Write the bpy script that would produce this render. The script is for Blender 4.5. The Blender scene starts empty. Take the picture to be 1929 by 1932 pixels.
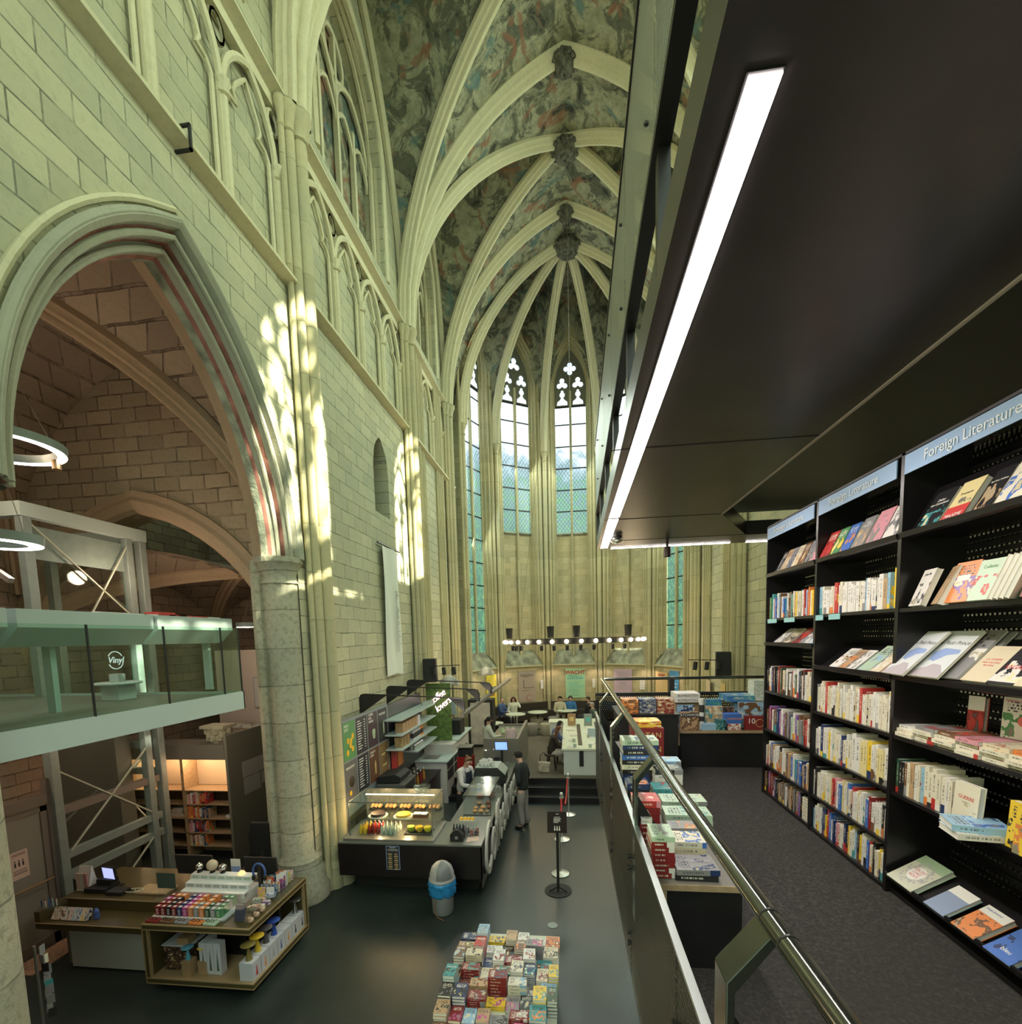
import bpy, math, random
from mathutils import Vector, Matrix, Euler
random.seed(7)
PI = math.pi
SC = bpy.context.scene
COL = SC.collection
R = math.radians
# ---------------------------------------------------------------- camera: wide lens, portrait frame whose lower quarter is cropped off
FPX, PX, PY, EYE = 910.0, 964.5, 1286.0, 4.4
YAW, PITCH, ROLL = R(6.96), R(-5.28), R(1.53)
CM = Matrix.Rotation(YAW, 3, 'Z') @ Matrix.Rotation(PITCH, 3, 'X') @ Matrix.Rotation(ROLL, 3, 'Y')
def ray(px, py): return CM @ Vector(((px-PX)/FPX, 1, -(py-PY)/FPX))
def ax(px, py, x): r = ray(px, py); t = x/r.x; return Vector((x, r.y*t, EYE+r.z*t))
def ay(px, py, y): r = ray(px, py); t = y/r.y; return Vector((r.x*t, y, EYE+r.z*t))
def az(px, py, z): r = ray(px, py); t = (z-EYE)/r.z; return Vector((r.x*t, r.y*t, z))
cam = bpy.data.cameras.new('camera'); camo = bpy.data.objects.new('camera', cam); COL.objects.link(camo)
camo.matrix_world = Matrix.Translation((0, 0, EYE)) @ (CM @ Matrix.Rotation(PI/2, 3, 'X')).to_4x4()
cam.sensor_fit = 'VERTICAL'; cam.sensor_height = 36; cam.lens = 36*FPX/1932
cam.shift_y = (PY-966)/1932; cam.clip_start = 0.02; cam.clip_end = 200
SC.camera = camo

# ---------------------------------------------------------------- materials
MATS = {}
def newmat(name):
    m = bpy.data.materials.new(name); m.use_nodes = True; nt = m.node_tree
    b = nt.nodes['Principled BSDF']; return m, nt, b
def M(name, col, rough=.6, metal=0, noise=0, nscale=8, emit=None, es=0, bump=0, bscale=60, spec=.5):
    if name in MATS: return MATS[name]
    m, nt, b = newmat(name)
    b.inputs['Base Color'].default_value = (*col, 1); b.inputs['Roughness'].default_value = rough; b.inputs['Metallic'].default_value = metal
    b.inputs['Specular IOR Level'].default_value = spec
    if noise:
        tc = nt.nodes.new('ShaderNodeTexCoord'); n = nt.nodes.new('ShaderNodeTexNoise'); n.inputs['Scale'].default_value = nscale; n.inputs['Detail'].default_value = 4
        nt.links.new(tc.outputs['Object'], n.inputs['Vector'])
        r = nt.nodes.new('ShaderNodeValToRGB'); r.color_ramp.elements[0].position = .3; r.color_ramp.elements[1].position = .7
        r.color_ramp.elements[0].color = (*[c*(1-noise) for c in col], 1); r.color_ramp.elements[1].color = (*[min(1, c*(1+noise)) for c in col], 1)
        nt.links.new(n.outputs['Fac'], r.inputs[0]); nt.links.new(r.outputs[0], b.inputs['Base Color'])
    if bump:
        tc = nt.nodes.new('ShaderNodeTexCoord'); n = nt.nodes.new('ShaderNodeTexNoise'); n.inputs['Scale'].default_value = bscale
        nt.links.new(tc.outputs['Object'], n.inputs['Vector']); bp = nt.nodes.new('ShaderNodeBump'); bp.inputs['Strength'].default_value = bump; bp.inputs['Distance'].default_value = .02
        nt.links.new(n.outputs['Fac'], bp.inputs['Height']); nt.links.new(bp.outputs[0], b.inputs['Normal'])
    if emit:
        b.inputs['Emission Color'].default_value = (*emit, 1); b.inputs['Emission Strength'].default_value = es
    MATS[name] = m; return m
def node(nt, t, **k):
    n = nt.nodes.new(t)
    for a, v in k.items(): setattr(n, a, v)
    return n
def math_(nt, op, a, b=None, c=None):
    n = nt.nodes.new('ShaderNodeMath'); n.operation = op
    for i, v in enumerate((a, b, c)):
        if v is None: continue
        if isinstance(v, (int, float)): n.inputs[i].default_value = v
        else: nt.links.new(v, n.inputs[i])
    return n.outputs[0]
def mixc(nt, f, a, b, mode='MIX'):
    n = nt.nodes.new('ShaderNodeMix'); n.data_type = 'RGBA'; n.blend_type = mode
    for s, v in ((n.inputs[0], f), (n.inputs[6], a), (n.inputs[7], b)):
        if isinstance(v, (int, float)): s.default_value = v
        elif isinstance(v, tuple): s.default_value = (*v, 1)
        else: nt.links.new(v, s)
    return n.outputs[2]
def ramp(nt, f, stops):
    r = nt.nodes.new('ShaderNodeValToRGB'); cr = r.color_ramp
    while len(cr.elements) < len(stops): cr.elements.new(.5)
    for e, (p, c) in zip(cr.elements, stops): e.position = p; e.color = (*c, 1) if isinstance(c, tuple) else (c, c, c, 1)
    nt.links.new(f, r.inputs[0]); return r.outputs[0]
def noise(nt, vec, scale, detail=4, rough=.55, dist=0):
    n = nt.nodes.new('ShaderNodeTexNoise'); n.inputs['Scale'].default_value = scale; n.inputs['Detail'].default_value = detail
    n.inputs['Roughness'].default_value = rough; n.inputs['Distortion'].default_value = dist
    nt.links.new(vec, n.inputs['Vector']); return n.outputs['Fac']
def stone(name, axis, c1, c2, mortar, bw=.62, bh=.27, mort=.008, stain=.35, brick=True, bump=.5, stains=(.30, .34, .27), mot=.35):
    """coursed limestone; axis says which world axes the courses run along"""
    m, nt, b = newmat(name)
    g = node(nt, 'ShaderNodeNewGeometry').outputs['Position']; s = node(nt, 'ShaderNodeSeparateXYZ'); nt.links.new(g, s.inputs[0])
    X, Y, Z = s.outputs
    cx = node(nt, 'ShaderNodeCombineXYZ')
    if axis == 'y': nt.links.new(Y, cx.inputs[0])
    elif axis == 'x': nt.links.new(X, cx.inputs[0])
    elif axis == 'apse':
        a = math_(nt, 'ARCTAN2', math_(nt, 'SUBTRACT', X, .3), math_(nt, 'SUBTRACT', Y, 18.8)); nt.links.new(math_(nt, 'MULTIPLY', a, 4.6), cx.inputs[0])
    else: nt.links.new(math_(nt, 'ADD', X, Y), cx.inputs[0])
    wob = noise(nt, g, 1.3, 2)
    nt.links.new(math_(nt, 'ADD', Z, math_(nt, 'MULTIPLY', wob, .05)), cx.inputs[1])
    big = noise(nt, g, .55, 5, .6); fine = noise(nt, g, 14, 5, .65); mid = noise(nt, g, 3.2, 5, .65)
    if brick:
        br = node(nt, 'ShaderNodeTexBrick'); nt.links.new(cx.outputs[0], br.inputs['Vector'])
        br.inputs['Scale'].default_value = 1; br.inputs['Brick Width'].default_value = bw; br.inputs['Row Height'].default_value = bh
        br.inputs['Mortar Size'].default_value = mort; br.inputs['Mortar Smooth'].default_value = .4; br.inputs['Bias'].default_value = 0
        br.inputs['Color1'].default_value = (*c1, 1); br.inputs['Color2'].default_value = (*c2, 1)
        mid2 = ramp(nt, mid, [(.42, mortar), (.62, tuple((a+b_)/2 for a, b_ in zip(c1, c2)))])
        nt.links.new(mid2, br.inputs['Mortar']); col = br.outputs['Color']; h = math_(nt, 'SUBTRACT', 1, br.outputs['Fac'])
    else:
        col = mixc(nt, mid, c1, c2); h = None
    col = mixc(nt, math_(nt, 'MULTIPLY', ramp(nt, big, [(.42, 0.), (.68, 1.)]), stain), col, stains)
    col = mixc(nt, math_(nt, 'MULTIPLY', ramp(nt, fine, [(.5, 0.), (.8 if mot < .5 else .62, 1.)]), mot), col, tuple(c*.55 for c in c2))
    nt.links.new(col, b.inputs['Base Color']); b.inputs['Roughness'].default_value = .85; b.inputs['Specular IOR Level'].default_value = .2
    bp = node(nt, 'ShaderNodeBump'); bp.inputs['Strength'].default_value = bump; bp.inputs['Distance'].default_value = .03
    hh = math_(nt, 'ADD', math_(nt, 'MULTIPLY', fine, .35), math_(nt, 'MULTIPLY', mid, .5))
    if h: hh = math_(nt, 'ADD', hh, h)
    nt.links.new(hh, bp.inputs['Height']); nt.links.new(bp.outputs[0], b.inputs['Normal'])
    MATS[name] = m; return m
LS1, LS2 = (.60, .57, .385), (.47, .45, .31)
st_left = stone('stone_left', 'y', LS1, LS2, (.19, .19, .135), .58, .27, .009, stain=.45, bump=.9)
st_apse = stone('stone_apse', 'apse', (.58, .50, .30), (.43, .37, .22), (.27, .24, .15), .55, .28, .007, .3)
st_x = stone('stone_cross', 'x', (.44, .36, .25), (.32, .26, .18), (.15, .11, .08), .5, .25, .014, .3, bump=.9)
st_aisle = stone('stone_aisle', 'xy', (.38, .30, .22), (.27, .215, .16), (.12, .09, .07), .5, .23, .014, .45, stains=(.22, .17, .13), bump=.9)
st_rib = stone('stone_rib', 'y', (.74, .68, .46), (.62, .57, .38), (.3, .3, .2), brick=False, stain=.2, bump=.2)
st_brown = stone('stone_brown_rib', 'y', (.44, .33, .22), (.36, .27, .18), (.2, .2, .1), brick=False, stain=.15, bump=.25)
st_pier = stone('stone_pier', 'y', (.50, .47, .35), (.42, .40, .29), (.26, .26, .20), 90, .62, .010, .6, bump=1, stains=(.27, .29, .24), mot=.5)
st_shaft = stone('stone_shaft', 'y', (.57, .51, .31), (.45, .40, .24), (.27, .26, .17), 3, .8, .008, .35, bump=.3)
M('red_paint', (.33, .14, .11), .8, noise=.4, nscale=5)
M('moss_stone', (.30, .32, .24), .9, noise=.5, nscale=4, bump=.6, bscale=12)
def vault_mat():
    m, nt, b = newmat('painted_vault')
    g = node(nt, 'ShaderNodeNewGeometry').outputs['Position']
    n1 = noise(nt, g, .8, 8, .68, .6); n2 = noise(nt, g, 1.7, 9, .72, .9); n3 = noise(nt, g, 5, 8, .75)
    mp = node(nt, 'ShaderNodeMapping'); mp.inputs['Location'].default_value = (7, 3, 11); nt.links.new(g, mp.inputs[0])
    n4 = noise(nt, mp.outputs[0], 1.1, 6, .6, 1.2); n5 = noise(nt, mp.outputs[0], .7, 5, .6, 1.5)
    base = ramp(nt, n3, [(.3, (.20, .205, .14)), (.5, (.33, .325, .225)), (.72, (.50, .48, .34))])
    base = mixc(nt, ramp(nt, n2, [(.48, 0.), (.54, .85)]), base, (.095, .10, .075))
    base = mixc(nt, ramp(nt, n4, [(.58, 0.), (.63, .75)]), base, (.28, .13, .08))
    base = mixc(nt, ramp(nt, n5, [(.58, 0.), (.64, .75)]), base, (.11, .20, .20))
    base = mixc(nt, ramp(nt, n1, [(.32, .8), (.42, 0.)]), base, (.40, .36, .24))
    base = mixc(nt, ramp(nt, n2, [(.595, 0.), (.63, .92)]), base, (.045, .05, .045))
    nt.links.new(base, b.inputs['Base Color']); b.inputs['Roughness'].default_value = .9; b.inputs['Specular IOR Level'].default_value = .15
    MATS['painted_vault'] = m; return m
vault_mat()
def floor_mat():
    m, nt, b = newmat('dark_screed')
    g = node(nt, 'ShaderNodeNewGeometry').outputs['Position']
    n1 = noise(nt, g, .8, 6, .6, .5); n2 = noise(nt, g, 7, 5, .7)
    c = ramp(nt, n1, [(.3, (.013, .018, .017)), (.7, (.030, .041, .038))])
    c = mixc(nt, math_(nt, 'MULTIPLY', ramp(nt, n2, [(.6, 0.), (.75, 1.)]), .25), c, (.09, .10, .09))
    s = node(nt, 'ShaderNodeSeparateXYZ'); nt.links.new(g, s.inputs[0])
    for o, per, off in ((0, 2.4, .55), (1, 3.1, 1.05)):   # joints between the screed fields
        w = math_(nt, 'ABSOLUTE', math_(nt, 'SUBTRACT', math_(nt, 'MODULO', math_(nt, 'ADD', s.outputs[o], 24+off), per), per/2))
        c = mixc(nt, math_(nt, 'MULTIPLY', math_(nt, 'LESS_THAN', w, .006), .7), c, (.01, .012, .012))
    nt.links.new(c, b.inputs['Base Color'])
    nt.links.new(ramp(nt, n1, [(.3, .30), (.7, .44)]), b.inputs['Roughness'])
    MATS['screed'] = m
floor_mat()
def carpet(name, c, sc=90):
    m, nt, b = newmat(name)
    g = node(nt, 'ShaderNodeNewGeometry').outputs['Position']; n = noise(nt, g, sc, 3, .8); n2 = noise(nt, g, 1.2, 3)
    cc = ramp(nt, n, [(.35, tuple(x*.45 for x in c)), (.52, c), (.7, tuple(x*2.2 for x in c))]); nt.links.new(mixc(nt, n2, cc, tuple(x*.8 for x in c)), b.inputs['Base Color'])
    b.inputs['Roughness'].default_value = .95; b.inputs['Specular IOR Level'].default_value = .1; MATS[name] = m; return m
carpet('carpet', (.050, .048, .045), 55); carpet('platform', (.14, .125, .10), 30)
M('black_steel', (.011, .010, .011), .42, .0, noise=.3, nscale=6)
M('black_gloss', (.010, .009, .010), .28)
M('ceiling_panel', (.035, .030, .030), .33, noise=.25, nscale=2)
M('white_paint', (.62, .63, .62), .5); M('white_gloss', (.75, .76, .74), .25); M('board_white', (.55, .53, .50), .6)
M('steel_grey', (.26, .31, .29), .5, .2, noise=.08); M('steel_pale', (.46, .55, .52), .5, .05); M('steel_brown', (.20, .17, .145), .55, .2)
M('chrome', (.75, .75, .74), .22, 1); M('brushed', (.35, .34, .33), .35, .8); M('rail_steel', (.14, .15, .13), .16, .9)
M('strip_steel', (.45, .50, .48), .28, .9); M('brass', (.36, .24, .12), .35, .7)
M('ply_edge', (.38, .27, .16), .6, noise=.15, nscale=20); M('olive_laminate', (.085, .065, .025), .38); M('edge_wood', (.33, .23, .12), .5)
M('dark_lam', (.014, .010, .010), .35); M('counter_top', (.15, .16, .14), .3); M('dark_wood', (.05, .035, .02), .5)
M('grey_lam', (.17, .16, .14), .5); M('cream_lit', (.62, .50, .36), .6); M('cardboard', (.36, .23, .12), .7, noise=.1); M('paper', (.72, .71, .68), .7)
M('rubber', (.012, .012, .012), .7); M('leather', (.04, .032, .025), .45); M('grey_fabric', (.24, .23, .20), .9, noise=.12, nscale=30)
M('red_rope', (.42, .03, .03), .6); M('bag_blue', (.03, .27, .62), .35); M('bin_grey', (.30, .31, .33), .4); M('bin_lid', (.42, .42, .43), .35); M('bin_flap', (.20, .21, .22), .3)
M('sign_blue', (.22, .36, .56), .4); M('sign_text', (.68, .72, .74), .5); M('copper', (.5, .25, .12), .3, .6)
M('lamp_white', (1, 1, 1), .5, emit=(1, .90, .86), es=16); M('ring_white', (1, 1, 1), .5, emit=(1, .93, .88), es=13)
M('bulb', (1, 1, 1), .5, emit=(1, .80, .50), es=14); M('neon', (1, .6, .7), .5, emit=(1, .70, .74), es=1.6); M('neon_white', (.9, .9, .9), .5, emit=(.85, .95, .95), es=.35)
M('warm_led', (1, .8, .6), .5, emit=(1, .72, .42), es=10); M('screen_blue', (.3, .35, .7), .3, emit=(.42, .46, .85), es=.9); M('screen_cash', (.1, .2, .6), .3, emit=(.15, .28, .8), es=1.1)
M('led_green', (0, .5, .1), .5, emit=(.1, 1, .3), es=3)
M('leafgreen', (.10, .17, .04), .8, noise=.5, nscale=10)
def glass(name, tint, alpha=.12, rough=.02):
    m, nt, b = newmat(name); nt.nodes.remove(b); o = nt.nodes['Material Output']
    t = node(nt, 'ShaderNodeBsdfTransparent'); t.inputs[0].default_value = (*tint, 1)
    g = node(nt, 'ShaderNodeBsdfGlossy'); g.inputs['Roughness'].default_value = rough; g.inputs[0].default_value = (.9, 1, .97, 1)
    f = node(nt, 'ShaderNodeLayerWeight'); f.inputs[0].default_value = .5
    mx = node(nt, 'ShaderNodeMixShader'); nt.links.new(math_(nt, 'ADD', math_(nt, 'MULTIPLY', math_(nt, 'POWER', f.outputs['Facing'], 3), .40), alpha), mx.inputs[0]); nt.links.new(t.outputs[0], mx.inputs[1]); nt.links.new(g.outputs[0], mx.inputs[2])
    nt.links.new(mx.outputs[0], o.inputs['Surface']); MATS[name] = m; return m
glass('clear_glass', (.93, .98, .96), .02, .06); glass('balcony_glass', (.80, .93, .88), .05, .04); glass('edge_glass', (.35, .55, .5), .2); glass('acrylic', (.96, .97, .98), .03, .2)
def window_glass():
    """leaded obscured glass with daylight behind it: sky above, neighbouring roofs and trees lower down"""
    m, nt, b = newmat('leaded_glass')
    g = node(nt, 'ShaderNodeNewGeometry').outputs['Position']; s = node(nt, 'ShaderNodeSeparateXYZ'); nt.links.new(g, s.inputs[0])
    n1 = noise(nt, g, 1.1, 5, .6, .6); n2 = noise(nt, g, 6, 4, .7)
    # diamond leading
    u = math_(nt, 'MULTIPLY', math_(nt, 'ARCTAN2', math_(nt, 'SUBTRACT', s.outputs[0], .3), math_(nt, 'SUBTRACT', s.outputs[1], 18.8)), 4.6); v = s.outputs[2]
    def line(e):
        t = math_(nt, 'FRACT', math_(nt, 'MULTIPLY', e, 6.5)); return math_(nt, 'GREATER_THAN', math_(nt, 'ABSOLUTE', math_(nt, 'SUBTRACT', t, .5)), .40)
    ld = math_(nt, 'MAXIMUM', line(math_(nt, 'ADD', u, math_(nt, 'MULTIPLY', v, .7))), line(math_(nt, 'SUBTRACT', u, math_(nt, 'MULTIPLY', v, .7))))
    zz = math_(nt, 'ADD', v, math_(nt, 'MULTIPLY', math_(nt, 'SUBTRACT', n1, .5), 3.5))
    k = math_(nt, 'DIVIDE', math_(nt, 'SUBTRACT', zz, 3), 14)
    sky = ramp(nt, k, [(.0, (.03, .10, .06)), (.22, (.05, .14, .10)), (.42, (.10, .19, .17)), (.62, (.17, .27, .30)), (.68, (.30, .40, .46)), (.72, (.85, 1.0, 1.05)), (.93, (.85, 1.0, 1.1)), (1., (.55, .85, 1.1))])
    sky = mixc(nt, math_(nt, 'MULTIPLY', ramp(nt, n2, [(.45, 0.), (.65, 1.)]), math_(nt, 'LESS_THAN', k, .62)), sky, (.12, .30, .14))
    e = mixc(nt, math_(nt, 'MULTIPLY', ld, math_(nt, 'ADD', .35, math_(nt, 'MULTIPLY', math_(nt, 'LESS_THAN', k, .66), .35))), sky, (.03, .05, .05))
    b.inputs['Base Color'].default_value = (.05, .07, .07, 1); b.inputs['Roughness'].default_value = .2
    nt.links.new(e, b.inputs['Emission Color']); b.inputs['Emission Strength'].default_value = 1.5
    MATS['leaded_glass'] = m
window_glass()
def mesh_mat(name, col, sc, hole=.38):
    """perforated steel sheet: round holes through the sheet"""
    m, nt, b = newmat(name); b.inputs['Base Color'].default_value = (*col, 1); b.inputs['Roughness'].default_value = .4; b.inputs['Metallic'].default_value = .6
    g = node(nt, 'ShaderNodeNewGeometry').outputs['Position']; s = node(nt, 'ShaderNodeSeparateXYZ'); nt.links.new(g, s.inputs[0])
    u = math_(nt, 'MULTIPLY', math_(nt, 'ADD', s.outputs[0], s.outputs[1]), sc); v = math_(nt, 'MULTIPLY', s.outputs[2], sc)
    row = math_(nt, 'FLOOR', v); uu = math_(nt, 'ADD', u, math_(nt, 'MULTIPLY', math_(nt, 'MODULO', row, 2), .5))
    fu = math_(nt, 'SUBTRACT', math_(nt, 'FRACT', uu), .5); fv = math_(nt, 'SUBTRACT', math_(nt, 'FRACT', v), .5)
    d = math_(nt, 'SQRT', math_(nt, 'ADD', math_(nt, 'MULTIPLY', fu, fu), math_(nt, 'MULTIPLY', fv, fv)))
    nt.links.new(math_(nt, 'GREATER_THAN', d, hole), b.inputs['Alpha']); MATS[name] = m; return m
mesh_mat('perf_steel', (.085, .085, .07), 42, .34); mesh_mat('perf_black', (.012, .012, .012), 34, .36); mesh_mat('perf_upper', (.30, .33, .31), 45, .30)
def book_mat(name='book_cover', many=False, letters=True):
    m, nt, b = newmat(name)
    if many:
        def A(n): q = node(nt, 'ShaderNodeAttribute'); q.attribute_type = 'GEOMETRY'; q.attribute_name = n; return q
        bc, gen, rnd, at = A('bcol').outputs['Color'], A('bgen').outputs['Vector'], A('brnd').outputs['Fac'], A('bacc')
    else:
        oi = node(nt, 'ShaderNodeObjectInfo'); at = node(nt, 'ShaderNodeAttribute'); at.attribute_type = 'OBJECT'; at.attribute_name = 'accent'
        bc, rnd = oi.outputs['Color'], oi.outputs['Random']; gen = node(nt, 'ShaderNodeTexCoord').outputs['Generated']
    s = node(nt, 'ShaderNodeSeparateXYZ'); nt.links.new(gen, s.inputs[0]); x, y, z = s.outputs
    n = node(nt, 'ShaderNodeTexNoise', noise_dimensions='4D'); nt.links.new(gen, n.inputs['Vector']); n.inputs['Scale'].default_value = 3.2; n.inputs['Detail'].default_value = 3
    nt.links.new(math_(nt, 'MULTIPLY', rnd, 60), n.inputs['W'])
    topf = math_(nt, 'GREATER_THAN', z, .97)
    art = math_(nt, 'MULTIPLY', math_(nt, 'GREATER_THAN', n.outputs['Fac'], .52), math_(nt, 'MULTIPLY', math_(nt, 'LESS_THAN', y, .62), math_(nt, 'GREATER_THAN', y, .06)))
    col = mixc(nt, math_(nt, 'MULTIPLY', art, topf), bc, at.outputs['Color'])
    art2 = math_(nt, 'MULTIPLY', math_(nt, 'GREATER_THAN', n.outputs['Fac'], .60), math_(nt, 'LESS_THAN', y, .55))
    col = mixc(nt, math_(nt, 'MULTIPLY', art2, topf), col, mixc(nt, rnd, (.85, .75, .45), (.08, .08, .10)))
    # lines of lettering: rows of short marks
    cm = node(nt, 'ShaderNodeCombineXYZ'); nt.links.new(math_(nt, 'MULTIPLY', x, 14), cm.inputs[0]); nt.links.new(math_(nt, 'FLOOR', math_(nt, 'MULTIPLY', y, 13)), cm.inputs[1]); nt.links.new(math_(nt, 'MULTIPLY', rnd, 40), cm.inputs[2])
    wn = node(nt, 'ShaderNodeTexNoise'); nt.links.new(cm.outputs[0], wn.inputs['Vector']); wn.inputs['Scale'].default_value = 1.6; wn.inputs['Detail'].default_value = 1
    rowf = math_(nt, 'FRACT', math_(nt, 'MULTIPLY', y, 13))
    lt = math_(nt, 'MULTIPLY', math_(nt, 'GREATER_THAN', wn.outputs['Fac'], .5), math_(nt, 'MULTIPLY', math_(nt, 'GREATER_THAN', rowf, .35), math_(nt, 'GREATER_THAN', y, .66)))
    lt = math_(nt, 'MULTIPLY', lt, math_(nt, 'MULTIPLY', math_(nt, 'LESS_THAN', y, .9), math_(nt, 'LESS_THAN', math_(nt, 'ABSOLUTE', math_(nt, 'SUBTRACT', x, .5)), .36)))
    if not letters: lt = math_(nt, 'MULTIPLY', lt, 0)
    lum = node(nt, 'ShaderNodeRGBToBW'); nt.links.new(bc, lum.inputs[0])
    ink = mixc(nt, math_(nt, 'LESS_THAN', lum.outputs[0], .22), (.04, .035, .05), (.85, .82, .70))
    col = mixc(nt, math_(nt, 'MULTIPLY', lt, topf), col, ink)
    # spine: small vertical title and a colour band on some
    sp = math_(nt, 'LESS_THAN', x, .012); cm2 = node(nt, 'ShaderNodeCombineXYZ'); nt.links.new(math_(nt, 'MULTIPLY', y, 30), cm2.inputs[0]); nt.links.new(math_(nt, 'MULTIPLY', rnd, 77), cm2.inputs[1])
    wn2 = node(nt, 'ShaderNodeTexNoise'); nt.links.new(cm2.outputs[0], wn2.inputs['Vector']); wn2.inputs['Scale'].default_value = 1.3
    t2 = math_(nt, 'MULTIPLY', math_(nt, 'GREATER_THAN', wn2.outputs['Fac'], .5), math_(nt, 'LESS_THAN', math_(nt, 'ABSOLUTE', math_(nt, 'SUBTRACT', z, .5)), .16))
    t2 = math_(nt, 'MULTIPLY', t2, math_(nt, 'MULTIPLY', math_(nt, 'GREATER_THAN', y, math_(nt, 'ADD', .25, math_(nt, 'MULTIPLY', rnd, .25))), math_(nt, 'LESS_THAN', y, .86)))
    band = math_(nt, 'MULTIPLY', math_(nt, 'LESS_THAN', y, math_(nt, 'ADD', .1, math_(nt, 'MULTIPLY', rnd, .25))), math_(nt, 'GREATER_THAN', math_(nt, 'FRACT', math_(nt, 'MULTIPLY', rnd, 7)), .62))
    sc_ = mixc(nt, band, bc, at.outputs['Color']); sc_ = mixc(nt, math_(nt, 'MULTIPLY', t2, .75), sc_, ink)
    col = mixc(nt, sp, col, sc_)
    nt.links.new(col, b.inputs['Base Color']); b.inputs['Roughness'].default_value = .35; MATS[name] = m
book_mat(); book_mat('book_cover_many', True); book_mat('book_cover_plain', False, False)
def tint_mat(name, rough=.5, art=False):
    m, nt, b = newmat(name); oi = node(nt, 'ShaderNodeObjectInfo'); c = oi.outputs['Color']
    if art:
        at = node(nt, 'ShaderNodeAttribute'); at.attribute_type = 'OBJECT'; at.attribute_name = 'accent'
        tc = node(nt, 'ShaderNodeTexCoord'); n = node(nt, 'ShaderNodeTexNoise', noise_dimensions='4D'); nt.links.new(tc.outputs['Generated'], n.inputs['Vector']); n.inputs['Scale'].default_value = 4; n.inputs['Detail'].default_value = 4
        nt.links.new(math_(nt, 'MULTIPLY', oi.outputs['Random'], 60), n.inputs['W'])
        c = mixc(nt, ramp(nt, n.outputs['Fac'], [(.47, 0.), (.5, 1.)]), c, at.outputs['Color'])
        c = mixc(nt, ramp(nt, n.outputs['Fac'], [(.60, 0.), (.62, .9)]), c, (.75, .68, .5))
    nt.links.new(c, b.inputs['Base Color']); b.inputs['Roughness'].default_value = rough; MATS[name] = m
tint_mat('tinted'); tint_mat('printed', .35, True); tint_mat('cloth_tint', .9)
def mt(x): return x if not isinstance(x, str) else MATS[x]

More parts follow.
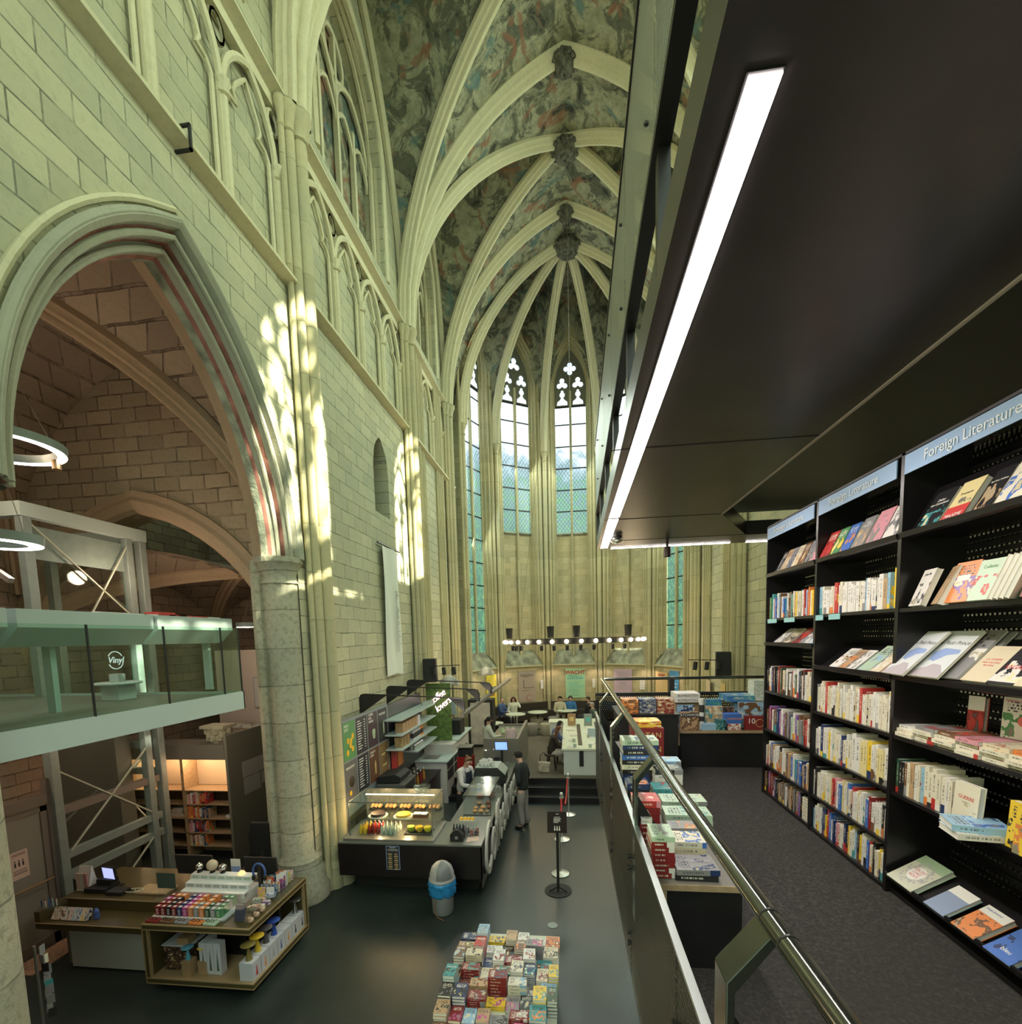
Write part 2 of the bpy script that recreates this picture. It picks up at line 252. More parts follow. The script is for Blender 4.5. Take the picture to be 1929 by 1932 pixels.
# ---------------------------------------------------------------- mesh helpers
class MB:
    def __init__(s): s.v = []; s.f = []; s.m = []
    def add(s, vs, fs, mi=0):
        o = len(s.v); s.v += [tuple(v) for v in vs]; s.f += [tuple(i+o for i in f) for f in fs]; s.m += [mi]*len(fs); return s
    def box(s, x0, x1, y0, y1, z0, z1, mi=0):
        return s.add([(x0,y0,z0),(x1,y0,z0),(x1,y1,z0),(x0,y1,z0),(x0,y0,z1),(x1,y0,z1),(x1,y1,z1),(x0,y1,z1)],
                     [(0,3,2,1),(4,5,6,7),(0,1,5,4),(1,2,6,5),(2,3,7,6),(3,0,4,7)], mi)
    def bar(s, a, b, w, h=None, mi=0, up=(0,0,1)):
        a = Vector(a); b = Vector(b); h = h or w; d = (b-a).normalized(); u = Vector(up)
        if abs(d.dot(u)) > .99: u = Vector((0, 1, 0))
        r = d.cross(u).normalized()*(w/2); u = r.cross(d).normalized()*(h/2)
        vs = [p+sr*r+su*u for p in (a, b) for sr, su in ((-1,-1),(1,-1),(1,1),(-1,1))]
        return s.add(vs, [(0,1,2,3),(7,6,5,4),(0,4,5,1),(1,5,6,2),(2,6,7,3),(3,7,4,0)], mi)
    def tube(s, pts, r, n=8, mi=0, cap=True, closed=False):
        pts = [Vector(p) for p in pts]; k = len(pts); rs = r if isinstance(r, (list, tuple)) else [r]*k; rings = []; prev = None
        for i, p in enumerate(pts):
            if closed: d = (pts[(i+1) % k]-pts[i-1]).normalized()
            else: d = (pts[min(i+1, k-1)]-pts[max(i-1, 0)]).normalized()
            if prev is None:
                u = Vector((0,0,1)) if abs(d.z) < .9 else Vector((0,1,0)); a = d.cross(u).normalized()
            else:
                a = (prev-d*prev.dot(d)).normalized()
            prev = a; b = d.cross(a)
            rings.append([p+rs[i]*(math.cos(2*PI*j/n)*a+math.sin(2*PI*j/n)*b) for j in range(n)])
        vs = [v for q in rings for v in q]; fs = []
        for i in range(k if closed else k-1):
            i2 = (i+1) % k
            for j in range(n): fs.append((i*n+j, i*n+(j+1) % n, i2*n+(j+1) % n, i2*n+j))
        if cap and not closed: fs += [tuple(range(n))[::-1], tuple((k-1)*n+j for j in range(n))]
        return s.add(vs, fs, mi)
    def lathe(s, prof, c=(0,0,0), n=16, mi=0, a0=0, a1=2*PI):
        full = abs(a1-a0-2*PI) < 1e-6; m = n if full else n+1; c = Vector(c); vs = []
        for j in range(m):
            a = a0+(a1-a0)*j/n
            for r, z in prof: vs.append(c+Vector((r*math.cos(a), r*math.sin(a), z)))
        k = len(prof); fs = []
        for j in range(n):
            j2 = (j+1) % m
            for i in range(k-1): fs.append((j*k+i, j2*k+i, j2*k+i+1, j*k+i+1))
        return s.add(vs, fs, mi)
    def prism(s, poly, f, depth, mi=0):
        """poly: 2-D points; f maps (u, v, w) to 3-D; extruded w = 0..depth"""
        n = len(poly); vs = [f(u, v, 0) for u, v in poly]+[f(u, v, depth) for u, v in poly]
        return s.add(vs, [tuple(range(n))[::-1], tuple(range(n, 2*n))]+[(i, (i+1) % n, n+(i+1) % n, n+i) for i in range(n)], mi)
    def sphere(s, c, r, n=12, mi=0, sc=(1,1,1)):
        k = n//2; prof = [(max(1e-4, math.sin(PI*i/k))*r, -math.cos(PI*i/k)*r) for i in range(k+1)]
        o = len(s.v); s.lathe(prof, (0,0,0), n, mi)
        for i in range(o, len(s.v)): v = s.v[i]; s.v[i] = (c[0]+v[0]*sc[0], c[1]+v[1]*sc[1], c[2]+v[2]*sc[2])
        return s
    def grid(s, P, mi=0):
        """P: list of rows of points"""
        n = len(P[0]); return s.add([p for r in P for p in r], [(i*n+j, i*n+j+1, (i+1)*n+j+1, (i+1)*n+j) for i in range(len(P)-1) for j in range(n-1)], mi)
    def xform(s, m): s.v = [tuple(m @ Vector(v)) for v in s.v]; return s
    def build(s, name, mats, parent=None, smooth=False, bevel=0):
        me = bpy.data.meshes.new(name); me.from_pydata(s.v, [], s.f)
        for m in (mats if isinstance(mats, (list, tuple)) else [mats]): me.materials.append(mt(m))
        me.polygons.foreach_set('material_index', s.m)
        if smooth: me.polygons.foreach_set('use_smooth', [True]*len(s.f))
        me.update(); o = bpy.data.objects.new(name, me); COL.objects.link(o)
        if parent: o.parent = parent
        if smooth and smooth != 'all':
            try: me.set_sharp_from_angle(angle=R(38))
            except Exception: pass
        if bevel:
            b = o.modifiers.new('edge', 'BEVEL'); b.width = bevel; b.segments = 2; b.limit_method = 'ANGLE'
        return o
def box(x0, x1, y0, y1, z0, z1): return MB().box(x0, x1, y0, y1, z0, z1)
def tag(o, label=None, cat=None, group=None, kind=None):
    if label: o['label'] = label
    if cat: o['category'] = cat
    if group: o['group'] = group
    if kind: o['kind'] = kind
    return o
def thing(name, label, cat, loc=(0,0,0), rz=0, group=None):
    o = bpy.data.objects.new(name, None); COL.objects.link(o); o.location = loc; o.rotation_euler = (0,0,rz); o.empty_display_size = .1
    return tag(o, label, cat, group)
def struct(mb, name, mats, smooth=False, parent=None):
    o = mb.build(name, mats, parent, smooth)
    if not parent: o['kind'] = 'structure'
    return o
def dup(o, parent=None):
    c = o.copy(); COL.objects.link(c); c.parent = parent
    for ch in KIDS(o): dup(ch, c)
    return c
def KIDS(o): return [x for x in COL.objects if x.parent == o]
def color(o, c, accent=None):
    o.color = (*c, 1)
    if accent: o['accent'] = [float(a) for a in accent]+[1.0]
    return o
def text(s, parent, mat, size, origin, right, up, ext=.002, align='CENTER', name='lettering', label=None, shear=0, space=1, bev=0, bold=0):
    cu = bpy.data.curves.new(name, 'FONT'); cu.body = s; cu.size = size; cu.extrude = ext; cu.align_x = align; cu.align_y = 'CENTER'; cu.shear = shear; cu.space_character = space; cu.bevel_depth = bev
    cu.resolution_u = 3; cu.offset = bold*size
    cu.materials.append(mt(mat)); o = bpy.data.objects.new(name, cu); COL.objects.link(o)
    r = Vector(right).normalized(); u = Vector(up).normalized(); n = r.cross(u).normalized(); u = n.cross(r)
    o.matrix_world = Matrix.Translation(Vector(origin)) @ Matrix((r, u, n)).transposed().to_4x4()
    if parent: o.parent = parent
    if label: o['label'] = label
    FONTS.append(o); return o
FONTS = []
def fonts_to_mesh():
    bpy.context.view_layer.update(); dg = bpy.context.evaluated_depsgraph_get()
    for o in FONTS:
        me = bpy.data.meshes.new_from_object(o.evaluated_get(dg)); n = bpy.data.objects.new(o.name, me); COL.objects.link(n); n.parent = o.parent; n.matrix_parent_inverse = o.matrix_parent_inverse; n.matrix_basis = o.matrix_basis
        if o.get('label'): n['label'] = o['label']
        nm = o.name; bpy.data.objects.remove(o); n.name = nm
def recenter():
    """give every thing built in world coordinates an origin at its base"""
    kids = {}
    for o in COL.objects:
        if o.parent: kids.setdefault(o.parent.name, []).append(o)
    for o in list(COL.objects):
        if o.parent or o.type not in ('EMPTY', 'MESH') or tuple(o.location) != (0,0,0) or tuple(o.rotation_euler) != (0,0,0): continue
        if o.type == 'MESH' and o.data.users > 1: continue
        pts = []
        def walk(q):
            if q.type == 'MESH': pts.extend(q.matrix_local @ v.co if q is not o else v.co for v in list(q.data.vertices)[::max(1, len(q.data.vertices)//200)])
            for c in kids.get(q.name, []): walk(c)
        walk(o)
        if not pts: continue
        b = Vector(((min(p.x for p in pts)+max(p.x for p in pts))/2, (min(p.y for p in pts)+max(p.y for p in pts))/2, min(p.z for p in pts)))
        if o.type == 'MESH': o.data.transform(Matrix.Translation(-b))
        for c in kids.get(o.name, []): c.location = c.location-b
        o.location = b
WORLD_S, SUN_S, CLER_S, WEST_S, APSE_S, EXPO, AISLE, STRIP = .55, 22, 350, 350, 135, .52, 1.5, .9
# ================================================================ the church
def parch(s, a, h):
    s = min(abs(s), a); Rr = (a*a+h*h)/(2*a); return math.sqrt(max(0, Rr*Rr-(Rr-(a-s))**2))
def arch_path(c, a, zs, h, n=14):
    """points (s, z) of a pointed arch from its left spring over the apex to its right spring, with outward normals"""
    Rr = (a*a+h*h)/(2*a); th = math.asin(min(1, h/Rr)); L = []
    for i in range(n+1):
        t = th*i/n; L.append((c-a+Rr-Rr*math.cos(t), zs+Rr*math.sin(t), -math.cos(t), math.sin(t)))
    Q = [(2*c-x, z, -nx, nz) for x, z, nx, nz in L[::-1]][1:]
    L[-1] = (L[-1][0], L[-1][1], 0, 1/max(.3, math.sin(th))*1.0)
    return L+Q
def sweep(mb, prof, path, mi=0, side=None):
    """prof: (a, b) pairs; path: points; a runs sideways (horizontal), b along the upward normal. mi may be a list per profile edge"""
    path = [Vector(p) for p in path]; k = len(path); n = len(prof); vs = []
    for i, p in enumerate(path):
        d = (path[min(i+1, k-1)]-path[max(i-1, 0)]).normalized()
        s = side if side is not None else (d.cross(Vector((0,0,1))))
        if s.length < 1e-3: s = Vector((1,0,0))
        s = Vector(s).normalized(); u = s.cross(d).normalized()
        for a, b in prof: vs.append(p+s*a+u*b)
    mis = mi if isinstance(mi, list) else None
    o = len(mb.v); mb.v += [tuple(v) for v in vs]
    for i in range(k-1):
        for j in range(n-1):
            mb.f.append((o+i*n+j, o+i*n+j+1, o+(i+1)*n+j+1, o+(i+1)*n+j)); mb.m.append(mis[j] if mis else mi)
AXN, WL, WR, ZS, ZC = .1, -4.4, 4.6, 12.8, 19.0
HW = 4.5
BAYS = [(2.6, 8.1), (8.1, 13.6), (13.6, 18.0)]
def pt(t): return parch(1-t, 1, 1.42)/1.42      # rib rise 0..1
def web_h(x, y, y0, y1):
    u = abs(x-AXN)/HW; v = abs(y-(y0+y1)/2)/((y1-y0)/2)
    return ZS+(ZC-ZS)*max(pt(1-min(1, u)), pt(1-min(1, v)))
# ---- floors
struct(MB().box(-12, 7, -3, 12.4, -.3, 0).box(-12, -4.4, 12.4, 26, -.3, 0), 'floor', 'screed')
mb = MB()
for k, y in enumerate((12.4, 12.75, 13.1)): mb.box(-4.4, 4.6, y, 26 if k == 2 else y+.36, -.02 if k == 0 else .15*k, .15*(k+1)-.0)
mb2 = struct(mb, 'floor_step', ['black_gloss', 'platform'])
struct(box(-4.4, 4.6, 13.12, 25, .45, .462), 'floor_raised', 'platform')
mb = MB()
for k, y in enumerate((12.4, 12.75, 13.1)): mb.box(-1.2, 4.6, y, y+.05, .15*(k+1), .15*(k+1)+.012)
struct(mb, 'trim_1', 'black_steel')
# ---- nave wall, left
def panel_cols(mb, ys, lo, hi, P, mi=0):
    for a, b in zip(ys, ys[1:]):
        la, lb, ha, hb = lo(a), lo(b), hi(a), hi(b)
        if ha-la < 1e-3 and hb-lb < 1e-3: continue
        mb.add([P(a, la), P(b, lb), P(b, hb), P(a, ha)], [(0,1,2,3)], mi)
def lin(a, b, n): return [a+(b-a)*i/n for i in range(n+1)]
AC, AA, AZ, AH = 5.47, 1.80, 5.75, 3.08           # arcade arch: centre, half span, spring, rise
def wall_side(xw, out, arcs, holes):
    """out = -1 left, +1 right"""
    mb = MB(); P = lambda y, z: (xw, y, z)
    ae = AA+.30
    for (y0, y1), arc in zip([(-3.0, 2.6)]+BAYS+[(18.0, 19.6)], arcs):
        yc = (y0+y1)/2
        if arc == 'arch':
            ys = lin(y0, AC-ae, 2)+lin(AC-ae, AC+ae, 28)[1:]+lin(AC+ae, y1, 2)[1:]
            pa = lambda y: AZ+parch(y-AC, ae, AH+.42) if abs(y-AC) < ae-1e-6 else (AZ if abs(y-AC) < ae+1e-6 else 0)
            panel_cols(mb, [y for y in ys], lambda y: pa(y) if abs(y-AC) <= ae+1e-6 else AZ, lambda y: 10.1, P)
            mb.add([P(AC+ae, 0), P(y1, 0), P(y1, AZ), P(AC+ae, AZ)], [(0,1,2,3)])
        elif arc == 'lancet':
            c, a, s, z1, h = 11.5, .46, 7.4, 8.45, .75
            panel_cols(mb, lin(y0, c-a, 1), lambda y: 0, lambda y: 10.1, P); panel_cols(mb, lin(c+a, y1, 1), lambda y: 0, lambda y: 10.1, P)
            ys = lin(c-a, c+a, 12); panel_cols(mb, ys, lambda y: 0, lambda y: s, P); top = lambda y: z1+parch(y-c, a, h); panel_cols(mb, ys, top, lambda y: 10.1, P)
            d = out*.45
            for ya, yb in zip(ys, ys[1:]): mb.add([(xw, ya, top(ya)), (xw, yb, top(yb)), (xw+d, yb, top(yb)), (xw+d, ya, top(ya))], [(0,1,2,3)])
            for yy in (c-a, c+a): mb.add([(xw, yy, s), (xw, yy, z1), (xw+d, yy, z1), (xw+d, yy, s)], [(0,1,2,3)])
            mb.add([(xw, c-a, s), (xw, c+a, s), (xw+d, c+a, s-0.0), (xw+d, c-a, s)], [(0,1,2,3)])
        else: panel_cols(mb, [y0, y1], lambda y: 0, lambda y: 10.1, P)
        if y0 >= 2.6 and y1 < 18.5:
            mb.add([(xw+out*.14, y0, 10.1), (xw+out*.14, y1, 10.1), (xw+out*.14, y1, 12.85), (xw+out*.14, y0, 12.85)], [(0,1,2,3)])
            mb.add([(xw+out*.14, y0, 10.1), (xw+out*.14, y1, 10.1), (xw, y1, 10.1), (xw, y0, 10.1)], [(0,1,2,3)])
            hh = lambda y: ZS+(ZC-ZS)*pt(1-min(1, abs(y-yc)/((y1-y0)/2)))+.25
            c, a, s, z1, h = yc, (y1-y0)*(.29 if out < 0 else .19), 13.35, 15.9, 1.75
            panel_cols(mb, lin(y0, c-a, 8), lambda y: 12.85, hh, P); panel_cols(mb, lin(c+a, y1, 8), lambda y: 12.85, hh, P)
            ys = lin(c-a, c+a, 20); panel_cols(mb, ys, lambda y: 12.85, lambda y: s, P); top = lambda y: z1+parch(y-c, a, h); panel_cols(mb, ys, top, hh, P)
            d = out*.5
            for ya, yb in zip(ys, ys[1:]): mb.add([(xw, ya, top(ya)), (xw, yb, top(yb)), (xw+d, yb, top(yb)), (xw+d, ya, top(ya))], [(0,1,2,3)])
            for yy in (c-a, c+a): mb.add([(xw, yy, s), (xw, yy, z1), (xw+d, yy, z1), (xw+d, yy, s)], [(0,1,2,3)])
            mb.add([(xw, c-a, s), (xw, c+a, s), (xw+d, c+a, s+.3), (xw+d, c-a, s+.3)], [(0,1,2,3)])
            if holes == 'blind' or y0 > 13:  # last right-hand bay gets an added panel that stops its sunbeam
                mb.add([(xw+d*.9, c-a, s), (xw+d*.9, c+a, s), (xw+d*.9, c+a, z1+h), (xw+d*.9, c-a, z1+h)], [(0,1,2,3)], 1)
        else: panel_cols(mb, [y0, y1], lambda y: 10.1, lambda y: 19, P)
    return mb
wall_l = struct(wall_side(WL, -1, ['plain', 'arch', 'lancet', 'plain', 'plain'], 'blind'), 'wall_left', ['stone_left', 'painted_vault'])
wall_r = struct(wall_side(WR, 1, ['plain', 'plain', 'plain', 'plain', 'plain'], 'open'), 'wall_right', ['stone_left', 'painted_vault'])
struct(MB().box(-5.0, -4.20, 19.54, 19.9, .2, 19.2).box(4.6, 5.3, 19.54, 19.9, .2, 19.2).box(-5.0, -4.38, 19.4, 19.56, .2, 19.2).box(4.62, 5.3, 19.4, 19.56, .2, 19.2), 'wall_end', 'stone_left')
# back of the lancet: small barred window in shade
g = MB().box(-4.87, -4.85, 11.04, 11.96, 7.4, 9.2, 0)
for z in (7.6, 7.85, 8.1, 8.35, 8.6, 8.85): g.box(-4.84, -4.82, 11.04, 11.96, z, z+.025, 1)
for y in (11.27, 11.5, 11.73): g.box(-4.84, -4.815, y, y+.025, 7.4, 9.2, 1)
struct(g, 'window_6', ['black_steel', 'steel_brown'])
# blind tracery of the clerestory panels and the right wall's glazing bars
def clerestory(xw, out, mat, name):
    for (y0, y1) in BAYS:
        c, a = (y0+y1)/2, (y1-y0)*(.29 if out < 0 else .19); mb = MB(); x = xw+out*.36
        for k in (-1, 0, 1): mb.box(x-.05, x+.05, c+k*a*.5-.05, c+k*a*.5+.05, 13.35, 15.95 if k else 17.0)
        for k in (-1.5, -.5, .5, 1.5):
            mb.tube([(x, s, z) for s, z, _, _ in arch_path(c+k*a*.5, a*.25, 15.3, .6, 6)], .045, 6)
        for k in (-1, 1): mb.tube([(x, s, z) for s, z, _, _ in arch_path(c+k*a*.5, a*.5, 15.7, .95, 8)], .055, 6)
        mb.tube([(x, c+.42*math.cos(t), 16.72+.42*math.sin(t)) for t in lin(0, 2*PI, 20)[:-1]], .05, 6, closed=True)
        for sx, rr in ((.0, .09), (.12, .07), (.24, .06)):
            p = [(xw+out*(.02+sx), s, z) for s, z, _, _ in arch_path(c, a+.12-sx*.5, 15.9, 1.8, 12)]
            p = [(p[0][0], p[0][1], 13.35)]+p+[(p[-1][0], p[-1][1], 13.35)]; mb.tube(p, rr, 6)
        struct(mb, name, mat, smooth=True)
clerestory(WL, -1, 'stone_rib', 'trim_2'); clerestory(WR, 1, 'stone_rib', 'trim_3')
# ---- string courses, triforium arcading, wall shafts
def strings(xw, out):
    mb = MB()
    for z, h, d in ((10.08, .17, .17), (12.78, .14, .16)):
        for y0, y1 in [(-3, 2.6)]+BAYS+[(18, 18.8)]:
            pr = [(0, 0), (d*.4, .02), (d, h*.35), (d, h*.65), (d*.45, h*1.3), (0, h*1.5)]
            n = len(pr); vs = [(xw-out*a, y, z+b) for y in (y0, y1) for a, b in pr]
            mb.add(vs, [(j, j+1, n+j+1, n+j) for j in range(n-1)])
    return mb
struct(strings(WL, -1), 'trim_4', 'stone_rib'); struct(strings(WR, 1), 'trim_5', 'stone_rib')
def triforium(xw, out, y0, y1, name):
    mb = MB(); n = 4 if y1-y0 > 4.5 else 3; pad = .33; w = (y1-y0-2*pad)/n; x = xw+out*.03
    for k in range(n+1):
        y = y0+pad+k*w
        mb.tube([(x-out*.02, y, 10.28), (x-out*.02, y, 11.62)], .05, 8); mb.box(x-.02, xw+out*.14, y-.07, y+.07, 10.2, 11.75) if out > 0 else mb.box(xw+out*.14, x+.02, y-.07, y+.07, 10.2, 11.75)
        mb.lathe([(.05, 0), (.085, .02), (.05, .05), (.055, .09), (.10, .17), (.10, .2), (0, .2)], (x-out*.02, y, 11.58), 8)
        mb.lathe([(.10, 0), (.10, .05), (.05, .1)], (x-out*.02, y, 10.25), 8)
    for k in range(n):
        c = y0+pad+(k+.5)*w; a = w/2-.02
        mb.tube([(x, s, z) for s, z, _, _ in arch_path(c, a, 11.72, .88, 9)], .052, 6)
        a2 = a-.10
        mb.tube([(x+out*.05, c-a2, 10.25), (x+out*.05, c-a2, 11.62)], .035, 6); mb.tube([(x+out*.05, c+a2, 10.25), (x+out*.05, c+a2, 11.62)], .035, 6)
        # cusped inner head
        tre = [(-1, 0), (-1.0, .22), (-.82, .40), (-.5, .42), (-.62, .62), (-.5, .85), (-.22, 1.15), (0, 1.38)]
        pts = [(x+out*.05, c+s*a2, 11.62+z*.58) for s, z in tre]+[(x+out*.05, c-s*a2, 11.62+z*.58) for s, z in tre[::-1][1:]]
        mb.tube(pts, .032, 6)
        for sg in (-1, 1):
            q = c+sg*w*.5
            if k == 0 and sg < 0: continue
            mb.tube([(x+out*.02, q+.13*math.cos(t), 12.42+.17*math.sin(t)) for t in lin(0, 2*PI, 10)[:-1]], .028, 5, closed=True)
    mb.box(*sorted((xw, xw+out*.13)), y0, y1, 12.62, 12.8)
    struct(mb, name, 'stone_rib', smooth=True)
for i, (y0, y1) in enumerate(BAYS): triforium(WL, -1, y0, y1, 'trim_6')
for i, (y0, y1) in enumerate(BAYS[1:]): triforium(WR, 1, y0, y1, 'trim_7')
def cap(mb, x, y, z, r, n=10):
    mb.lathe([(r*1.05, -.02), (r*1.3, .0), (r*1.05, .05), (r*1.1, .14), (r*1.7, .30), (r*1.85, .33), (r*1.85, .40), (0, .40)], (x, y, z-.40), n)
def shafts(xw, out, yc, zb, name, side=(.0,), z1=ZS):
    mb = MB(); x = xw-out*.20
    for dy, rr, dx in ((0, .115, 0), (-.19, .08, .06), (.19, .08, .06), (-.31, .05, .12), (.31, .05, .12)):
        xx = x+out*dx
        mb.tube([(xx, yc+dy, zb), (xx, yc+dy, zb+2.2), (xx, yc+dy, 6), (xx, yc+dy, 10), (xx, yc+dy, z1-.3)], rr, 10, cap=False)
        cap(mb, xx, yc+dy, z1, rr)
        mb.lathe([(rr*1.9, 0), (rr*1.9, .25), (rr*1.5, .32), (rr*1.7, .38), (rr*1.2, .46), (rr, .5)], (xx, yc+dy, zb), 10)
    mb.box(*sorted((xw, xw-out*.12)), yc-.24, yc+.24, zb, z1)
    struct(mb, name, 'stone_shaft', smooth=True)
for xw, out in ((WL, -1), (WR, 1)):
    for y in (2.6, 8.1, 13.6, 18.0): shafts(xw, out, y, .45 if y > 13 else (0 if y > 3 else 5.9), 'trim_8')
    mb = MB()
    for y in (14.5, 14.72, 14.9, 15.05, 16.5, 16.7, 16.9, 17.1):
        mb.tube([(xw-out*.04, y, .45), (xw-out*.04, y, 12.7)], .075 if y in (14.5, 17.1) else .05, 8)
    struct(mb, 'trim_9', 'stone_shaft', smooth=True)
# ---- arcade arch mouldings
PR = [(.36, -.0), (.36, .07), (.31, .11), (.26, .07), (.245, -.02), (.22, -.04), (.20, -.02), (.165, -.02), (.145, -.10), (.13, -.18), (.10, -.20), (.085, -.16), (.05, -.16), (.03, -.25), (.0, -.30), (.0, -.42), (.05, -.46), (.10, -.55), (.20, -.58), (.22, -.72), (.5, -.74)]
PM = [0, 0, 0, 0, 1, 0, 0, 0, 1, 0, 0, 0, 0, 1, 2, 3, 3, 3, 3, 3]
mb = MB(); path = arch_path(AC, AA, AZ, AH, 18); n = len(PR)
for y, z, nx, nz in path:
    for e, d in PR: mb.v.append((WL+d, y+nx*e, z+nz*e))
for i in range(len(path)-1):
    for j in range(n-1): mb.f.append((i*n+j, i*n+j+1, (i+1)*n+j+1, (i+1)*n+j)); mb.m.append(PM[j])
for e_, r_ in ((.335, .05), (.185, .035), (.07, .035)):
    d_ = {.335: .06, .185: -.02, .07: -.17}[e_]; mb.tube([(WL+d_, y+nx*e_, z+nz*e_) for y, z, nx, nz in path], r_, 8)
struct(mb, 'trim_10', [stone('stone_arch', 'y', (.46, .455, .35), (.37, .365, .28), (.2, .2, .16), brick=False, stain=.5, bump=.6, stains=(.28, .285, .215)), 'red_paint', 'moss_stone', 'stone_brown_rib'], smooth=True)
# hood moulding above
mb = MB(); mb.tube([(WL+.02, y+nx*.44, z+nz*.44) for y, z, nx, nz in path], .035, 6); struct(mb, 'trim_11', 'stone_rib', smooth=True)
# ---- piers
def pier(yc, x0, rr, name, sgn):
    mb = MB()
    mb.lathe([(rr*1.7, 0), (rr*1.7, .22), (rr*1.5, .30), (rr*1.45, .5), (rr*1.25, .62), (rr*1.28, .70), (rr, .82), (rr*1.0, 2), (rr, 3.6), (rr, 5.35)], (x0, yc, 0), 20)
    mb.lathe([(rr, 5.33), (rr*1.12, 5.36), (rr, 5.42), (rr*1.02, 5.50), (rr*1.25, 5.66), (rr*1.34, 5.69), (rr*1.34, 5.77), (0, 5.77)], (x0, yc, 0), 10)
    mb.box(x0-.42, x0+.05, yc-.15, yc+.55 if sgn > 0 else yc+.25, 0, 5.75)
    if sgn > 0:
        for dx, dy, r_ in ((.22, .42, .11), (.30, .62, .08)):
            mb.tube([(x0+dx, yc+dy, .3), (x0+dx, yc+dy, 5.4)], r_, 10); cap(mb, x0+dx, yc+dy, 5.77, r_); mb.lathe([(r_*2, 0), (r_*2, .4), (r_*1.4, .5), (r_, .6)], (x0+dx, yc+dy, 0), 10)
        for dx, dy in ((-.30, .0), (-.40, .12)):
            mb.tube([(x0+dx, yc+dy-.16, 0), (x0+dx, yc+dy-.16, 5.5)], .09, 8)
        mb.box(x0-.5, x0+.2, yc+.05, yc+.6, 5.0, 6.1)
    struct(mb, name, 'stone_pier', smooth=True)
pier(7.55, -4.70, .28, 'column_pier', 1); bpy.data.objects['column_pier'].name = 'trim_12'
pier(2.84, -4.75, .46, 'column_pier', -1); bpy.data.objects['column_pier'].name = 'trim_13'
# ---- vault
mb = MB()
for (y0, y1) in BAYS:
    N = 34; mb.grid([[(x, y, web_h(x, y, y0, y1)) for x in lin(WL-.05, WR+.05, N)] for y in lin(y0, y1, N)])
APX, APY, RV = .22, 18.95, 4.45; STEP = 33; APO = RV*math.cos(R(STEP/2)); KEY = Vector((.15, 19.5, ZC))
N = 34; rows = []
for k in range(5):
    row = []
    for x in lin(WL-.05, WR+.05, N):
        u = min(1, abs(x-AXN)/HW); yy = 18+(k/4)*1.5; row.append((x, yy, ZS+(ZC-ZS)*pt(1-u)))
    rows.append(row)
mb.grid(rows)
def fP(phi, u, w, z): return Vector((APX+math.sin(phi)*(APO+w)+math.cos(phi)*u, APY+math.cos(phi)*(APO+w)-math.sin(phi)*u, z))
FW = RV*math.sin(R(STEP/2))
WAH = 5.5
for k in range(5):
    phi = R(STEP*(k-2)); rows = []
    for t in lin(0, 1, 18):
        row = []
        for s in lin(-1, 1, 14):
            b = fP(phi, s*FW, .02, 0); w = parch(s, 1, WAH); z = ZS+(ZC-ZS)*pt(t)+w*(1-t)**1.7
            row.append((b.x+(KEY.x-b.x)*t, b.y+(KEY.y-b.y)*t, min(z, ZC+.02)))
        rows.append(row)
    mb.grid(rows)
struct(mb, 'ceiling', 'painted_vault', smooth='all')
# ribs
RP = [(-.20, .10), (-.20, -.02), (-.15, -.06), (-.13, -.13), (-.07, -.16), (-.06, -.22), (-.03, -.26), (.03, -.26), (.06, -.22), (.07, -.16), (.13, -.13), (.15, -.06), (.20, -.02), (.20, .10)]
mb = MB(); RP = [(a*.86, b*.9) for a, b in RP]
def rib(a, b, prof=RP, n=16, z0=ZS, f=1.0):
    a = Vector(a); b = Vector(b); pts = []
    for i in range(n+1):
        t = (i/n)**1.5*f; pts.append((a.x+(b.x-a.x)*t, a.y+(b.y-a.y)*t, z0+(ZC-z0)*pt(t)))
    sweep(mb, prof, pts, side=(b-a).cross(Vector((0,0,1))))
for (y0, y1) in BAYS:
    for y in (y0, y1):
        for x in (WL+.1, WR-.1): rib((x, y+(.12 if y == y0 else -.12), 0), (AXN, (y0+y1)/2, 0))
RPT = [(a*1.25, b*1.2) for a, b in RP]
for y in (2.6, 8.1, 13.6, 18.0):
    for x in (WL+.06, WR-.06): rib((x, y, 0), (AXN, y, 0), RPT)
for ang in [STEP*(j-2.5) for j in range(6)]:
    v = Vector((APX+math.sin(R(ang))*(RV-.12), APY+math.cos(R(ang))*(RV-.12), 0)); rib(v, KEY)
for xw in (WL+.08, WR-.08):
    for (y0, y1) in BAYS:
        c = (y0+y1)/2; L = (y1-y0)/2
        mb.tube([(xw, c+s*L, ZS+(ZC-ZS)*pt(1-abs(s))-.08) for s in lin(-1, 1, 26)], .10, 7)
struct(mb, 'trim_14', 'stone_rib', smooth=True)
# keystones
random.seed(3)
mb = MB()
for x, y, r_, z in ((AXN, 8.1, .28, 18.7), (AXN, 13.6, .26, 18.66), (AXN, 15.8, .36, 18.66), (AXN, 18.0, .24, 18.68), (KEY.x, KEY.y, .46, 18.68), (AXN, 10.85, .36, 18.66)):
    mb.lathe([(.02, -.22), (r_*.35, -.22), (r_*.45, -.16), (r_*.7, -.16), (r_*.9, -.06), (r_, .05), (r_*.9, .2)], (x, y, z), 14)
    for k in range(18):
        a = 2*PI*k/18; mb.sphere((x+r_*1.0*math.cos(a), y+r_*1.0*math.sin(a), z+.05+random.uniform(-.05, .05)), .075, 6)
struct(mb, 'trim_15', 'keydark' if 'keydark' in MATS else M('keydark', (.11, .105, .08), .9, noise=.6, nscale=9, bump=1, bscale=20), smooth=True)
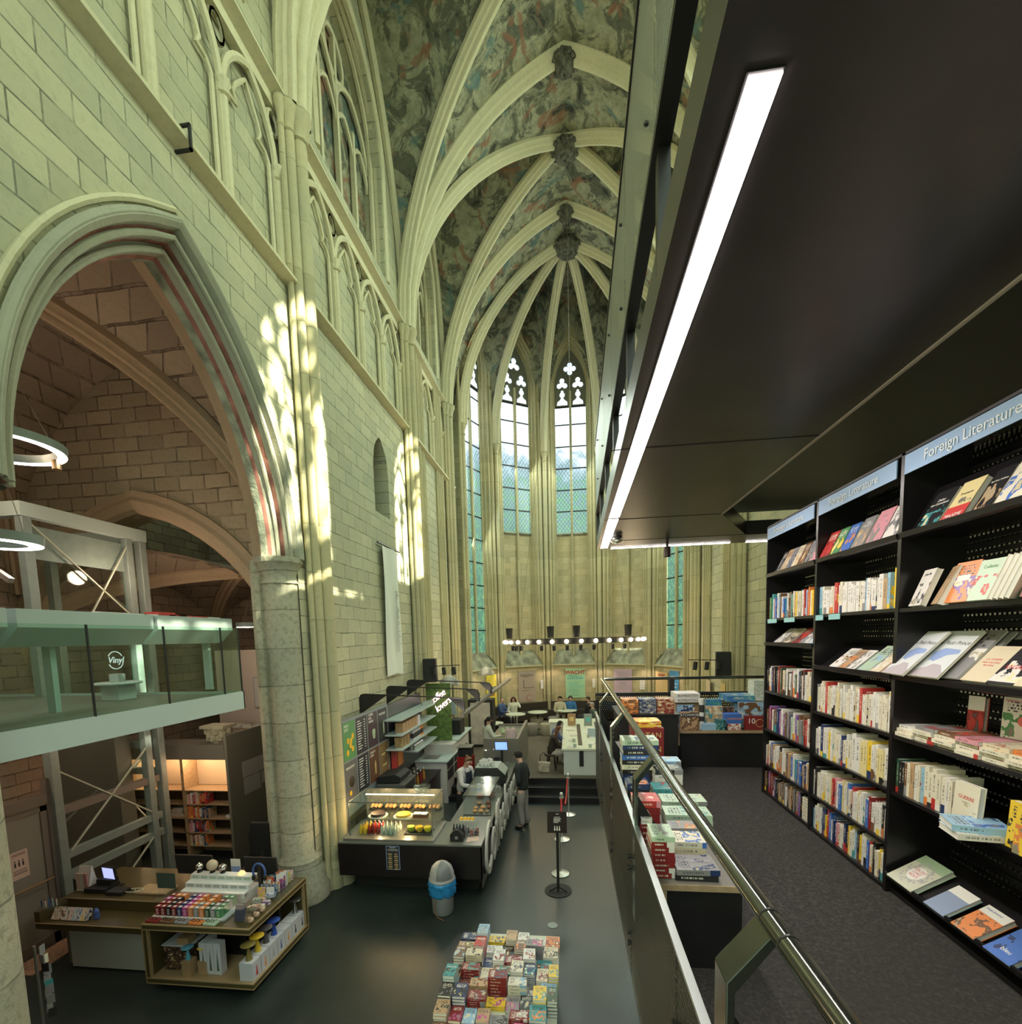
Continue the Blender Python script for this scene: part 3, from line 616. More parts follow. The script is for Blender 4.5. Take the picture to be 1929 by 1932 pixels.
# ---- apse walls and windows
GL = {0: 3.75, 1: 9.25, 2: 9.25, 3: 9.25, 4: 3.75}
aw = MB(); sh = MB(); sil = MB()
ZB, ZSP, OA, OH, IA, IH = 3.75, 15.70, 1.02, 2.1, .72, 1.75
for k in range(5):
    phi = R(STEP*(k-2)); P = lambda u, z, w=0: tuple(fP(phi, u, w, z))
    top = lambda u: ZS+parch(u/FW, 1, WAH)+.3
    panel_cols(aw, lin(-FW, -OA, 3), lambda u: .4, top, P); panel_cols(aw, lin(OA, FW, 3), lambda u: .4, top, P)
    us = lin(-OA, OA, 20); panel_cols(aw, us, lambda u: .4, lambda u: 3.05, P); panel_cols(aw, us, lambda u: ZSP+parch(u, OA, OH), top, P)
    # sloping sill
    sil.add([P(-OA, 3.05, 0), P(OA, 3.05, 0), P(IA, ZB, .42), P(-IA, ZB, .42)], [(0,1,2,3)])
    sil.add([P(-OA, 3.05, 0), P(-OA, ZB, 0), P(-IA, ZB, .42)], [(0,1,2)]); sil.add([P(OA, 3.05, 0), P(OA, ZB, 0), P(IA, ZB, .42)], [(0,1,2)])
    # splayed reveal with rolls
    po = [(-OA, ZB-.65)]+[(s, z) for s, z, _, _ in arch_path(0, OA, ZSP, OH, 12)]+[(OA, ZB-.65)]
    pi_ = [(-IA, ZB)]+[(s, z) for s, z, _, _ in arch_path(0, IA, ZSP, IH, 12)]+[(IA, ZB)]
    for a, b in zip(range(len(po)), range(1, len(po))):
        m1 = [(po[i][0]*.55+pi_[i][0]*.45, po[i][1]*.55+pi_[i][1]*.45) for i in (a, b)]
        aw.add([P(*po[a], 0), P(*po[b], 0), P(*m1[1], .10), P(*m1[0], .10)], [(0,1,2,3)]); aw.add([P(*m1[0], .10), P(*m1[1], .10), P(*pi_[b], .44), P(*pi_[a], .44)], [(0,1,2,3)])
    for f, w, rr in ((.0, 0, .06), (.38, .06, .05), (.65, .22, .045), (.92, .36, .04)):
        sh.tube([P(po[i][0]*(1-f)+pi_[i][0]*f, po[i][1]*(1-f)+pi_[i][1]*f, w) for i in range(len(po))], rr, 6, cap=False)
    # back wall under the short windows
    gz = GL[k]
    if gz > 5:
        aw.add([P(-IA, ZB, .40), P(IA, ZB, .40), P(IA, gz, .40), P(-IA, gz, .40)], [(0,1,2,3)])
        sil.add([P(-IA, gz, .40), P(IA, gz, .40), P(IA, gz-.08, .28), P(-IA, gz-.08, .28)], [(0,1,2,3)]); sil.add([P(-IA, gz-.08, .28), P(IA, gz-.08, .28), P(IA, gz-.16, .40), P(-IA, gz-.16, .40)], [(0,1,2,3)])
        sh.tube([P(0, ZB-.45, .30), P(0, gz, .34)], .06, 6)
    # string over the dado, dado roll
    for zz in (3.0,): sh.tube([P(-FW, zz, -.03), P(FW, zz, -.03)], .055, 6)
    # the window itself
    w = thing('window_%d' % (k+1), None, None); w['kind'] = 'structure'
    q = MB(); pts = [(-IA, gz), (IA, gz)]+[(s, z) for s, z, _, _ in arch_path(0, IA, ZSP, IH, 10)][::-1]
    q.add([P(s, z, .41) for s, z in pts], [tuple(range(len(pts)))]); q.build('glazing', 'leaded_glass', w)
    q = MB().prism([(-.055, gz-.02), (.055, gz-.02), (.055, ZSP-.1), (-.055, ZSP-.1)], lambda u, z, d: P(u, z, .30+d), .12); q.build('mullion', 'stone_shaft', w)
    q = MB()
    zz = gz+.95
    while zz < ZSP-.8: q.prism([(-IA, zz), (IA, zz), (IA, zz+.05), (-IA, zz+.05)], lambda u, z, d: P(u, z, .37+d), .03); zz += .98
    q.prism([(-IA, ZSP-.8), (IA, ZSP-.8), (IA, ZSP-.73), (-IA, ZSP-.73)], lambda u, z, d: P(u, z, .37+d), .03)
    q.build('saddle_bar', 'black_steel', w)
    # tracery plate with lobed lights let into it
    tp = [(-IA, ZSP-.73), (IA, ZSP-.73)]+[(s, z) for s, z, _, _ in arch_path(0, IA, ZSP, IH, 10)][::-1]
    q = MB(); q.prism(tp, lambda u, z, d: P(u, z, .33+d), .05)
    for c, a, z0, h in ((-.36, .33, ZSP-.05, .75), (.36, .33, ZSP-.05, .75)): q.tube([P(s, z, .33) for s, z, _, _ in arch_path(c, a, z0, h, 6)], .035, 6)
    q.tube([P(.34*math.cos(t), ZSP+.87+.34*math.sin(t), .33) for t in lin(0, 2*PI, 16)[:-1]], .035, 6, closed=True)
    q.build('tracery', M('tracery_stone', (.16, .16, .12), .8), w, smooth=True)
    q = MB()
    def disc(cu, cz, r_, sx=1):
        q.add([P(cu+sx*r_*math.cos(t), cz+r_*math.sin(t), .322) for t in lin(0, 2*PI, 12)[:-1]], [tuple(range(12))[::1]])
    four = k == 2
    if four:
        for dx, dz in ((0, .16), (0, -.16), (.17, 0), (-.17, 0), (0, 0)): disc(dx, ZSP+.87+dz, .11)
    else:
        for dx, dz in ((0, .17), (-.15, -.08), (.15, -.08), (0, 0)): disc(dx, ZSP+.87+dz, .12)
    for c in (-.36, .36):
        for dx, dz in ((0, .19), (-.13, -.03), (.13, -.03), (0, .04)): disc(c+dx, ZSP+.18+dz, .11)
        disc(c, ZSP-.25, .12); disc(c, ZSP-.11, .06)
        q.add([*[P(c+a_, ZSP-.75+b_, .322) for a_, b_ in ((-.24, .05), (.24, .05), (.22, .2), (.1, .28), (0, .45), (-.1, .28), (-.22, .2))]], [tuple(range(7))])
    q.build('lobed_light', 'leaded_glass', w)
struct(aw, 'wall_apse', 'stone_apse'); struct(sh, 'trim_16', 'stone_shaft', smooth=True); struct(sil, 'trim_17', M('sill_stone', (.27, .28, .21), .9, noise=.5, nscale=3, bump=.8, bscale=9))
mb = MB()
for ang in [STEP*(j-2.5) for j in range(6)]:
    d = Vector((math.sin(R(ang)), math.cos(R(ang)), 0)); t = Vector((d.y, -d.x, 0))
    for s, rr, off in ((0, .10, .14), (-.20, .06, .10), (.20, .06, .10)):
        p = Vector((APX, APY, 0))+d*(RV-off)+t*s
        mb.tube([(p.x, p.y, .45), (p.x, p.y, 6), (p.x, p.y, ZS-.3)], rr, 8, cap=False)
        if s == 0: cap(mb, p.x, p.y, ZS, rr, 10); mb.lathe([(rr*1.6, 0), (rr*1.6, .25), (rr, .4)], (p.x, p.y, .45), 8)
        if s: mb.tube([(p.x, p.y, ZS-.3), (p.x, p.y, ZS+2.2)], rr, 8)
struct(mb, 'trim_18', 'stone_shaft', smooth=True)
# ---- north aisle behind the arcade
X0, X1, Y0, Y1, AZS, AZC = -10.6, -5.0, 2.8, 8.3, 5.5, 9.5
mb = MB()
def aw_h(x, y, y0, y1, zc):
    u = abs(x-(X0+X1)/2)/((X1-X0)/2); v = abs(y-(y0+y1)/2)/((y1-y0)/2)
    return AZS+(zc-AZS)*max(pt(1-min(1, u)), pt(1-min(1, v)))
mb.grid([[(x, y, aw_h(x, y, Y0, Y1, AZC)) for x in lin(X0, X1+.35, 24)] for y in lin(Y0, Y1, 24)])
mb.grid([[(x, y, aw_h(x, y, Y1, 13.5, AZC-2.4)-.9) for x in lin(X0, X1, 20)] for y in lin(Y1, 13.5, 20)])
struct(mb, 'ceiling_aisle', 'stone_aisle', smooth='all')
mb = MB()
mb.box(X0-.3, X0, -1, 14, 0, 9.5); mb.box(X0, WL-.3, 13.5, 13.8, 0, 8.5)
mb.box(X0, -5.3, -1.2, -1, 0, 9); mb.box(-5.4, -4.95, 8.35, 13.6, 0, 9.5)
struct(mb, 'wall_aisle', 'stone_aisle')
CX, CA, CZ, CH = -7.9, 2.75, 3.5, 3.35
mb = MB(); P = lambda x, z: (x, Y1, z); ys = lin(CX-CA, CX+CA, 24); panel_cols(mb, ys, lambda x: CZ+parch(x-CX, CA, CH), lambda x: aw_h(x, Y1-.01, Y0, Y1, AZC)+.1, P)
pa = arch_path(CX, CA, CZ, CH, 14); prf = [(.42, -.01), (.41, -.05), (.30, -.06), (.22, -.10), (.06, -.10), (0, -.02), (0, .45)]
n = len(prf); o = len(mb.v)
for x, z, nx, nz in pa:
    for e, d in prf: mb.v.append((x+nx*e, Y1+d, z+nz*e))
for i in range(len(pa)-1):
    for j in range(n-1): mb.f.append((o+i*n+j, o+i*n+j+1, o+(i+1)*n+j+1, o+(i+1)*n+j)); mb.m.append(1)
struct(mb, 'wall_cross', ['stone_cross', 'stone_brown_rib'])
mb = MB()
def arib(a, b, y0, y1, zc, dz=0, r_=.13):
    a = Vector(a); b = Vector(b); sweep(mb, [(x*.95, y*1.0) for x, y in RP], [(a.x+(b.x-a.x)*t, a.y+(b.y-a.y)*t, AZS+(zc-AZS)*pt(t)+dz) for t in lin(0, 1, 14)], side=(b-a).cross(Vector((0,0,1))))
c = ((X0+X1)/2, (Y0+Y1)/2, 0)
for x in (X0, X1):
    for y in (Y0, Y1): arib((x, y, 0), c, Y0, Y1, AZC)
    for y in (Y1, 13.5): arib((x, y, 0), (c[0], (Y1+13.5)/2, 0), Y1, 13.5, AZC-2.4, -.9)
mb.tube([(X1+.02, s, z) for s, z, _, _ in arch_path((Y0+Y1)/2, 2.7, AZS, 4, 12)], .10, 6)
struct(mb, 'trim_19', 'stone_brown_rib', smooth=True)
# ================================================================ mezzanine, bookcases, deck above
FZ = 2.77
struct(MB().box(.42, 4.55, -2, 7.0, 2.36, 2.755), 'floor_mezzanine_slab', 'black_steel')
struct(MB().box(.42, 4.55, -2, 7.0, 2.755, FZ), 'floor_mezzanine', 'carpet')
struct(MB().box(.36, .44, -2, 6.9, 2.30, 2.36).box(.36, .375, -2, 6.9, 2.36, 2.5), 'trim_20', 'strip_steel')
PXX = .35
def balustrade():
    t = thing('balustrade', 'perforated steel balustrade with a tubular handrail along the mezzanine edge', 'balustrade')
    ys = [-.9, .35, 1.6, 2.85, 4.1, 5.35, 6.7]
    for a, b in zip(ys, ys[1:]):
        MB().box(PXX-.004, PXX, a+.008, b-.008, 2.32, 3.33).build('perforated_panel', 'perf_steel', t)
    MB().box(PXX-.012, PXX+.016, -.9, 6.7, 3.33, 3.345).build('top_strip', 'strip_steel', t)
    for y in ys[1:-1]:
        for z in (2.55, 2.62, 3.02, 3.09):
            q = MB(); q.lathe([(0, 0), (.012, 0), (.012, .012), (.018, .013), (.018, .022), (0, .022)], (0, 0, 0), 8)
            for i in range(len(q.v)-48, len(q.v)): v = q.v[i]; q.v[i] = (PXX-.004-v[2], y-.04+v[0], z+v[1])
            q.build('bolt', 'black_steel', t)
    MB().tube([(.45, -.9, 3.74), (.45, 2, 3.735), (.45, 6.7, 3.79)], .024, 16).build('handrail', 'rail_steel', t, smooth=True)
    MB().tube([(.45, 6.7, 3.79), (2.4, 6.7, 3.79), (4.5, 6.7, 3.79)], .02, 10).build('cross_handrail', 'rail_steel', t, smooth=True)
    for y in (1.02, 1.12, 2.6, 4.2): MB().tube([(.45, y-.003, 3.738+.006*max(0, y-2)), (.45, y+.003, 3.738+.006*max(0, y-2))], .0246, 16).build('rail_joint', 'black_steel', t)
    for px, py in ((1450, 1745), (1232, 1432), (1175, 1350), (1148, 1308)):
        y = ax(px, py, .45).y; w = .045
        q = MB().prism([(.345, 2.77), (.365, 2.77), (.365, 3.575), (.455, 3.70), (.455, 3.722), (.443, 3.722), (.345, 3.60)], lambda u, z, d: (u, y-w+d, z), 2*w)
        q.build('bracket', 'rail_steel', t, bevel=.003)
        MB().prism([(.366, 2.77), (.50, 2.77), (.50, 3.28), (.366, 3.50)], lambda u, z, d: (u, y+.02+d, z), .01).build('gusset', 'black_steel', t)
    MB().box(1.33, 1.40, 6.66, 6.72, 2.77, 3.79).build('post', 'black_steel', t, bevel=.006)
    MB().box(PXX, 4.5, 6.70, 6.703, 2.5, 3.56).build('end_panel', 'perf_black', t)
    MB().box(PXX, 4.5, 6.69, 6.72, 3.56, 3.60).build('end_strip', 'black_steel', t)
balustrade()
# ---- deck above
def ex(y): return .355+.0155*y
def slab(z0, z1, pts, name, m):
    struct(MB().prism(pts, lambda u, v, d: (u, v, z0+d), z1-z0), name, m)
slab(5.8, 6.0, [(ex(-1.5), -1.5), (1.84, -1.5), (1.84, 6.2), (2.6, 7.6), (4.55, 7.6), (4.55, 8.25), (ex(8.25), 8.25)], 'ceiling_deck', 'ceiling_panel')
struct(MB().box(1.84, 4.55, -1.5, 7.6, 6.12, 6.2), 'ceiling_recess', 'black_steel')
struct(MB().box(1.83, 1.85, -1.5, 6.2, 5.79, 5.82), 'trim_21', M('pale_trim', (.50, .42, .38), .5))
struct(MB().box(ex(0)-.02, 1.84, 3.895, 3.905, 5.797, 5.8).box(ex(0)+.1, 1.84, 6.18, 6.19, 5.797, 5.8).box(.5, 3.5, 7.55, 7.56, 5.797, 5.8), 'trim_22', 'rubber')
def strip_light(name, label, poly, z=5.79):
    t = thing(name, label, 'ceiling light', group=None)
    MB().prism(poly, lambda u, v, d: (u, v, z+d), .012).build('diffuser', 'lamp_white', t)
    cx = sum(p[0] for p in poly)/4; cy = sum(p[1] for p in poly)/4
    MB().prism([(cx+(u-cx)*(1.12 if abs(u-cx) < .2 else 1.004), cy+(v-cy)*(1.12 if abs(v-cy) < .2 else 1.004)) for u, v in poly], lambda u, v, d: (u, v, z+.004+d), .006).build('frame', 'black_steel', t)
    return t
strip_light('strip_light', 'long white recessed strip light running along the black mezzanine ceiling', [(.472, 1.42), (.555, 1.42), (.62, 6.02), (.50, 6.02)])
strip_light('strip_light', 'short white strip light ending at the far corner of the black ceiling', [(.50, 6.14), (.62, 6.14), (.64, 8.1), (.53, 8.1)])
strip_light('strip_light', 'thin white strip light across the far end of the black ceiling', [(.70, 8.14), (2.55, 8.14), (2.55, 8.2), (.70, 8.2)])
strip_light('strip_light', 'short piece of white strip light beside the top of the bookcases', [(2.80, 8.14), (3.6, 8.14), (3.6, 8.2), (2.80, 8.2)])
p = az(1165, 1015, 5.79)
t = thing('ceiling_detector', 'small round metal detector on the far corner of the black ceiling', 'detector')
MB().lathe([(.0, .0), (.07, .0), (.075, -.02), (.0, -.03)], (p.x, p.y, 5.80), 16).build('base', 'brushed', t, smooth=True)
MB().lathe([(.03, -.02), (.09, -.05), (.085, -.07), (0, -.09)], (p.x, p.y, 5.80), 16).build('head', 'chrome', t, smooth=True)
p = az(1262, 1022, 5.79)
t = thing('ceiling_spotlight', 'dark cylindrical spotlight hanging below the far end of the deck', 'spotlight')
MB().lathe([(0, 0), (.02, 0), (.02, -.06), (.055, -.07), (.055, -.22), (.045, -.22), (.04, -.2), (0, -.2)], (p.x, 7.9, 5.80), 16).build('housing', M('dark_bronze', (.08, .045, .04), .4), t, smooth=True)
# upper balustrade
t = thing('balustrade', 'perforated grey steel balustrade of the deck above, seen from below', 'balustrade')
ub = MB(); pn = MB(); q = MB(); ps = MB()
for a, b in zip(lin(-1.4, 8.3, 8), lin(-1.4, 8.3, 8)[1:]):
    MB().add([(ex(a)-.01, a+.01, 6.40), (ex(b)-.01, b-.01, 6.40), (ex(b)-.01, b-.01, 7.45), (ex(a)-.01, a+.01, 7.45), (ex(a)-.006, a+.01, 6.40), (ex(b)-.006, b-.01, 6.40), (ex(b)-.006, b-.01, 7.45), (ex(a)-.006, a+.01, 7.45)], [(0,1,2,3), (7,6,5,4)]).build('perforated_panel', 'perf_upper', t)
    MB().box(ex(b)+.0, ex(b)+.05, b-.03, b+.03, 5.9, 7.3).build('post', 'black_steel', t)
    for z in (6.62, 7.15): MB().sphere((ex(a)-.02, a+.15, z), .012, 6).build('bolt', 'black_steel', t)
MB().prism([(ex(-1.4)-.02, -1.4), (ex(-1.4)+.05, -1.4), (ex(8.3)+.05, 8.3), (ex(8.3)-.02, 8.3)], lambda u, v, d: (u, v, 6.36+d), .04).build('bottom_rail', 'black_steel', t)
MB().prism([(ex(-1.4)-.02, -1.4), (ex(-1.4)+.03, -1.4), (ex(8.3)+.03, 8.3), (ex(8.3)-.02, 8.3)], lambda u, v, d: (u, v, 7.45+d), .03).build('top_strip', 'black_steel', t)
# ---- books
CN = {'white': (.72, .70, .67), 'cream': (.66, .58, .42), 'ivory': (.70, .66, .54), 'red': (.48, .04, .035), 'dark red': (.22, .02, .02), 'orange': (.68, .22, .06), 'yellow': (.78, .55, .05), 'pale yellow': (.72, .62, .32),
      'green': (.08, .25, .10), 'dark green': (.03, .09, .05), 'teal': (.06, .30, .32), 'blue': (.05, .15, .50), 'light blue': (.30, .50, .68), 'navy': (.02, .04, .13), 'black': (.018, .018, .02), 'grey': (.25, .25, .26),
      'brown': (.16, .08, .04), 'tan': (.48, .32, .18), 'pink': (.65, .30, .36), 'magenta': (.50, .07, .28), 'purple': (.20, .10, .35), 'pale green': (.42, .55, .42)}
ORD = 'first second third fourth fifth sixth seventh eighth ninth tenth eleventh twelfth thirteenth fourteenth fifteenth sixteenth seventeenth eighteenth nineteenth twentieth twenty-first twenty-second twenty-third twenty-fourth twenty-fifth twenty-sixth twenty-seventh twenty-eighth twenty-ninth thirtieth thirty-first thirty-second thirty-third thirty-fourth thirty-fifth thirty-sixth thirty-seventh thirty-eighth thirty-ninth fortieth'.split()
MESHC = {}
def book_mesh(w, h, t):
    k = (round(w, 2), round(h, 2), round(t, 3))
    if k not in MESHC:
        w, h, t = k; c = min(.003, t*.12); mb = MB()
        mb.box(-w/2, w/2, 0, h, 0, c).box(-w/2, w/2, 0, h, t-c, t).box(-w/2, -w/2+c, 0, h, c, t-c)
        mb.box(-w/2+c, w/2-.003, .002, h-.002, c, t-c, 1)
        o = mb.build('book', ['book_cover', 'paper']); MESHC[k] = o.data; bpy.data.objects.remove(o)
    return MESHC[k]
def place(name, me, loc, rot, col, acc=None, parent=None):
    o = bpy.data.objects.new(name, me); COL.objects.link(o); o.location = loc; o.rotation_euler = rot
    o.color = (*(CN[col] if isinstance(col, str) else col), 1); a = acc or random.choice([CN[k] for k in ('red', 'navy', 'black', 'orange', 'teal', 'yellow', 'white', 'grey', 'brown')])
    o['accent'] = [float(x) for x in (CN[a] if isinstance(a, str) else a)]+[1.0]
    if parent: o.parent = parent
    return o
def shelf_row(yh, yl, z, pal, hr, tr, where, group, maxn=60, depth=(.13, .16), x=1.94, lean=.12):
    y = yh; n = 0
    while y > yl+tr[0] and n < maxn:
        t = round(random.uniform(*tr), 3); h = random.uniform(*hr); w = random.uniform(*depth); c = random.choice(pal)
        if isinstance(c, tuple): c, t = c
        if y-t < yl: break
        me = book_mesh(w, h, t); L = random.uniform(0, .03) if random.random() < lean else 0
        o = place('book', me, (x+w/2+random.uniform(0, .012), y, z+.001), (R(90), L, 0) if False else (R(90), 0, 0), c)
        tag(o, '%s %s book, %s from left on %s' % (c, 'thick' if t > .032 else ('thin' if t < .018 else 'slim'), ORD[min(n, 39)], where), 'book', group)
        y -= t+random.choice((.0005, .001, .002)); n += 1
    return y
def face_book(y, z, w, h, t, tilt, col, acc, label, group=None, x=1.925, yaw=0, name='book'):
    o = place(name, book_mesh(w, h, t), (0, 0, 0), (0, 0, 0), col, acc)
    U = Vector((math.sin(tilt), 0, math.cos(tilt))); N = Vector((-math.cos(tilt), 0, math.sin(tilt))); X = U.cross(N)
    m = Matrix((X, U, N)).transposed().to_4x4(); m = Matrix.Rotation(yaw, 4, 'Z') @ m
    # the cover's lower front edge rests at (x, z)
    o.matrix_world = Matrix.Translation(Vector((x, y, z))-(Matrix.Rotation(yaw, 4, 'Z') @ (N*t))) @ m
    tag(o, label, 'book', group); return o
def cover_text(o, s, v, size, mat, w=None, u=0, shear=0, name='title_lettering'):
    """lettering printed on a cover; u, v are fractions of width and height"""
    bb = o.data.vertices; xs = [q.co.x for q in bb]; ysx = [q.co.y for q in bb]; zs = [q.co.z for q in bb]
    h = max(ysx); t = max(zs)
    o.material_slots[0].link = 'OBJECT'; o.material_slots[0].material = MATS['book_cover_plain']
    return text(s, o, mat, size, (u, v*h, t+.0006), (1,0,0), (0,1,0), ext=.0003, name=name, shear=shear)
for nm, c in (('ink_black', (.03, .03, .035)), ('ink_white', (.85, .84, .80)), ('ink_red', (.55, .04, .04)), ('ink_gold', (.65, .48, .20)), ('ink_blue', (.06, .12, .38)), ('ink_teal', (.10, .45, .50)), ('ink_grey', (.35, .35, .35)), ('ink_sky', (.25, .35, .62)), ('ink_mauve', (.42, .38, .42)), ('ink_green', (.10, .28, .10)), ('ink_orange', (.75, .28, .06))): M(nm, c, .5)
# ---- three bookcases
def shelf_flat(t, y0, y1, z, d=.32, edge='black_gloss'): return MB().box(1.925, 1.925+d, y0+.016, y1-.016, z-.022, z).build('shelf', edge, t)
def shelf_tilt(t, y0, y1, z, tilt):
    s, c = math.sin(tilt), math.cos(tilt)
    q = MB().prism([(1.905, z+.018), (1.912, z-.012), (1.93, z-.02), (2.24, z-.02+.31*.0), (2.24, z-.005), (1.935, z-.002), (1.915, z+.022)], lambda u, v, d: (u, y0+.016+d, v), y1-y0-.032)
    q.prism([(1.95, z), (1.955, z), (1.95+.30*s+.005, z+.30*c), (1.95+.30*s, z+.30*c)], lambda u, v, d: (u, y0+.016+d, v), y1-y0-.032)
    return q.build('sloping_shelf', 'black_gloss', t)
BK = [('farthest', 4.08, 5.04), ('middle', 3.12, 4.08), ('nearest', 2.16, 3.12)]
BCW = {'farthest': 'far', 'middle': 'middle', 'nearest': 'near'}
BC = {}
for nm, y0, y1 in BK:
    t = thing('bookcase', {'farthest': 'black bookcase at the far end of the row, full of mixed coloured spines', 'middle': 'black bookcase between the other two, shelves full of mostly white spines', 'nearest': 'black bookcase closest to the viewer, with large books shown face out'}[nm], 'bookcase', group=None)
    BC[nm] = t
    q = MB().box(1.92, 2.27, y1-.015, y1, FZ, 5.39).box(1.92, 2.27, y0, y0+.015, FZ, 5.39).box(1.92, 2.27, y0, y1, 5.375, 5.39).box(1.95, 2.27, y0, y1, FZ, 2.80)
    for z in lin(2.9, 5.3, 60): q.box(2.262, 2.27, y0, y1, z, z+.028)
    q.build('carcass', 'black_gloss', t)
    MB().box(2.272, 2.275, y0, y1, FZ, 5.39).build('back_panel', 'perf_black', t)
    s = MB().box(1.916, 1.922, y0+.05, y1-.02, 5.262, 5.368).build('sign_panel', 'sign_blue', t)
    text('Foreign Literature', s, 'sign_text', .078, (1.913, y0+.5, 5.315), (0, -1, 0), (0, 0, 1), ext=.001)
TL = {'farthest': [(4.92, 35), (4.265, 50)], 'middle': [(4.92, 35), (4.10, 52)], 'nearest': [(4.92, 30), (4.10, 42), (2.885, 62)]}
FL = {'farthest': [4.51, 3.81, 3.43, 3.07, 2.80], 'middle': [4.51, 3.755, 3.41, 3.075, 2.80], 'nearest': [4.505, 3.755, 3.41]}
for nm, y0, y1 in BK:
    for z, a in TL[nm]: shelf_tilt(BC[nm], y0, y1, z, R(a))
    for z in FL[nm]: shelf_flat(BC[nm], y0, y1, z, edge='black_gloss')
MIX = ['white', 'orange', 'green', 'white', 'blue', 'orange', 'yellow', 'red', 'brown', 'teal', 'white', 'cream', 'light blue']
DARK = ['black', 'dark red', 'white', 'dark green', 'black', 'navy', 'grey', 'white', 'dark red', 'cream', 'green']
BLU = ['navy', 'white', 'black', 'red', 'brown', 'grey', 'purple', 'pale green', 'dark red']
WHT = ['white']*6+['ivory']*5+['cream']*3+['red', 'pale yellow', 'grey', 'white']
CRM = ['cream', 'pale yellow', 'ivory', 'white', 'ivory', 'yellow', 'white', 'navy', 'white']
EDG = ['white', 'white', 'red', 'white', 'blue', 'ivory', 'pale yellow', 'white', 'dark red', 'ivory', 'ivory', 'white', 'ivory', 'ivory', 'pink', 'white', 'black']
random.seed(11)
def row(nm, z, pal, hr, tr, pos, yh=None, yl=None, **k):
    y0, y1 = [(a, b) for n, a, b in BK if n == nm][0]
    return shelf_row((yh or y1-.02), (yl or y0+.02), z, pal, hr, tr, 'the %s shelf of the %s bookcase' % (pos, BCW[nm]), 'books on the %s shelf of the %s bookcase' % (pos, BCW[nm]), **k)
row('farthest', 4.51, MIX, (.17, .23), (.016, .038), 'second'); row('farthest', 3.81, DARK, (.19, .25), (.016, .038), 'fourth')
row('farthest', 3.43, BLU, (.19, .25), (.018, .04), 'fifth'); row('farthest', 3.07, ['white', 'tan', 'blue', 'blue', 'navy', 'navy', 'black', 'tan', 'white', 'teal'], (.18, .24), (.018, .036), 'sixth')
yy = row('farthest', 2.80, ['brown', 'black', 'black', 'white', 'tan', 'black', 'dark red', 'grey', 'brown', 'purple'], (.16, .22), (.014, .032), 'bottom', yl=4.26)
for k in range(7):
    o = place('book', book_mesh(.13, .20, .026), (2.02, 4.11, 2.802+.0275*k), (0, 0, R(-90+random.uniform(-3, 3)) if False else 0), 'ivory'); o.location.y = 4.12
    o.rotation_euler = (0, 0, 0); o.location = (2.01, 4.10, 2.802+.0275*k); o.data = book_mesh(.14, .13, .026)
    tag(o, 'ivory book lying flat, %s up in the stack at the end of the bottom shelf' % ORD[k], 'book', 'books stacked flat on the bottom shelf of the far bookcase')
row('middle', 4.51, ['white', 'white', 'ivory', 'white', 'tan', 'white', 'red', 'ivory', 'white', 'white', 'light blue', 'white'], (.175, .225), (.018, .042), 'second', yl=3.2)
row('middle', 4.51, ['yellow'], (.235, .24), (.04, .045), 'second', yh=3.195, maxn=1)
row('middle', 3.755, WHT, (.18, .25), (.014, .034), 'fourth'); row('middle', 3.41, CRM, (.19, .26), (.018, .048), 'fifth'); row('middle', 3.075, EDG, (.18, .235), (.014, .034), 'sixth')
row('middle', 2.80, ['white', 'white', 'black', 'navy', 'ivory', 'red', 'white', 'white', 'ivory', 'light blue', 'yellow', 'cream', 'blue', 'pink'], (.16, .22), (.016, .034), 'bottom')
# nearest bookcase, fifth shelf: a few dark spines, cream spines
row('nearest', 3.41, ['black', 'dark green', 'brown'], (.19, .2), (.02, .024), 'lowest flat', maxn=4)
shelf_row(3.005, 2.66, 3.41, ['cream', 'ivory', 'light blue', 'ivory', 'ivory', 'tan', 'white', 'ivory'], (.19, .23), (.022, .034), 'the lowest flat shelf beside the black spines', 'books on the lowest flat shelf of the near bookcase')
def FB(*a, **k): return face_book(*a, **k)
b = FB(2.565, 3.411, .155, .215, .028, R(4), 'ivory', 'ivory', 'cream book titled GUERRE standing face out beside the row of cream spines')
cover_text(b, 'GUERRE', .66, .026, 'ink_red'); cover_text(b, 'LES INEDITS', .55, .008, 'ink_grey')
for k, (c, a) in enumerate((('white', 'light blue'), ('light blue', 'blue'))):
    o = place('book', book_mesh(.16, .22, .03), (2.0, 2.42, 3.411+.031*k), (0, 0, R(80-8*k)), c, a); tag(o, '%s of two books lying flat beside the cream GUERRE book' % ('lower' if k == 0 else 'upper, blue and white'), 'book', 'two books lying flat on the lowest flat shelf')
for k, (y, c, a) in enumerate(((2.27, 'yellow', 'black'), (2.20, 'yellow', 'orange'))):
    b = FB(y, 3.411, .13, .21, .035, R(3), c, a, ['yellow and black book face out at the edge of the lowest flat shelf', 'yellow and orange book in front of the yellow and black one'][k], x=1.93-.03*k)
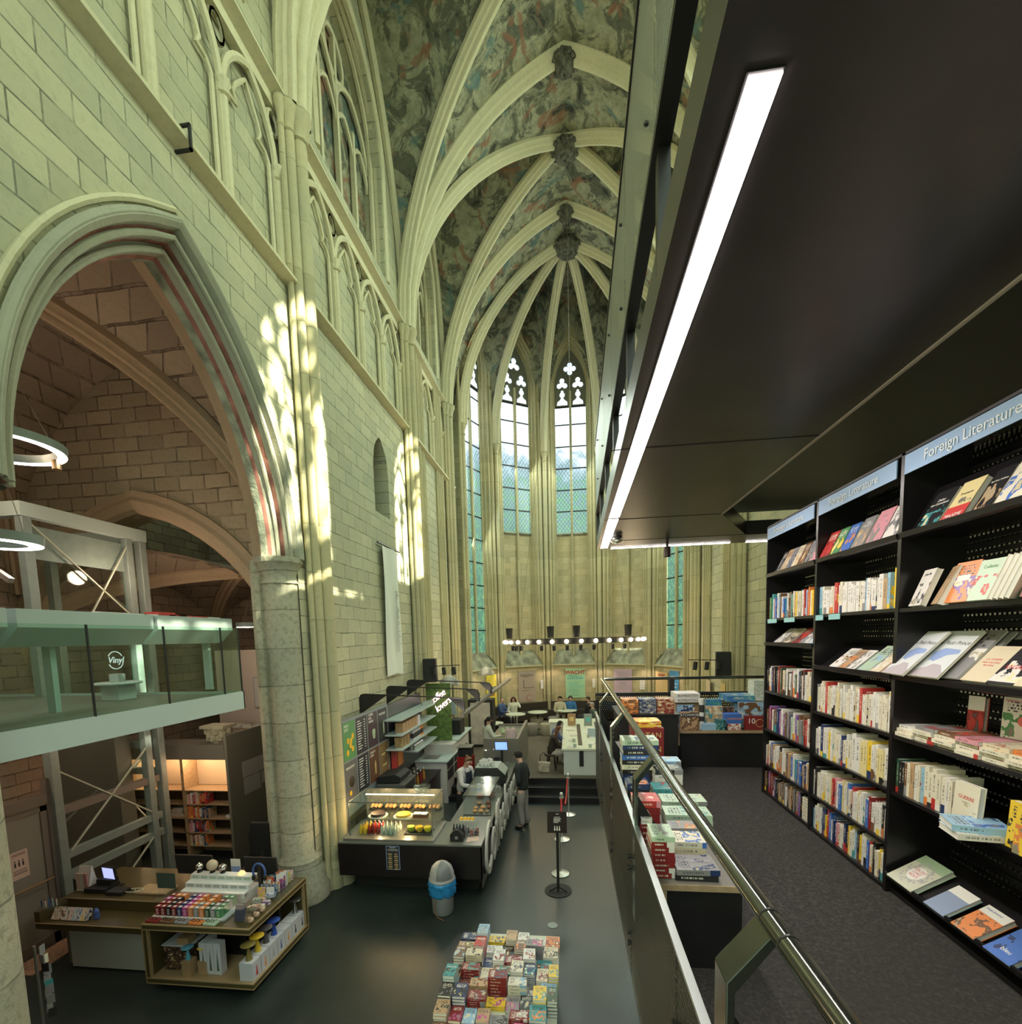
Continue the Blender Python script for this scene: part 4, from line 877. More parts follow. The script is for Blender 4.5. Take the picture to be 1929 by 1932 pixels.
# nearest, top sloping shelf
for y, w, h, t, c, a, lab, txt in (
    (2.93, .15, .22, .04, 'black', 'teal', 'black book with blue title on the top sloping shelf, nearest bookcase', [('Didier', .72, .022, 'ink_white', 0), ('van Cauwelaert', .62, .020, 'ink_white', 0), ('naturelle', .40, .028, 'ink_teal', 0)]),
    (2.755, .145, .22, .035, 'pale yellow', 'pale yellow', 'pale yellow book with a red band on the top sloping shelf', [('Promesse', .66, .02, 'ink_black', 0), ('MAXIME', .08, .030, 'ink_white', 0)]),
    (2.575, .10, .22, .03, 'black', 'tan', 'dark book with a tan portrait between the yellow and mountain covers', [('Sandrine Collette', .7, .013, 'ink_white', 0)]),
    (2.435, .15, .225, .03, 'ivory', 'blue', 'ivory book with blue mountains near the edge of the top sloping shelf', [('TESSON', .80, .024, 'ink_mauve', 0), ('LES REVES', .66, .02, 'ink_mauve', 0)]),
    (2.26, .14, .22, .03, 'white', 'navy', 'white and navy book last on the top sloping shelf', [])):
    b = FB(y, 4.935, w, h, t, R(30), c, a, lab)
    if c == 'pale yellow':
        MB().box(-.0725, .0725, 0, .075, t, t+.001).build('paper_band', 'ink_red', b)
        b['accent'] = [*CN['pale yellow'], 1.0]
    for s, v, sz, m, u in txt: cover_text(b, s, v, sz, m, u=u) if 'MAXIME' not in s else text(s, b, m, sz, (0, .022, t+.002), (1,0,0), (0,1,0), ext=.0003)
# nearest, second shelf: leaning face out
b = FB(2.985, 4.515, .14, .21, .03, R(20), 'white', 'black', 'white book with black drawing leaning first on the second shelf, near bookcase', yaw=R(-12)); cover_text(b, 'Joann Sfar', .86, .018, 'ink_black'); 
b = FB(2.84, 4.515, .145, .21, .05, R(24), 'tan', 'tan', 'thick tan book leaning against the white book with black drawing', yaw=R(-25))
b = FB(2.70, 4.515, .15, .21, .02, R(18), 'orange', 'purple', 'orange and mauve patterned book on the second shelf, near bookcase'); MB().box(-.04, .04, .11, .14, .02, .021).build('title_label', 'paper', b)
b = FB(2.56, 4.515, .14, .20, .02, R(18), 'pale green', 'red', 'green and red book beside the orange patterned one'); cover_text(b, 'Collette', .82, .024, 'ink_green')
for k in range(4):
    FB(2.47-.028*k, 4.515, .12, .20, .022, R(20), 'ivory', 'white', 'white page edge of a leaning book, %s after the green and red one' % ORD[k], yaw=R(-62), group='books leaning on the second shelf of the near bookcase')
b = FB(2.27, 4.515, .15, .215, .03, R(18), 'pink', 'green', 'pink and green flowered book at the end of the second shelf')
# nearest, third sloping shelf: large picture books
def petit(y, x, yaw, lab):
    b = FB(y, 4.13, .23, .32, .012, R(42), 'ivory', 'ivory', lab, x=x, yaw=yaw); t = .012
    b['accent'] = [*CN['ivory'], 1.0]
    o = b; o.material_slots[0].link = 'OBJECT'; o.material_slots[0].material = MATS['book_cover_plain']
    MB().box(-.1145, .1145, .0005, .3195, t, t+.0004).build('cover_ground', M('cover_pale', (.62, .66, .68), .4), b)
    text('Le Petit Prince', b, 'ink_black', .036, (0, .235, t+.0008), (1,0,0), (0,1,0), ext=.0002, shear=.25, name='title_lettering')
    q = MB()
    for pts in ([(-.07, .17), (-.02, .20), (.09, .19), (.10, .165), (.03, .15), (.0, .12), (-.06, .11)], [(-.05, .15), (.0, .17), (.02, .14), (-.02, .105), (-.055, .12)]):
        q.add([(u, v, t+.0007+.0001*len(q.f)) for u, v in pts], [tuple(range(len(pts)))])
    q.build('blue_shape', 'ink_sky', b)
    pts = [(-.113, .001), (.113, .001), (.113, .035), (.06, .085), (.0, .09), (-.03, .065), (-.08, .05), (-.113, .02)]
    MB().add([(u, v, t+.0008) for u, v in pts], [tuple(range(8))]).build('grey_shape', 'ink_mauve', b)
    return b
petit(3.04, 1.86, R(-9), 'large pale picture book titled Le Petit Prince, leaning outwards at the shelf end')
petit(2.845, 1.885, 0, 'large pale picture book titled Le Petit Prince, in front of the stack of copies')
for k in range(7):
    FB(2.80-.028*(k+1), 4.132, .23, .315-.004*k, .012, R(42), 'grey', 'white', 'white edge of a large thin book, %s behind the flat Petit Prince copy' % ORD[k], x=1.90+.028*(k+1), group='copies stacked behind the front picture book')
for y, c, a, lab, tx in ((2.56, 'cream', 'cream', 'cream book titled LA GUERRE PAR DAUTRES MOYENS on the sloping shelf', [('LA GUERRE', .62, .017, 'ink_red'), ('PAR D\'AUTRES', .53, .015, 'ink_red'), ('MOYENS', .45, .015, 'ink_red')]),
    (2.415, 'black', 'white', 'black and white book titled SAGAN on the sloping shelf', [('SAGAN', .45, .032, 'ink_red')]), (2.27, 'cream', 'white', 'cream book after the SAGAN one at the shelf end', [])):
    b = FB(y, 4.13, .15, .22, .03, R(42), c, a, lab)
    if c == 'cream': MB().box(-.0745, .0745, .0005, .2195, .03, .0304).build('cover_ground', 'plaincream' if 'plaincream' in MATS else M('plaincream', CN['cream'], .4), b)
    for s, v, sz, m in tx: cover_text(b, s, v, sz, m)
# nearest, fourth shelf: low stacks and two face-out books
for i, (y, n) in enumerate(((3.03, 3), (2.88, 4), (2.73, 4), (2.58, 4), (2.43, 4), (2.29, 4))):
    for k in range(n):
        o = place('book', book_mesh(.20, .135, .021), (2.03+.012*((k*7+i) % 3), y-.07+.004*((k*5) % 3), 3.757+.0215*k), (0, 0, 0), 'ivory' if k < n-1 else ('white', 'grey', 'brown', 'pink', 'cream', 'orange')[i], 'red')
        o.rotation_euler = (0, 0, 0)
        tag(o, 'flat book, %s up in the %s low stack from the left, fourth shelf near bookcase' % (ORD[k], ORD[i]), 'book', 'low stacks of books on the fourth shelf of the near bookcase')
b = FB(2.79, 3.82, .08, .205, .03, R(3), 'red', 'dark red', 'small red and white book standing on the low stacks', x=2.12, yaw=R(15)); MB().box(-.04, .04, .13, .205, .03, .0305).build('white_band', 'paper', b)
b = FB(2.55, 3.845, .14, .205, .025, R(3), 'white', 'green', 'white book with a pink balloon standing on the low stacks', x=2.12, yaw=R(10)); text('Federico Gary', b, 'ink_red', .017, (-.06, .185, .026), (1,0,0), (0,1,0), ext=.0002, align='LEFT')
MB().lathe([(0, 0), (.024, 0)], (.025, .09, .0258), 16).build('balloon', M('balloon', (.7, .15, .15), .5), b)
FB(2.33, 3.845, .12, .205, .025, R(3), 'cream', 'black', 'cream and black book at the end of the low stacks', x=2.12)
# nearest, bottom sloping shelf
b = FB(2.965, 2.90, .21, .25, .03, R(60), 'pale green', 'pale green', 'green and cream book titled ON DIT CHEZ NOUS on the bottom shelf', x=1.90)
MB().box(-.1045, .1045, .0005, .2495, .03, .0304).build('cover_ground', M('cover_moss', (.52, .52, .42), .4), b); MB().box(-.1045, .1045, .185, .2495, .0304, .0306).build('cover_band', M('cover_sage', (.30, .42, .27), .4), b)
random.seed(5); q = MB()
for k in range(90):
    a = random.uniform(0, 2*PI); rr = random.uniform(.05, .088); s = random.uniform(.003, .009); q.lathe([(0, 0), (s, 0)], (rr*math.cos(a), .115+rr*math.sin(a)*1.02, .0308), 5)
q.build('drawn_pattern', 'ink_grey', b)
MB().lathe([(0, 0), (.052, 0)], (0, .115, .0310), 24).build('title_oval', 'paper', b)
for s, v in (('ON DIT', .140), ('CHEZ', .117), ('NOUS', .093)): text(s, b, 'ink_red', .024, (0, v, .0315), (1,0,0), (0,1,0), ext=.0002, name='title_lettering')
b = FB(2.69, 2.90, .14, .20, .02, R(60), 'light blue', 'ink' if False else 'navy', 'book with a white top over a blue sky cover, bottom shelf', x=1.90); MB().box(-.07, .07, .14, .20, .02, .0205).build('white_band', 'paper', b); MB().box(-.07, .07, .0, .14, .02, .0204).build('cover_ground', M('cover_dusk', (.22, .28, .42), .4), b)
b = FB(2.50, 2.90, .14, .20, .03, R(60), 'orange', 'brown', 'orange book with a dark animal picture and white top, bottom shelf', x=1.90); MB().box(-.07, .07, .145, .20, .03, .0305).build('white_band', 'paper', b); text('Serge Joncour', b, 'ink_blue', .016, (-.06, .18, .031), (1,0,0), (0,1,0), ext=.0002, align='LEFT')
b = FB(2.31, 2.90, .14, .21, .03, R(60), 'blue', 'navy', 'deep blue book nearest to the viewer on the bottom shelf', x=1.90); cover_text(b, 'bleu', .25, .03, 'ink_white')
# middle and farthest sloping shelves
def slope_set(nm, z, tilt, items, pos, z0=.015):
    for k, (y, w, h, t, c, a, tx) in enumerate(items):
        b = FB(y, z+z0, w, h, t, R(tilt), c, a, '%s book face out, %s from left, %s sloping shelf of the %s bookcase' % (c, ORD[k], pos, BCW[nm]), group='books face out on the sloping shelves')
        for s, v, sz, m in tx: cover_text(b, s, v, sz, m)
slope_set('middle', 4.92, 25, [(3.99, .13, .21, .05, 'red', 'dark red', []), (3.855, .125, .215, .04, 'green', 'yellow', []), (3.72, .125, .215, .04, 'blue', 'orange', []), (3.565, .13, .22, .045, 'grey', 'tan', [('KEN', .82, .022, 'ink_white'), ('FOLLETT', .72, .024, 'ink_white')]), (3.395, .15, .225, .04, 'pink', 'grey', [('JULIA', .8, .018, 'ink_mauve')]), (3.24, .13, .22, .03, 'white', 'grey', [])], 'top')
slope_set('middle', 4.10, 50, [(3.80, .13, .21, .02, 'white', 'brown', []), (3.69, .12, .20, .02, 'tan', 'orange', []), (3.60, .12, .20, .03, 'white', 'grey', []), (3.44, .14, .25, .02, 'pale green', 'light blue', []), (3.32, .13, .22, .05, 'cream', 'white', []), (3.21, .13, .15, .03, 'dark red', 'red', [])], 'lower')
slope_set('farthest', 4.92, 25, [(4.80, .10, .2, .03, 'black', 'grey', []), (4.70, .10, .2, .03, 'tan', 'cream', []), (4.60, .10, .2, .03, 'grey', 'navy', []), (4.49, .10, .2, .02, 'cream', 'tan', []), (4.38, .10, .2, .02, 'brown', 'tan', []), (4.27, .10, .2, .02, 'grey', 'black', []), (4.165, .11, .22, .02, 'pink', 'grey', [])], 'top')
slope_set('farthest', 4.265, 50, [(4.80, .14, .2, .02, 'white', 'grey', []), (4.62, .14, .2, .02, 'cream', 'black', []), (4.44, .13, .2, .02, 'red', 'black', []), (4.30, .13, .2, .03, 'grey', 'white', []), (4.17, .12, .2, .02, 'light blue', 'white', [])], 'lower')
M('label_blue', (.25, .50, .52), .4)
for nm, a_, b_ in (('middle', 3.95, 4.06), ('middle', 3.72, 3.87), ('farthest', 4.78, 4.98), ('farthest', 4.42, 4.62)): MB().box(1.918, 1.922, a_, b_, 4.465, 4.505).build('shelf_label', 'label_blue', BC[nm])
# ---- table of board games at the end of the mezzanine
t = thing('display_table', 'black display table with pale plywood edges under the board games', 'table')
MB().box(1.22, 2.95, 5.93, 6.62, 3.195, 3.222).build('tabletop', ['olive_laminate'], t)
MB().box(1.22, 2.95, 5.925, 5.93, 3.19, 3.224).box(1.285, 1.31, 5.925, 5.93, 3.04, 3.195).build('plywood_edge', 'ply_edge', t)
MB().box(1.33, 2.95, 5.95, 6.6, FZ, 3.19).box(1.22, 1.245, 5.97, 6.6, 3.0, 3.19).build('base', 'black_steel', t)
def carton(name, label, x0, x1, y, d, z0, z1, c, a, group=None, cat='game box', rz=0, txt=(), mat='printed'):
    o = MB().box(-(x1-x0)/2, (x1-x0)/2, 0, d, 0, z1-z0).build(name, mat); o.location = ((x0+x1)/2, y, z0); o.rotation_euler = (0, 0, rz); o.color = (*CN[c], 1); o['accent'] = [*CN[a], 1.0]
    for s, u, v, sz, m in txt: text(s, o, m, sz, (u*(x1-x0), -.001, v*(z1-z0)), (1,0,0), (0,0,1), ext=.0006, name='title_lettering')
    return tag(o, label, cat, group)
def GX(px, y): return ay(px, 1340, y).x
def GZ(py, y): return ay(1340, py, y).z
def gbox(name, label, x0, x1, y0, y1, y, d, c, a, **k): # pixel extents on the table
    return carton(name, label, GX(x0, y), GX(x1, y), y, d, GZ(y1, y), GZ(y0, y), c, a, **k)
ZT = 3.223
def tb(name, label, x0, x1, h, y, d, c, a, z=None, **k): z = z or ZT; return carton(name, label, GX(x0, y), GX(x1, y), y, d, z, z+h, c, a, **k)
tb('game_box', 'tan box behind the patchwork game, beneath the two white boxes', 1271, 1320, .30, 6.25, .10, 'tan', 'tan', mat='tinted')
for k in (0, 1): tb('game_box', '%s of two white game boxes lettered in black at the left of the table' % ('lower', 'upper')[k], 1275, 1321, .055, 6.18, .3, 'white', 'white', z=3.53+.058*k, mat='tinted', txt=[('BOMBASTEN', .0, .45, .042, 'ink_black')])
tb('game_box', 'blue box with a fish picture directly behind the patchwork game', 1278, 1311, .285, 6.08, .06, 'light blue', 'navy')
tb('game_box', 'brown quilted game box with PATCHWORK on a black band', 1284, 1320, .215, 5.98, .06, 'tan', 'brown', txt=[('PATCHWORK', 0, .84, .042, 'ink_white')])
bpy.data.objects['game_box.004' if 'game_box.004' in bpy.data.objects else 'game_box']; 
o = [x for x in COL.objects if x.name.startswith('game_box')][-1]; w_ = o.dimensions.x; MB().box(-w_*.44, w_/2, -.0006, 0, .215*.72, .215*.95).build('title_band', 'ink_black', o)
q = thing('marker_tube', 'black and white striped tube standing between the patchwork and sky games', 'tube', (GX(1325, 6.0), 6.02, ZT))
for a, b, m in ((0, .10, 'light'), (.10, .16, 'ink_black'), (.16, .21, 'light'), (.21, .30, 'ink_black'), (.30, .375, 'light')): MB().lathe([(0, a), (.032, a), (.032, b), (0, b)], (0, 0, 0), 14).build('band', m if m != 'light' else 'white_paint', q, smooth=True)
tb('game_box', 'blue puzzle box behind the sky game', 1333, 1362, .33, 6.25, .10, 'blue', 'teal')
tb('game_box', 'teal game box titled SKY TEAM with two faces', 1331, 1364, .275, 6.05, .05, 'teal', 'tan', txt=[('SKY TEAM', 0, .68, .045, 'ink_white')])
for k in (0, 1): tb('game_box', '%s small pale blue box in front of the sky game' % ('lower', 'upper')[k], 1325, 1352, .036, 5.95, .10, 'light blue', 'light blue', z=ZT+.037*k, mat='tinted')
for k in range(3): tb('card_tin', 'black card tin, %s up in the little stack on the table' % ORD[k], 1352, 1371, .042, 5.95, .09, 'black', 'teal', z=ZT+.043*k, cat='tin', group='black card tins')
tb('game_box', 'dark cardboard box beside the sky game', 1365, 1385, .25, 6.12, .1, 'brown', 'black')
tb('game_box', 'red box with white symbols under the blue game box', 1375, 1399, .075, 5.96, .12, 'red', 'white')
tb('game_box', 'blue game box with an orange title panel on top of the red box', 1368, 1400, .115, 5.96, .14, 'blue', 'light blue', z=ZT+.077, mat='tinted', txt=[('HUMANS!', .1, .5, .04, 'ink_orange')])
tb('game_box', 'navy figure game box below the bright blue puzzle', 1383, 1402, .30, 6.3, .1, 'navy', 'light blue')
tb('game_box', 'bright blue puzzle box laid across the tall boxes at the back', 1372, 1424, .075, 6.22, .33, 'blue', 'teal', z=3.525, txt=[('RAVENS', .0, .5, .05, 'ink_sky')])
tb('game_box', 'wide jungle battle puzzle box standing at the right of the table', 1395, 1452, .31, 6.10, .06, 'brown', 'light blue')
b = tb('game_box', 'dark red game box marked with a large 10', 1407, 1452, .165, 5.97, .05, 'dark red', 'black', mat='tinted', txt=[('10', -.24, .62, .09, 'ink_white')])
q = MB(); q.tube([(.03+.045*math.cos(a), -.004, .08+.045*math.sin(a)) for a in lin(0, 2*PI, 20)[:-1]], .003, 5, closed=True); q.build('gold_ring', 'ink_gold', b)
for k in range(4): tb('game_box', 'white boxed game, %s up in the stack against the bookcase' % ORD[k], 1422, 1446, .062, 6.25, .2, 'white', 'pale green', z=3.53+.064*k, group='white boxed games by the bookcase')
# cabinet with stacked puzzle boxes near the stair head
t = thing('display_cabinet', 'black display cabinet beside the end of the balustrade', 'cabinet')
MB().box(.56, 1.22, 5.6, 6.3, FZ, 3.46).build('body', 'black_steel', t); MB().box(.54, 1.24, 5.58, 6.32, 3.46, 3.48).build('top', 'dark_lam', t)
for i in range(3):
    for k in range(2):
        carton('puzzle_box', 'small patterned box, %s column and %s layer on the black cabinet' % (ORD[i], ('lower', 'upper')[k]), .60+.20*i, .785+.20*i, 5.66, .22, 3.481+.082*k, 3.561+.082*k, ('brown', 'navy', 'dark red')[i], ('orange', 'grey', 'tan')[i], group='small patterned boxes on the black cabinet')
# ---- long low table of books along the balustrade
t = thing('book_table', 'plywood edged black table of stacked books along the balustrade', 'table')
MB().box(.40, .84, 2.28, 5.45, 3.175, 3.2).build('tabletop', 'grey_lam', t)
MB().box(.395, .84, 2.275, 2.28, 3.172, 3.202).box(.425, .447, 2.275, 2.28, FZ, 3.175).build('plywood_edge', 'ply_edge', t)
MB().box(.45, .80, 2.30, 5.4, FZ, 3.17).build('base', 'black_steel', t)
random.seed(21)
def stack(x, y, w, d, spec, where, z=3.2025, rz=0):
    k = 0
    for c, a, th, n in spec:
        for j in range(n):
            o = place('book', book_mesh(w, d, th), (x+random.uniform(-.004, .004), y+random.uniform(-.004, .004), z), (0, 0, rz+R(random.uniform(-2, 2))), c, a)
            tag(o, '%s flat book, %s up in stack %s' % (c, ORD[k], where), 'book', 'books stacked on the long table by the balustrade'); z += th+.0005; k += 1
    return o
# spines face the viewer: book turned so its spine is toward -y
def stackf(x, y, w, d, spec, where, z=3.2025):
    """w across, d deep; spines towards the viewer"""
    k = 0
    for c, a, th, n in spec:
        for j in range(n):
            o = place('book', book_mesh(d, w, th), (x+w+random.uniform(-.003, .003), y+d/2, z), (0, 0, R(90+random.uniform(-1.5, 1.5))), c, a)
            tag(o, '%s flat book, %s up in stack %s' % (c, ORD[k], where), 'book', 'books stacked on the long table by the balustrade'); z += th+.0005; k += 1
    return o
def stp(px0, px1, pt_, pb, d, spec, where):
    """stack whose front shows between px0 and px1, its top edge at pt_ and foot at pb"""
    y = az((px0+px1)/2, pb, 3.2).y; x0 = max(.385, ay(px0, pb, y).x); x1 = ay(px1, pb, y).x; h = ay((px0+px1)/2, pt_, y).z-3.2025; n = sum(q[2] for q in spec); th = h/n
    return stackf(x0, y, x1-x0, d, [(c, a, th, m) for c, a, m in spec], where)
stp(1231, 1274, 1581, 1658, .17, [('dark red', 'white', 7), ('pale green', 'grey', 1)], 'of dark red books, near corner')
o = stp(1275, 1358, 1642, 1664, .17, [('black', 'grey', 1), ('grey', 'navy', 1)], 'of two grey books at the near end'); text('MURAKAMI', o, 'ink_mauve', .03, (0, .1, .0362), (0, -1, 0), (1, 0, 0), ext=.0002)
stp(1272, 1334, 1590, 1624, .15, [('cream', 'orange', 2), ('ivory', 'blue', 1)], 'of cream books behind the grey pair')
stp(1266, 1320, 1563, 1592, .12, [('black', 'grey', 2), ('grey', 'orange', 1)], 'with an orange label, third row')
stp(1258, 1346, 1539, 1572, .16, [('white', 'cream', 1), ('black', 'pale green', 1), ('pale green', 'teal', 1)], 'of large pale green atlases')
stp(1248, 1334, 1513, 1545, .16, [('white', 'cream', 2), ('black', 'white', 1), ('pale green', 'grey', 1)], 'of atlases behind the pale green ones')
stp(1187, 1246, 1512, 1562, .17, [('dark red', 'white', 3), ('red', 'pink', 1)], 'of red books halfway along the table')
stp(1200, 1230, 1545, 1600, .14, [('dark red', 'red', 4), ('white', 'grey', 1)], 'of white covers before the red books')
stp(1234, 1290, 1489, 1520, .16, [('white', 'teal', 2), ('teal', 'red', 1)], 'with a teal and red cover')
stp(1178, 1226, 1480, 1524, .16, [('black', 'navy', 3), ('navy', 'orange', 1)], 'of navy books before the boxed sets')
stp(1236, 1288, 1453, 1500, .16, [('tan', 'teal', 2), ('white', 'ivory', 2), ('black', 'grey', 1)], 'of white books with a dark top')
stp(1246, 1286, 1437, 1478, .16, [('black', 'grey', 3), ('light blue', 'grey', 1)], 'topped by a pale blue book')
stp(1175, 1243, 1398, 1490, .20, [('black', 'blue', 1), ('navy', 'black', 2), ('black', 'yellow', 1), ('ivory', 'white', 1), ('black', 'yellow', 1), ('blue', 'black', 1), ('black', 'yellow', 1), ('navy', 'black', 1), ('pale green', 'navy', 1)], 'of boxed sets, tallest on the table')
for k in (0, 1):
    carton('game_box', '%s red strategy game box, its front lettered CATAN' % ('lower', 'upper')[k], .60, .90, 4.75, .26, 3.2025+.14*k, 3.3405+.14*k, 'dark red', 'red', mat='tinted', txt=[('CATAN', 0, .5, .075, 'ink_gold')])
carton('game_box', 'flat red box on top of the two strategy games', .60, .88, 4.78, .25, 3.4835, 3.54, 'red', 'yellow')
# ================================================================ north aisle: balcony, lift tower, office shelves, cash desk
XB = -4.55
t = thing('balcony', 'pale steel balcony with a glass parapet projecting from the left arch', 'balcony')
MB().box(XB-.02, XB, 2.3, 6.25, 3.50, 3.745).box(-8.9, XB, 6.23, 6.25, 3.50, 3.745).build('fascia', 'steel_pale', t)
MB().box(-8.9, XB-.02, 2.3, 6.23, 3.52, 3.70).build('deck', 'steel_brown', t); MB().box(-8.9, XB-.02, 2.3, 6.23, 3.70, 3.71).build('floor_finish', 'grey_lam', t)
gy = [2.4, 3.25, 4.10, 4.98, 5.88, 6.22]
for a, b in zip(gy, gy[1:]): MB().box(XB-.012, XB, a+.006, b-.006, 3.745, 4.625).build('glass_pane', 'balcony_glass', t)
MB().box(XB-.33, XB-.02, 6.215, 6.225, 3.745, 4.625).build('glass_pane', 'clear_glass', t)
for y in gy[1:]: MB().box(XB-.014, XB+.002, y-.008, y+.008, 3.74, 4.625).build('glass_edge', 'rubber', t)
# raised parapet trough seen behind the glass
t = thing('parapet_trough', 'pale steel parapet with a slanted underside behind the balcony glass', 'parapet')
for a, b in ((2.0, 3.98), (4.06, 5.60), (5.66, 7.05)):
    MB().prism([(-5.25, 4.80), (-5.25, 4.62), (-5.45, 4.43), (-5.75, 4.43), (-5.75, 4.80)], lambda u, v, d: (u, a+d, v), b-a).build('segment', 'steel_pale', t)
MB().box(-5.5, -5.45, 2.0, 7.0, 3.7, 4.44).box(-5.5, -5.45, 2.0, 7.0, 3.7, 3.71).build('post', 'steel_grey', t) if False else None
q = MB().bar((-5.6, 4.6, 3.71), (-5.6, 4.6, 4.43), .1, .06).bar((-5.6, 3.2, 3.71), (-5.6, 3.2, 4.43), .1, .06).bar((-5.6, 6.9, 3.71), (-5.6, 6.9, 4.43), .1, .06); q.build('support_post', 'steel_pale', t)
for k, (px, w, h, c, a) in enumerate(((282, .28, .05, 'red', 'yellow'), (303, .30, .02, 'red', 'red'), (322, .22, .02, 'red', 'red'), (355, .22, .018, 'red', 'white'), (165, .3, .012, 'white', 'white'), (218, .3, .012, 'white', 'white'), (255, .26, .012, 'white', 'white'), (372, .3, .014, 'white', 'white'))):
    y = ax(px, 1158, -5.45).y
    o = MB().box(-.1, .1, 0, w, 0, h).build('magazine', 'tinted'); o.location = (-5.42, y, 4.801); o.color = (*CN[c], 1)
    tag(o, '%s book lying on top of the pale parapet, %s along from the arch side' % (c, ORD[k]), 'book', 'books lying on the parapet')
# table with a neon word
p = ay(272, 1325, 6.0)
t = thing('side_table', 'round white table with a square foot behind the balcony glass', 'table', (-6.0, 5.75, 3.711))
MB().lathe([(0, .20), (.26, .20), (.27, .215), (.26, .23), (0, .23)], (0,0,0), 28).build('tabletop', 'white_paint', t, smooth=True); MB().box(-.13, .13, -.13, .13, 0, .20).build('foot', 'white_paint', t)
t = thing('neon_sign', 'neon word Vinyl in a ring standing on the round white table', 'sign', (-6.0, 5.75, 3.942))
MB().box(-.07, .07, -.05, .05, 0, .11).build('stand', 'white_paint', t)
q = MB().tube([(.115*math.cos(a), 0, .29+.115*math.sin(a)) for a in lin(R(-150), R(-20), 12)], .006, 6).tube([(.115*math.cos(a), 0, .29+.115*math.sin(a)) for a in lin(R(30), R(150), 12)], .006, 6)
q.build('ring', 'neon_white', t); text('Vinyl', t, 'neon_white', .12, (0, 0, .29), (1,0,0), (0,0,1), ext=.004, shear=.25)
# ---- lift tower of grey steel
TX, TY0, TY1, TX0 = -7.72, 6.2, 8.1, -9.6
t = thing('lift_tower', 'tall grey steel lift tower with diagonal bracing rods behind the balcony', 'lift tower')
q = MB()
for y in (TY0, TY1-.28, TY1):
    if y != TY1-.28 or True: MB().bar((TX, y, 0), (TX, y, 6.35), .13, .13, up=(0,1,0)).build('post', 'steel_grey', t, bevel=.01)
for y in (TY0, TY1): MB().bar((TX0, y, 0), (TX0, y, 6.35), .13, .13, up=(0,1,0)).build('post', 'steel_grey', t)
MB().box(TX-.07, TX+.07, TY0-.08, TY1+.08, 6.30, 6.50).box(TX0, TX-.07, TY0-.08, TY0+.06, 6.30, 6.50).box(TX0, TX-.07, TY1-.06, TY1+.08, 6.30, 6.50).build('top_frame', 'steel_pale', t)
MB().box(TX-.06, TX-.02, TY0+.1, TY1-.3, 5.72, 6.2).build('infill_panel', 'steel_grey', t)
for z in (1.25, .92, 1.95, 3.2): MB().bar((TX, TY0, z), (TX, TY1-.1, z), .09, .12).build('cross_beam', 'steel_grey' if z != 1.95 else 'steel_brown', t)
for z in (2.05, 2.55): MB().bar((TX0, TY1, z), (TX, TY1, z), .09, .12).build('cross_beam', 'steel_grey', t)
for a, b in (((TY0, 6.25), (TY1-.3, 4.9)), ((TY1-.3, 6.2), (TY0+.6, 4.6)), ((TY0+.1, 1.3), (TY1-.3, 2.6)), ((TY0+.1, .85), (TY1-.4, .1)), ((TY1-.35, .9), (TY0+.5, .1)), ((TY0, 2.6), (TY1-.3, 1.35))):
    MB().bar((TX+.05, a[0], a[1]), (TX+.05, b[0], b[1]), .022).build('bracing_rod', M('pale_rod', (.45, .47, .38), .4), t)
for a, b in (((TX0+.1, 6.2), (TX-.1, 4.9)), ((TX0+.1, 2.6), (TX-.1, .8)), ((TX0+.1, .8), (TX-.1, 2.6))): MB().bar((a[0], TY1, a[1]), (b[0], TY1, b[1]), .022).build('bracing_rod', 'pale_rod', t)
MB().box(TX-.03, TX-.02, TY0+.1, TY1-.1, .1, 6.2).build('glazing', 'clear_glass', t)
MB().box(TX0+.1, TX-.4, TY1-.5, TY1-.2, .1, 3.4).build('lift_car', 'steel_brown', t)
# glass door to the toilets
t = thing('glazed_door', 'brown framed frosted glass door with a long pull handle', 'door')
y0, y1 = 5.25, 6.08
MB().box(-7.80, -7.72, y0-.08, y0, 0, 2.5).box(-7.80, -7.72, y1, y1+.06, 0, 2.5).box(-7.80, -7.72, y0, y1, 2.12, 2.28).build('frame', 'steel_brown', t)
MB().box(-7.79, -7.74, y0, y0+.09, .0, 2.12).box(-7.79, -7.74, y1-.09, y1, .0, 2.12).box(-7.79, -7.74, y0, y1, 2.03, 2.12).box(-7.79, -7.74, y0, y1, 0, .16).build('leaf_frame', 'steel_brown', t)
MB().box(-7.77, -7.76, y0+.09, y1-.09, .16, 2.03).build('pane', M('frosted', (.24, .22, .19), .35), t)
MB().tube([(-7.74, y0+.1, 1.02), (-7.68, y0+.1, 1.02), (-7.68, y1-.05, 1.02), (-7.74, y1-.05, 1.02)], .014, 8).build('handle', 'brass', t)
s = MB().box(-7.758, -7.754, 5.55, 5.78, 1.18, 1.58).build('notice', M('pink_paper', (.62, .45, .38), .7), t)
q = MB()
for k in range(3): q.box(-7.753, -7.751, 5.60+.05*k, 5.62+.05*k, 1.36, 1.42).box(-7.753, -7.751, 5.603+.05*k, 5.617+.05*k, 1.43, 1.45)
for z in (1.54, 1.52, 1.30, 1.27, 1.25): q.box(-7.753, -7.751, 5.58, 5.75, z, z+.007)
q.build('pictogram', 'ink_black', s)
tag(MB().box(-7.68, -7.28, 5.3, 6.1, .001, .02).build('doormat', M('doormat', (.38, .25, .17), .8, noise=.4, nscale=40)), 'pale ribbed doormat on the floor in front of the glass door', 'doormat')
# concrete block wall and steel behind the balcony
MB().box(-10.4, -8.2, 3.72, 3.74, 3.7, 3.8) if False else None
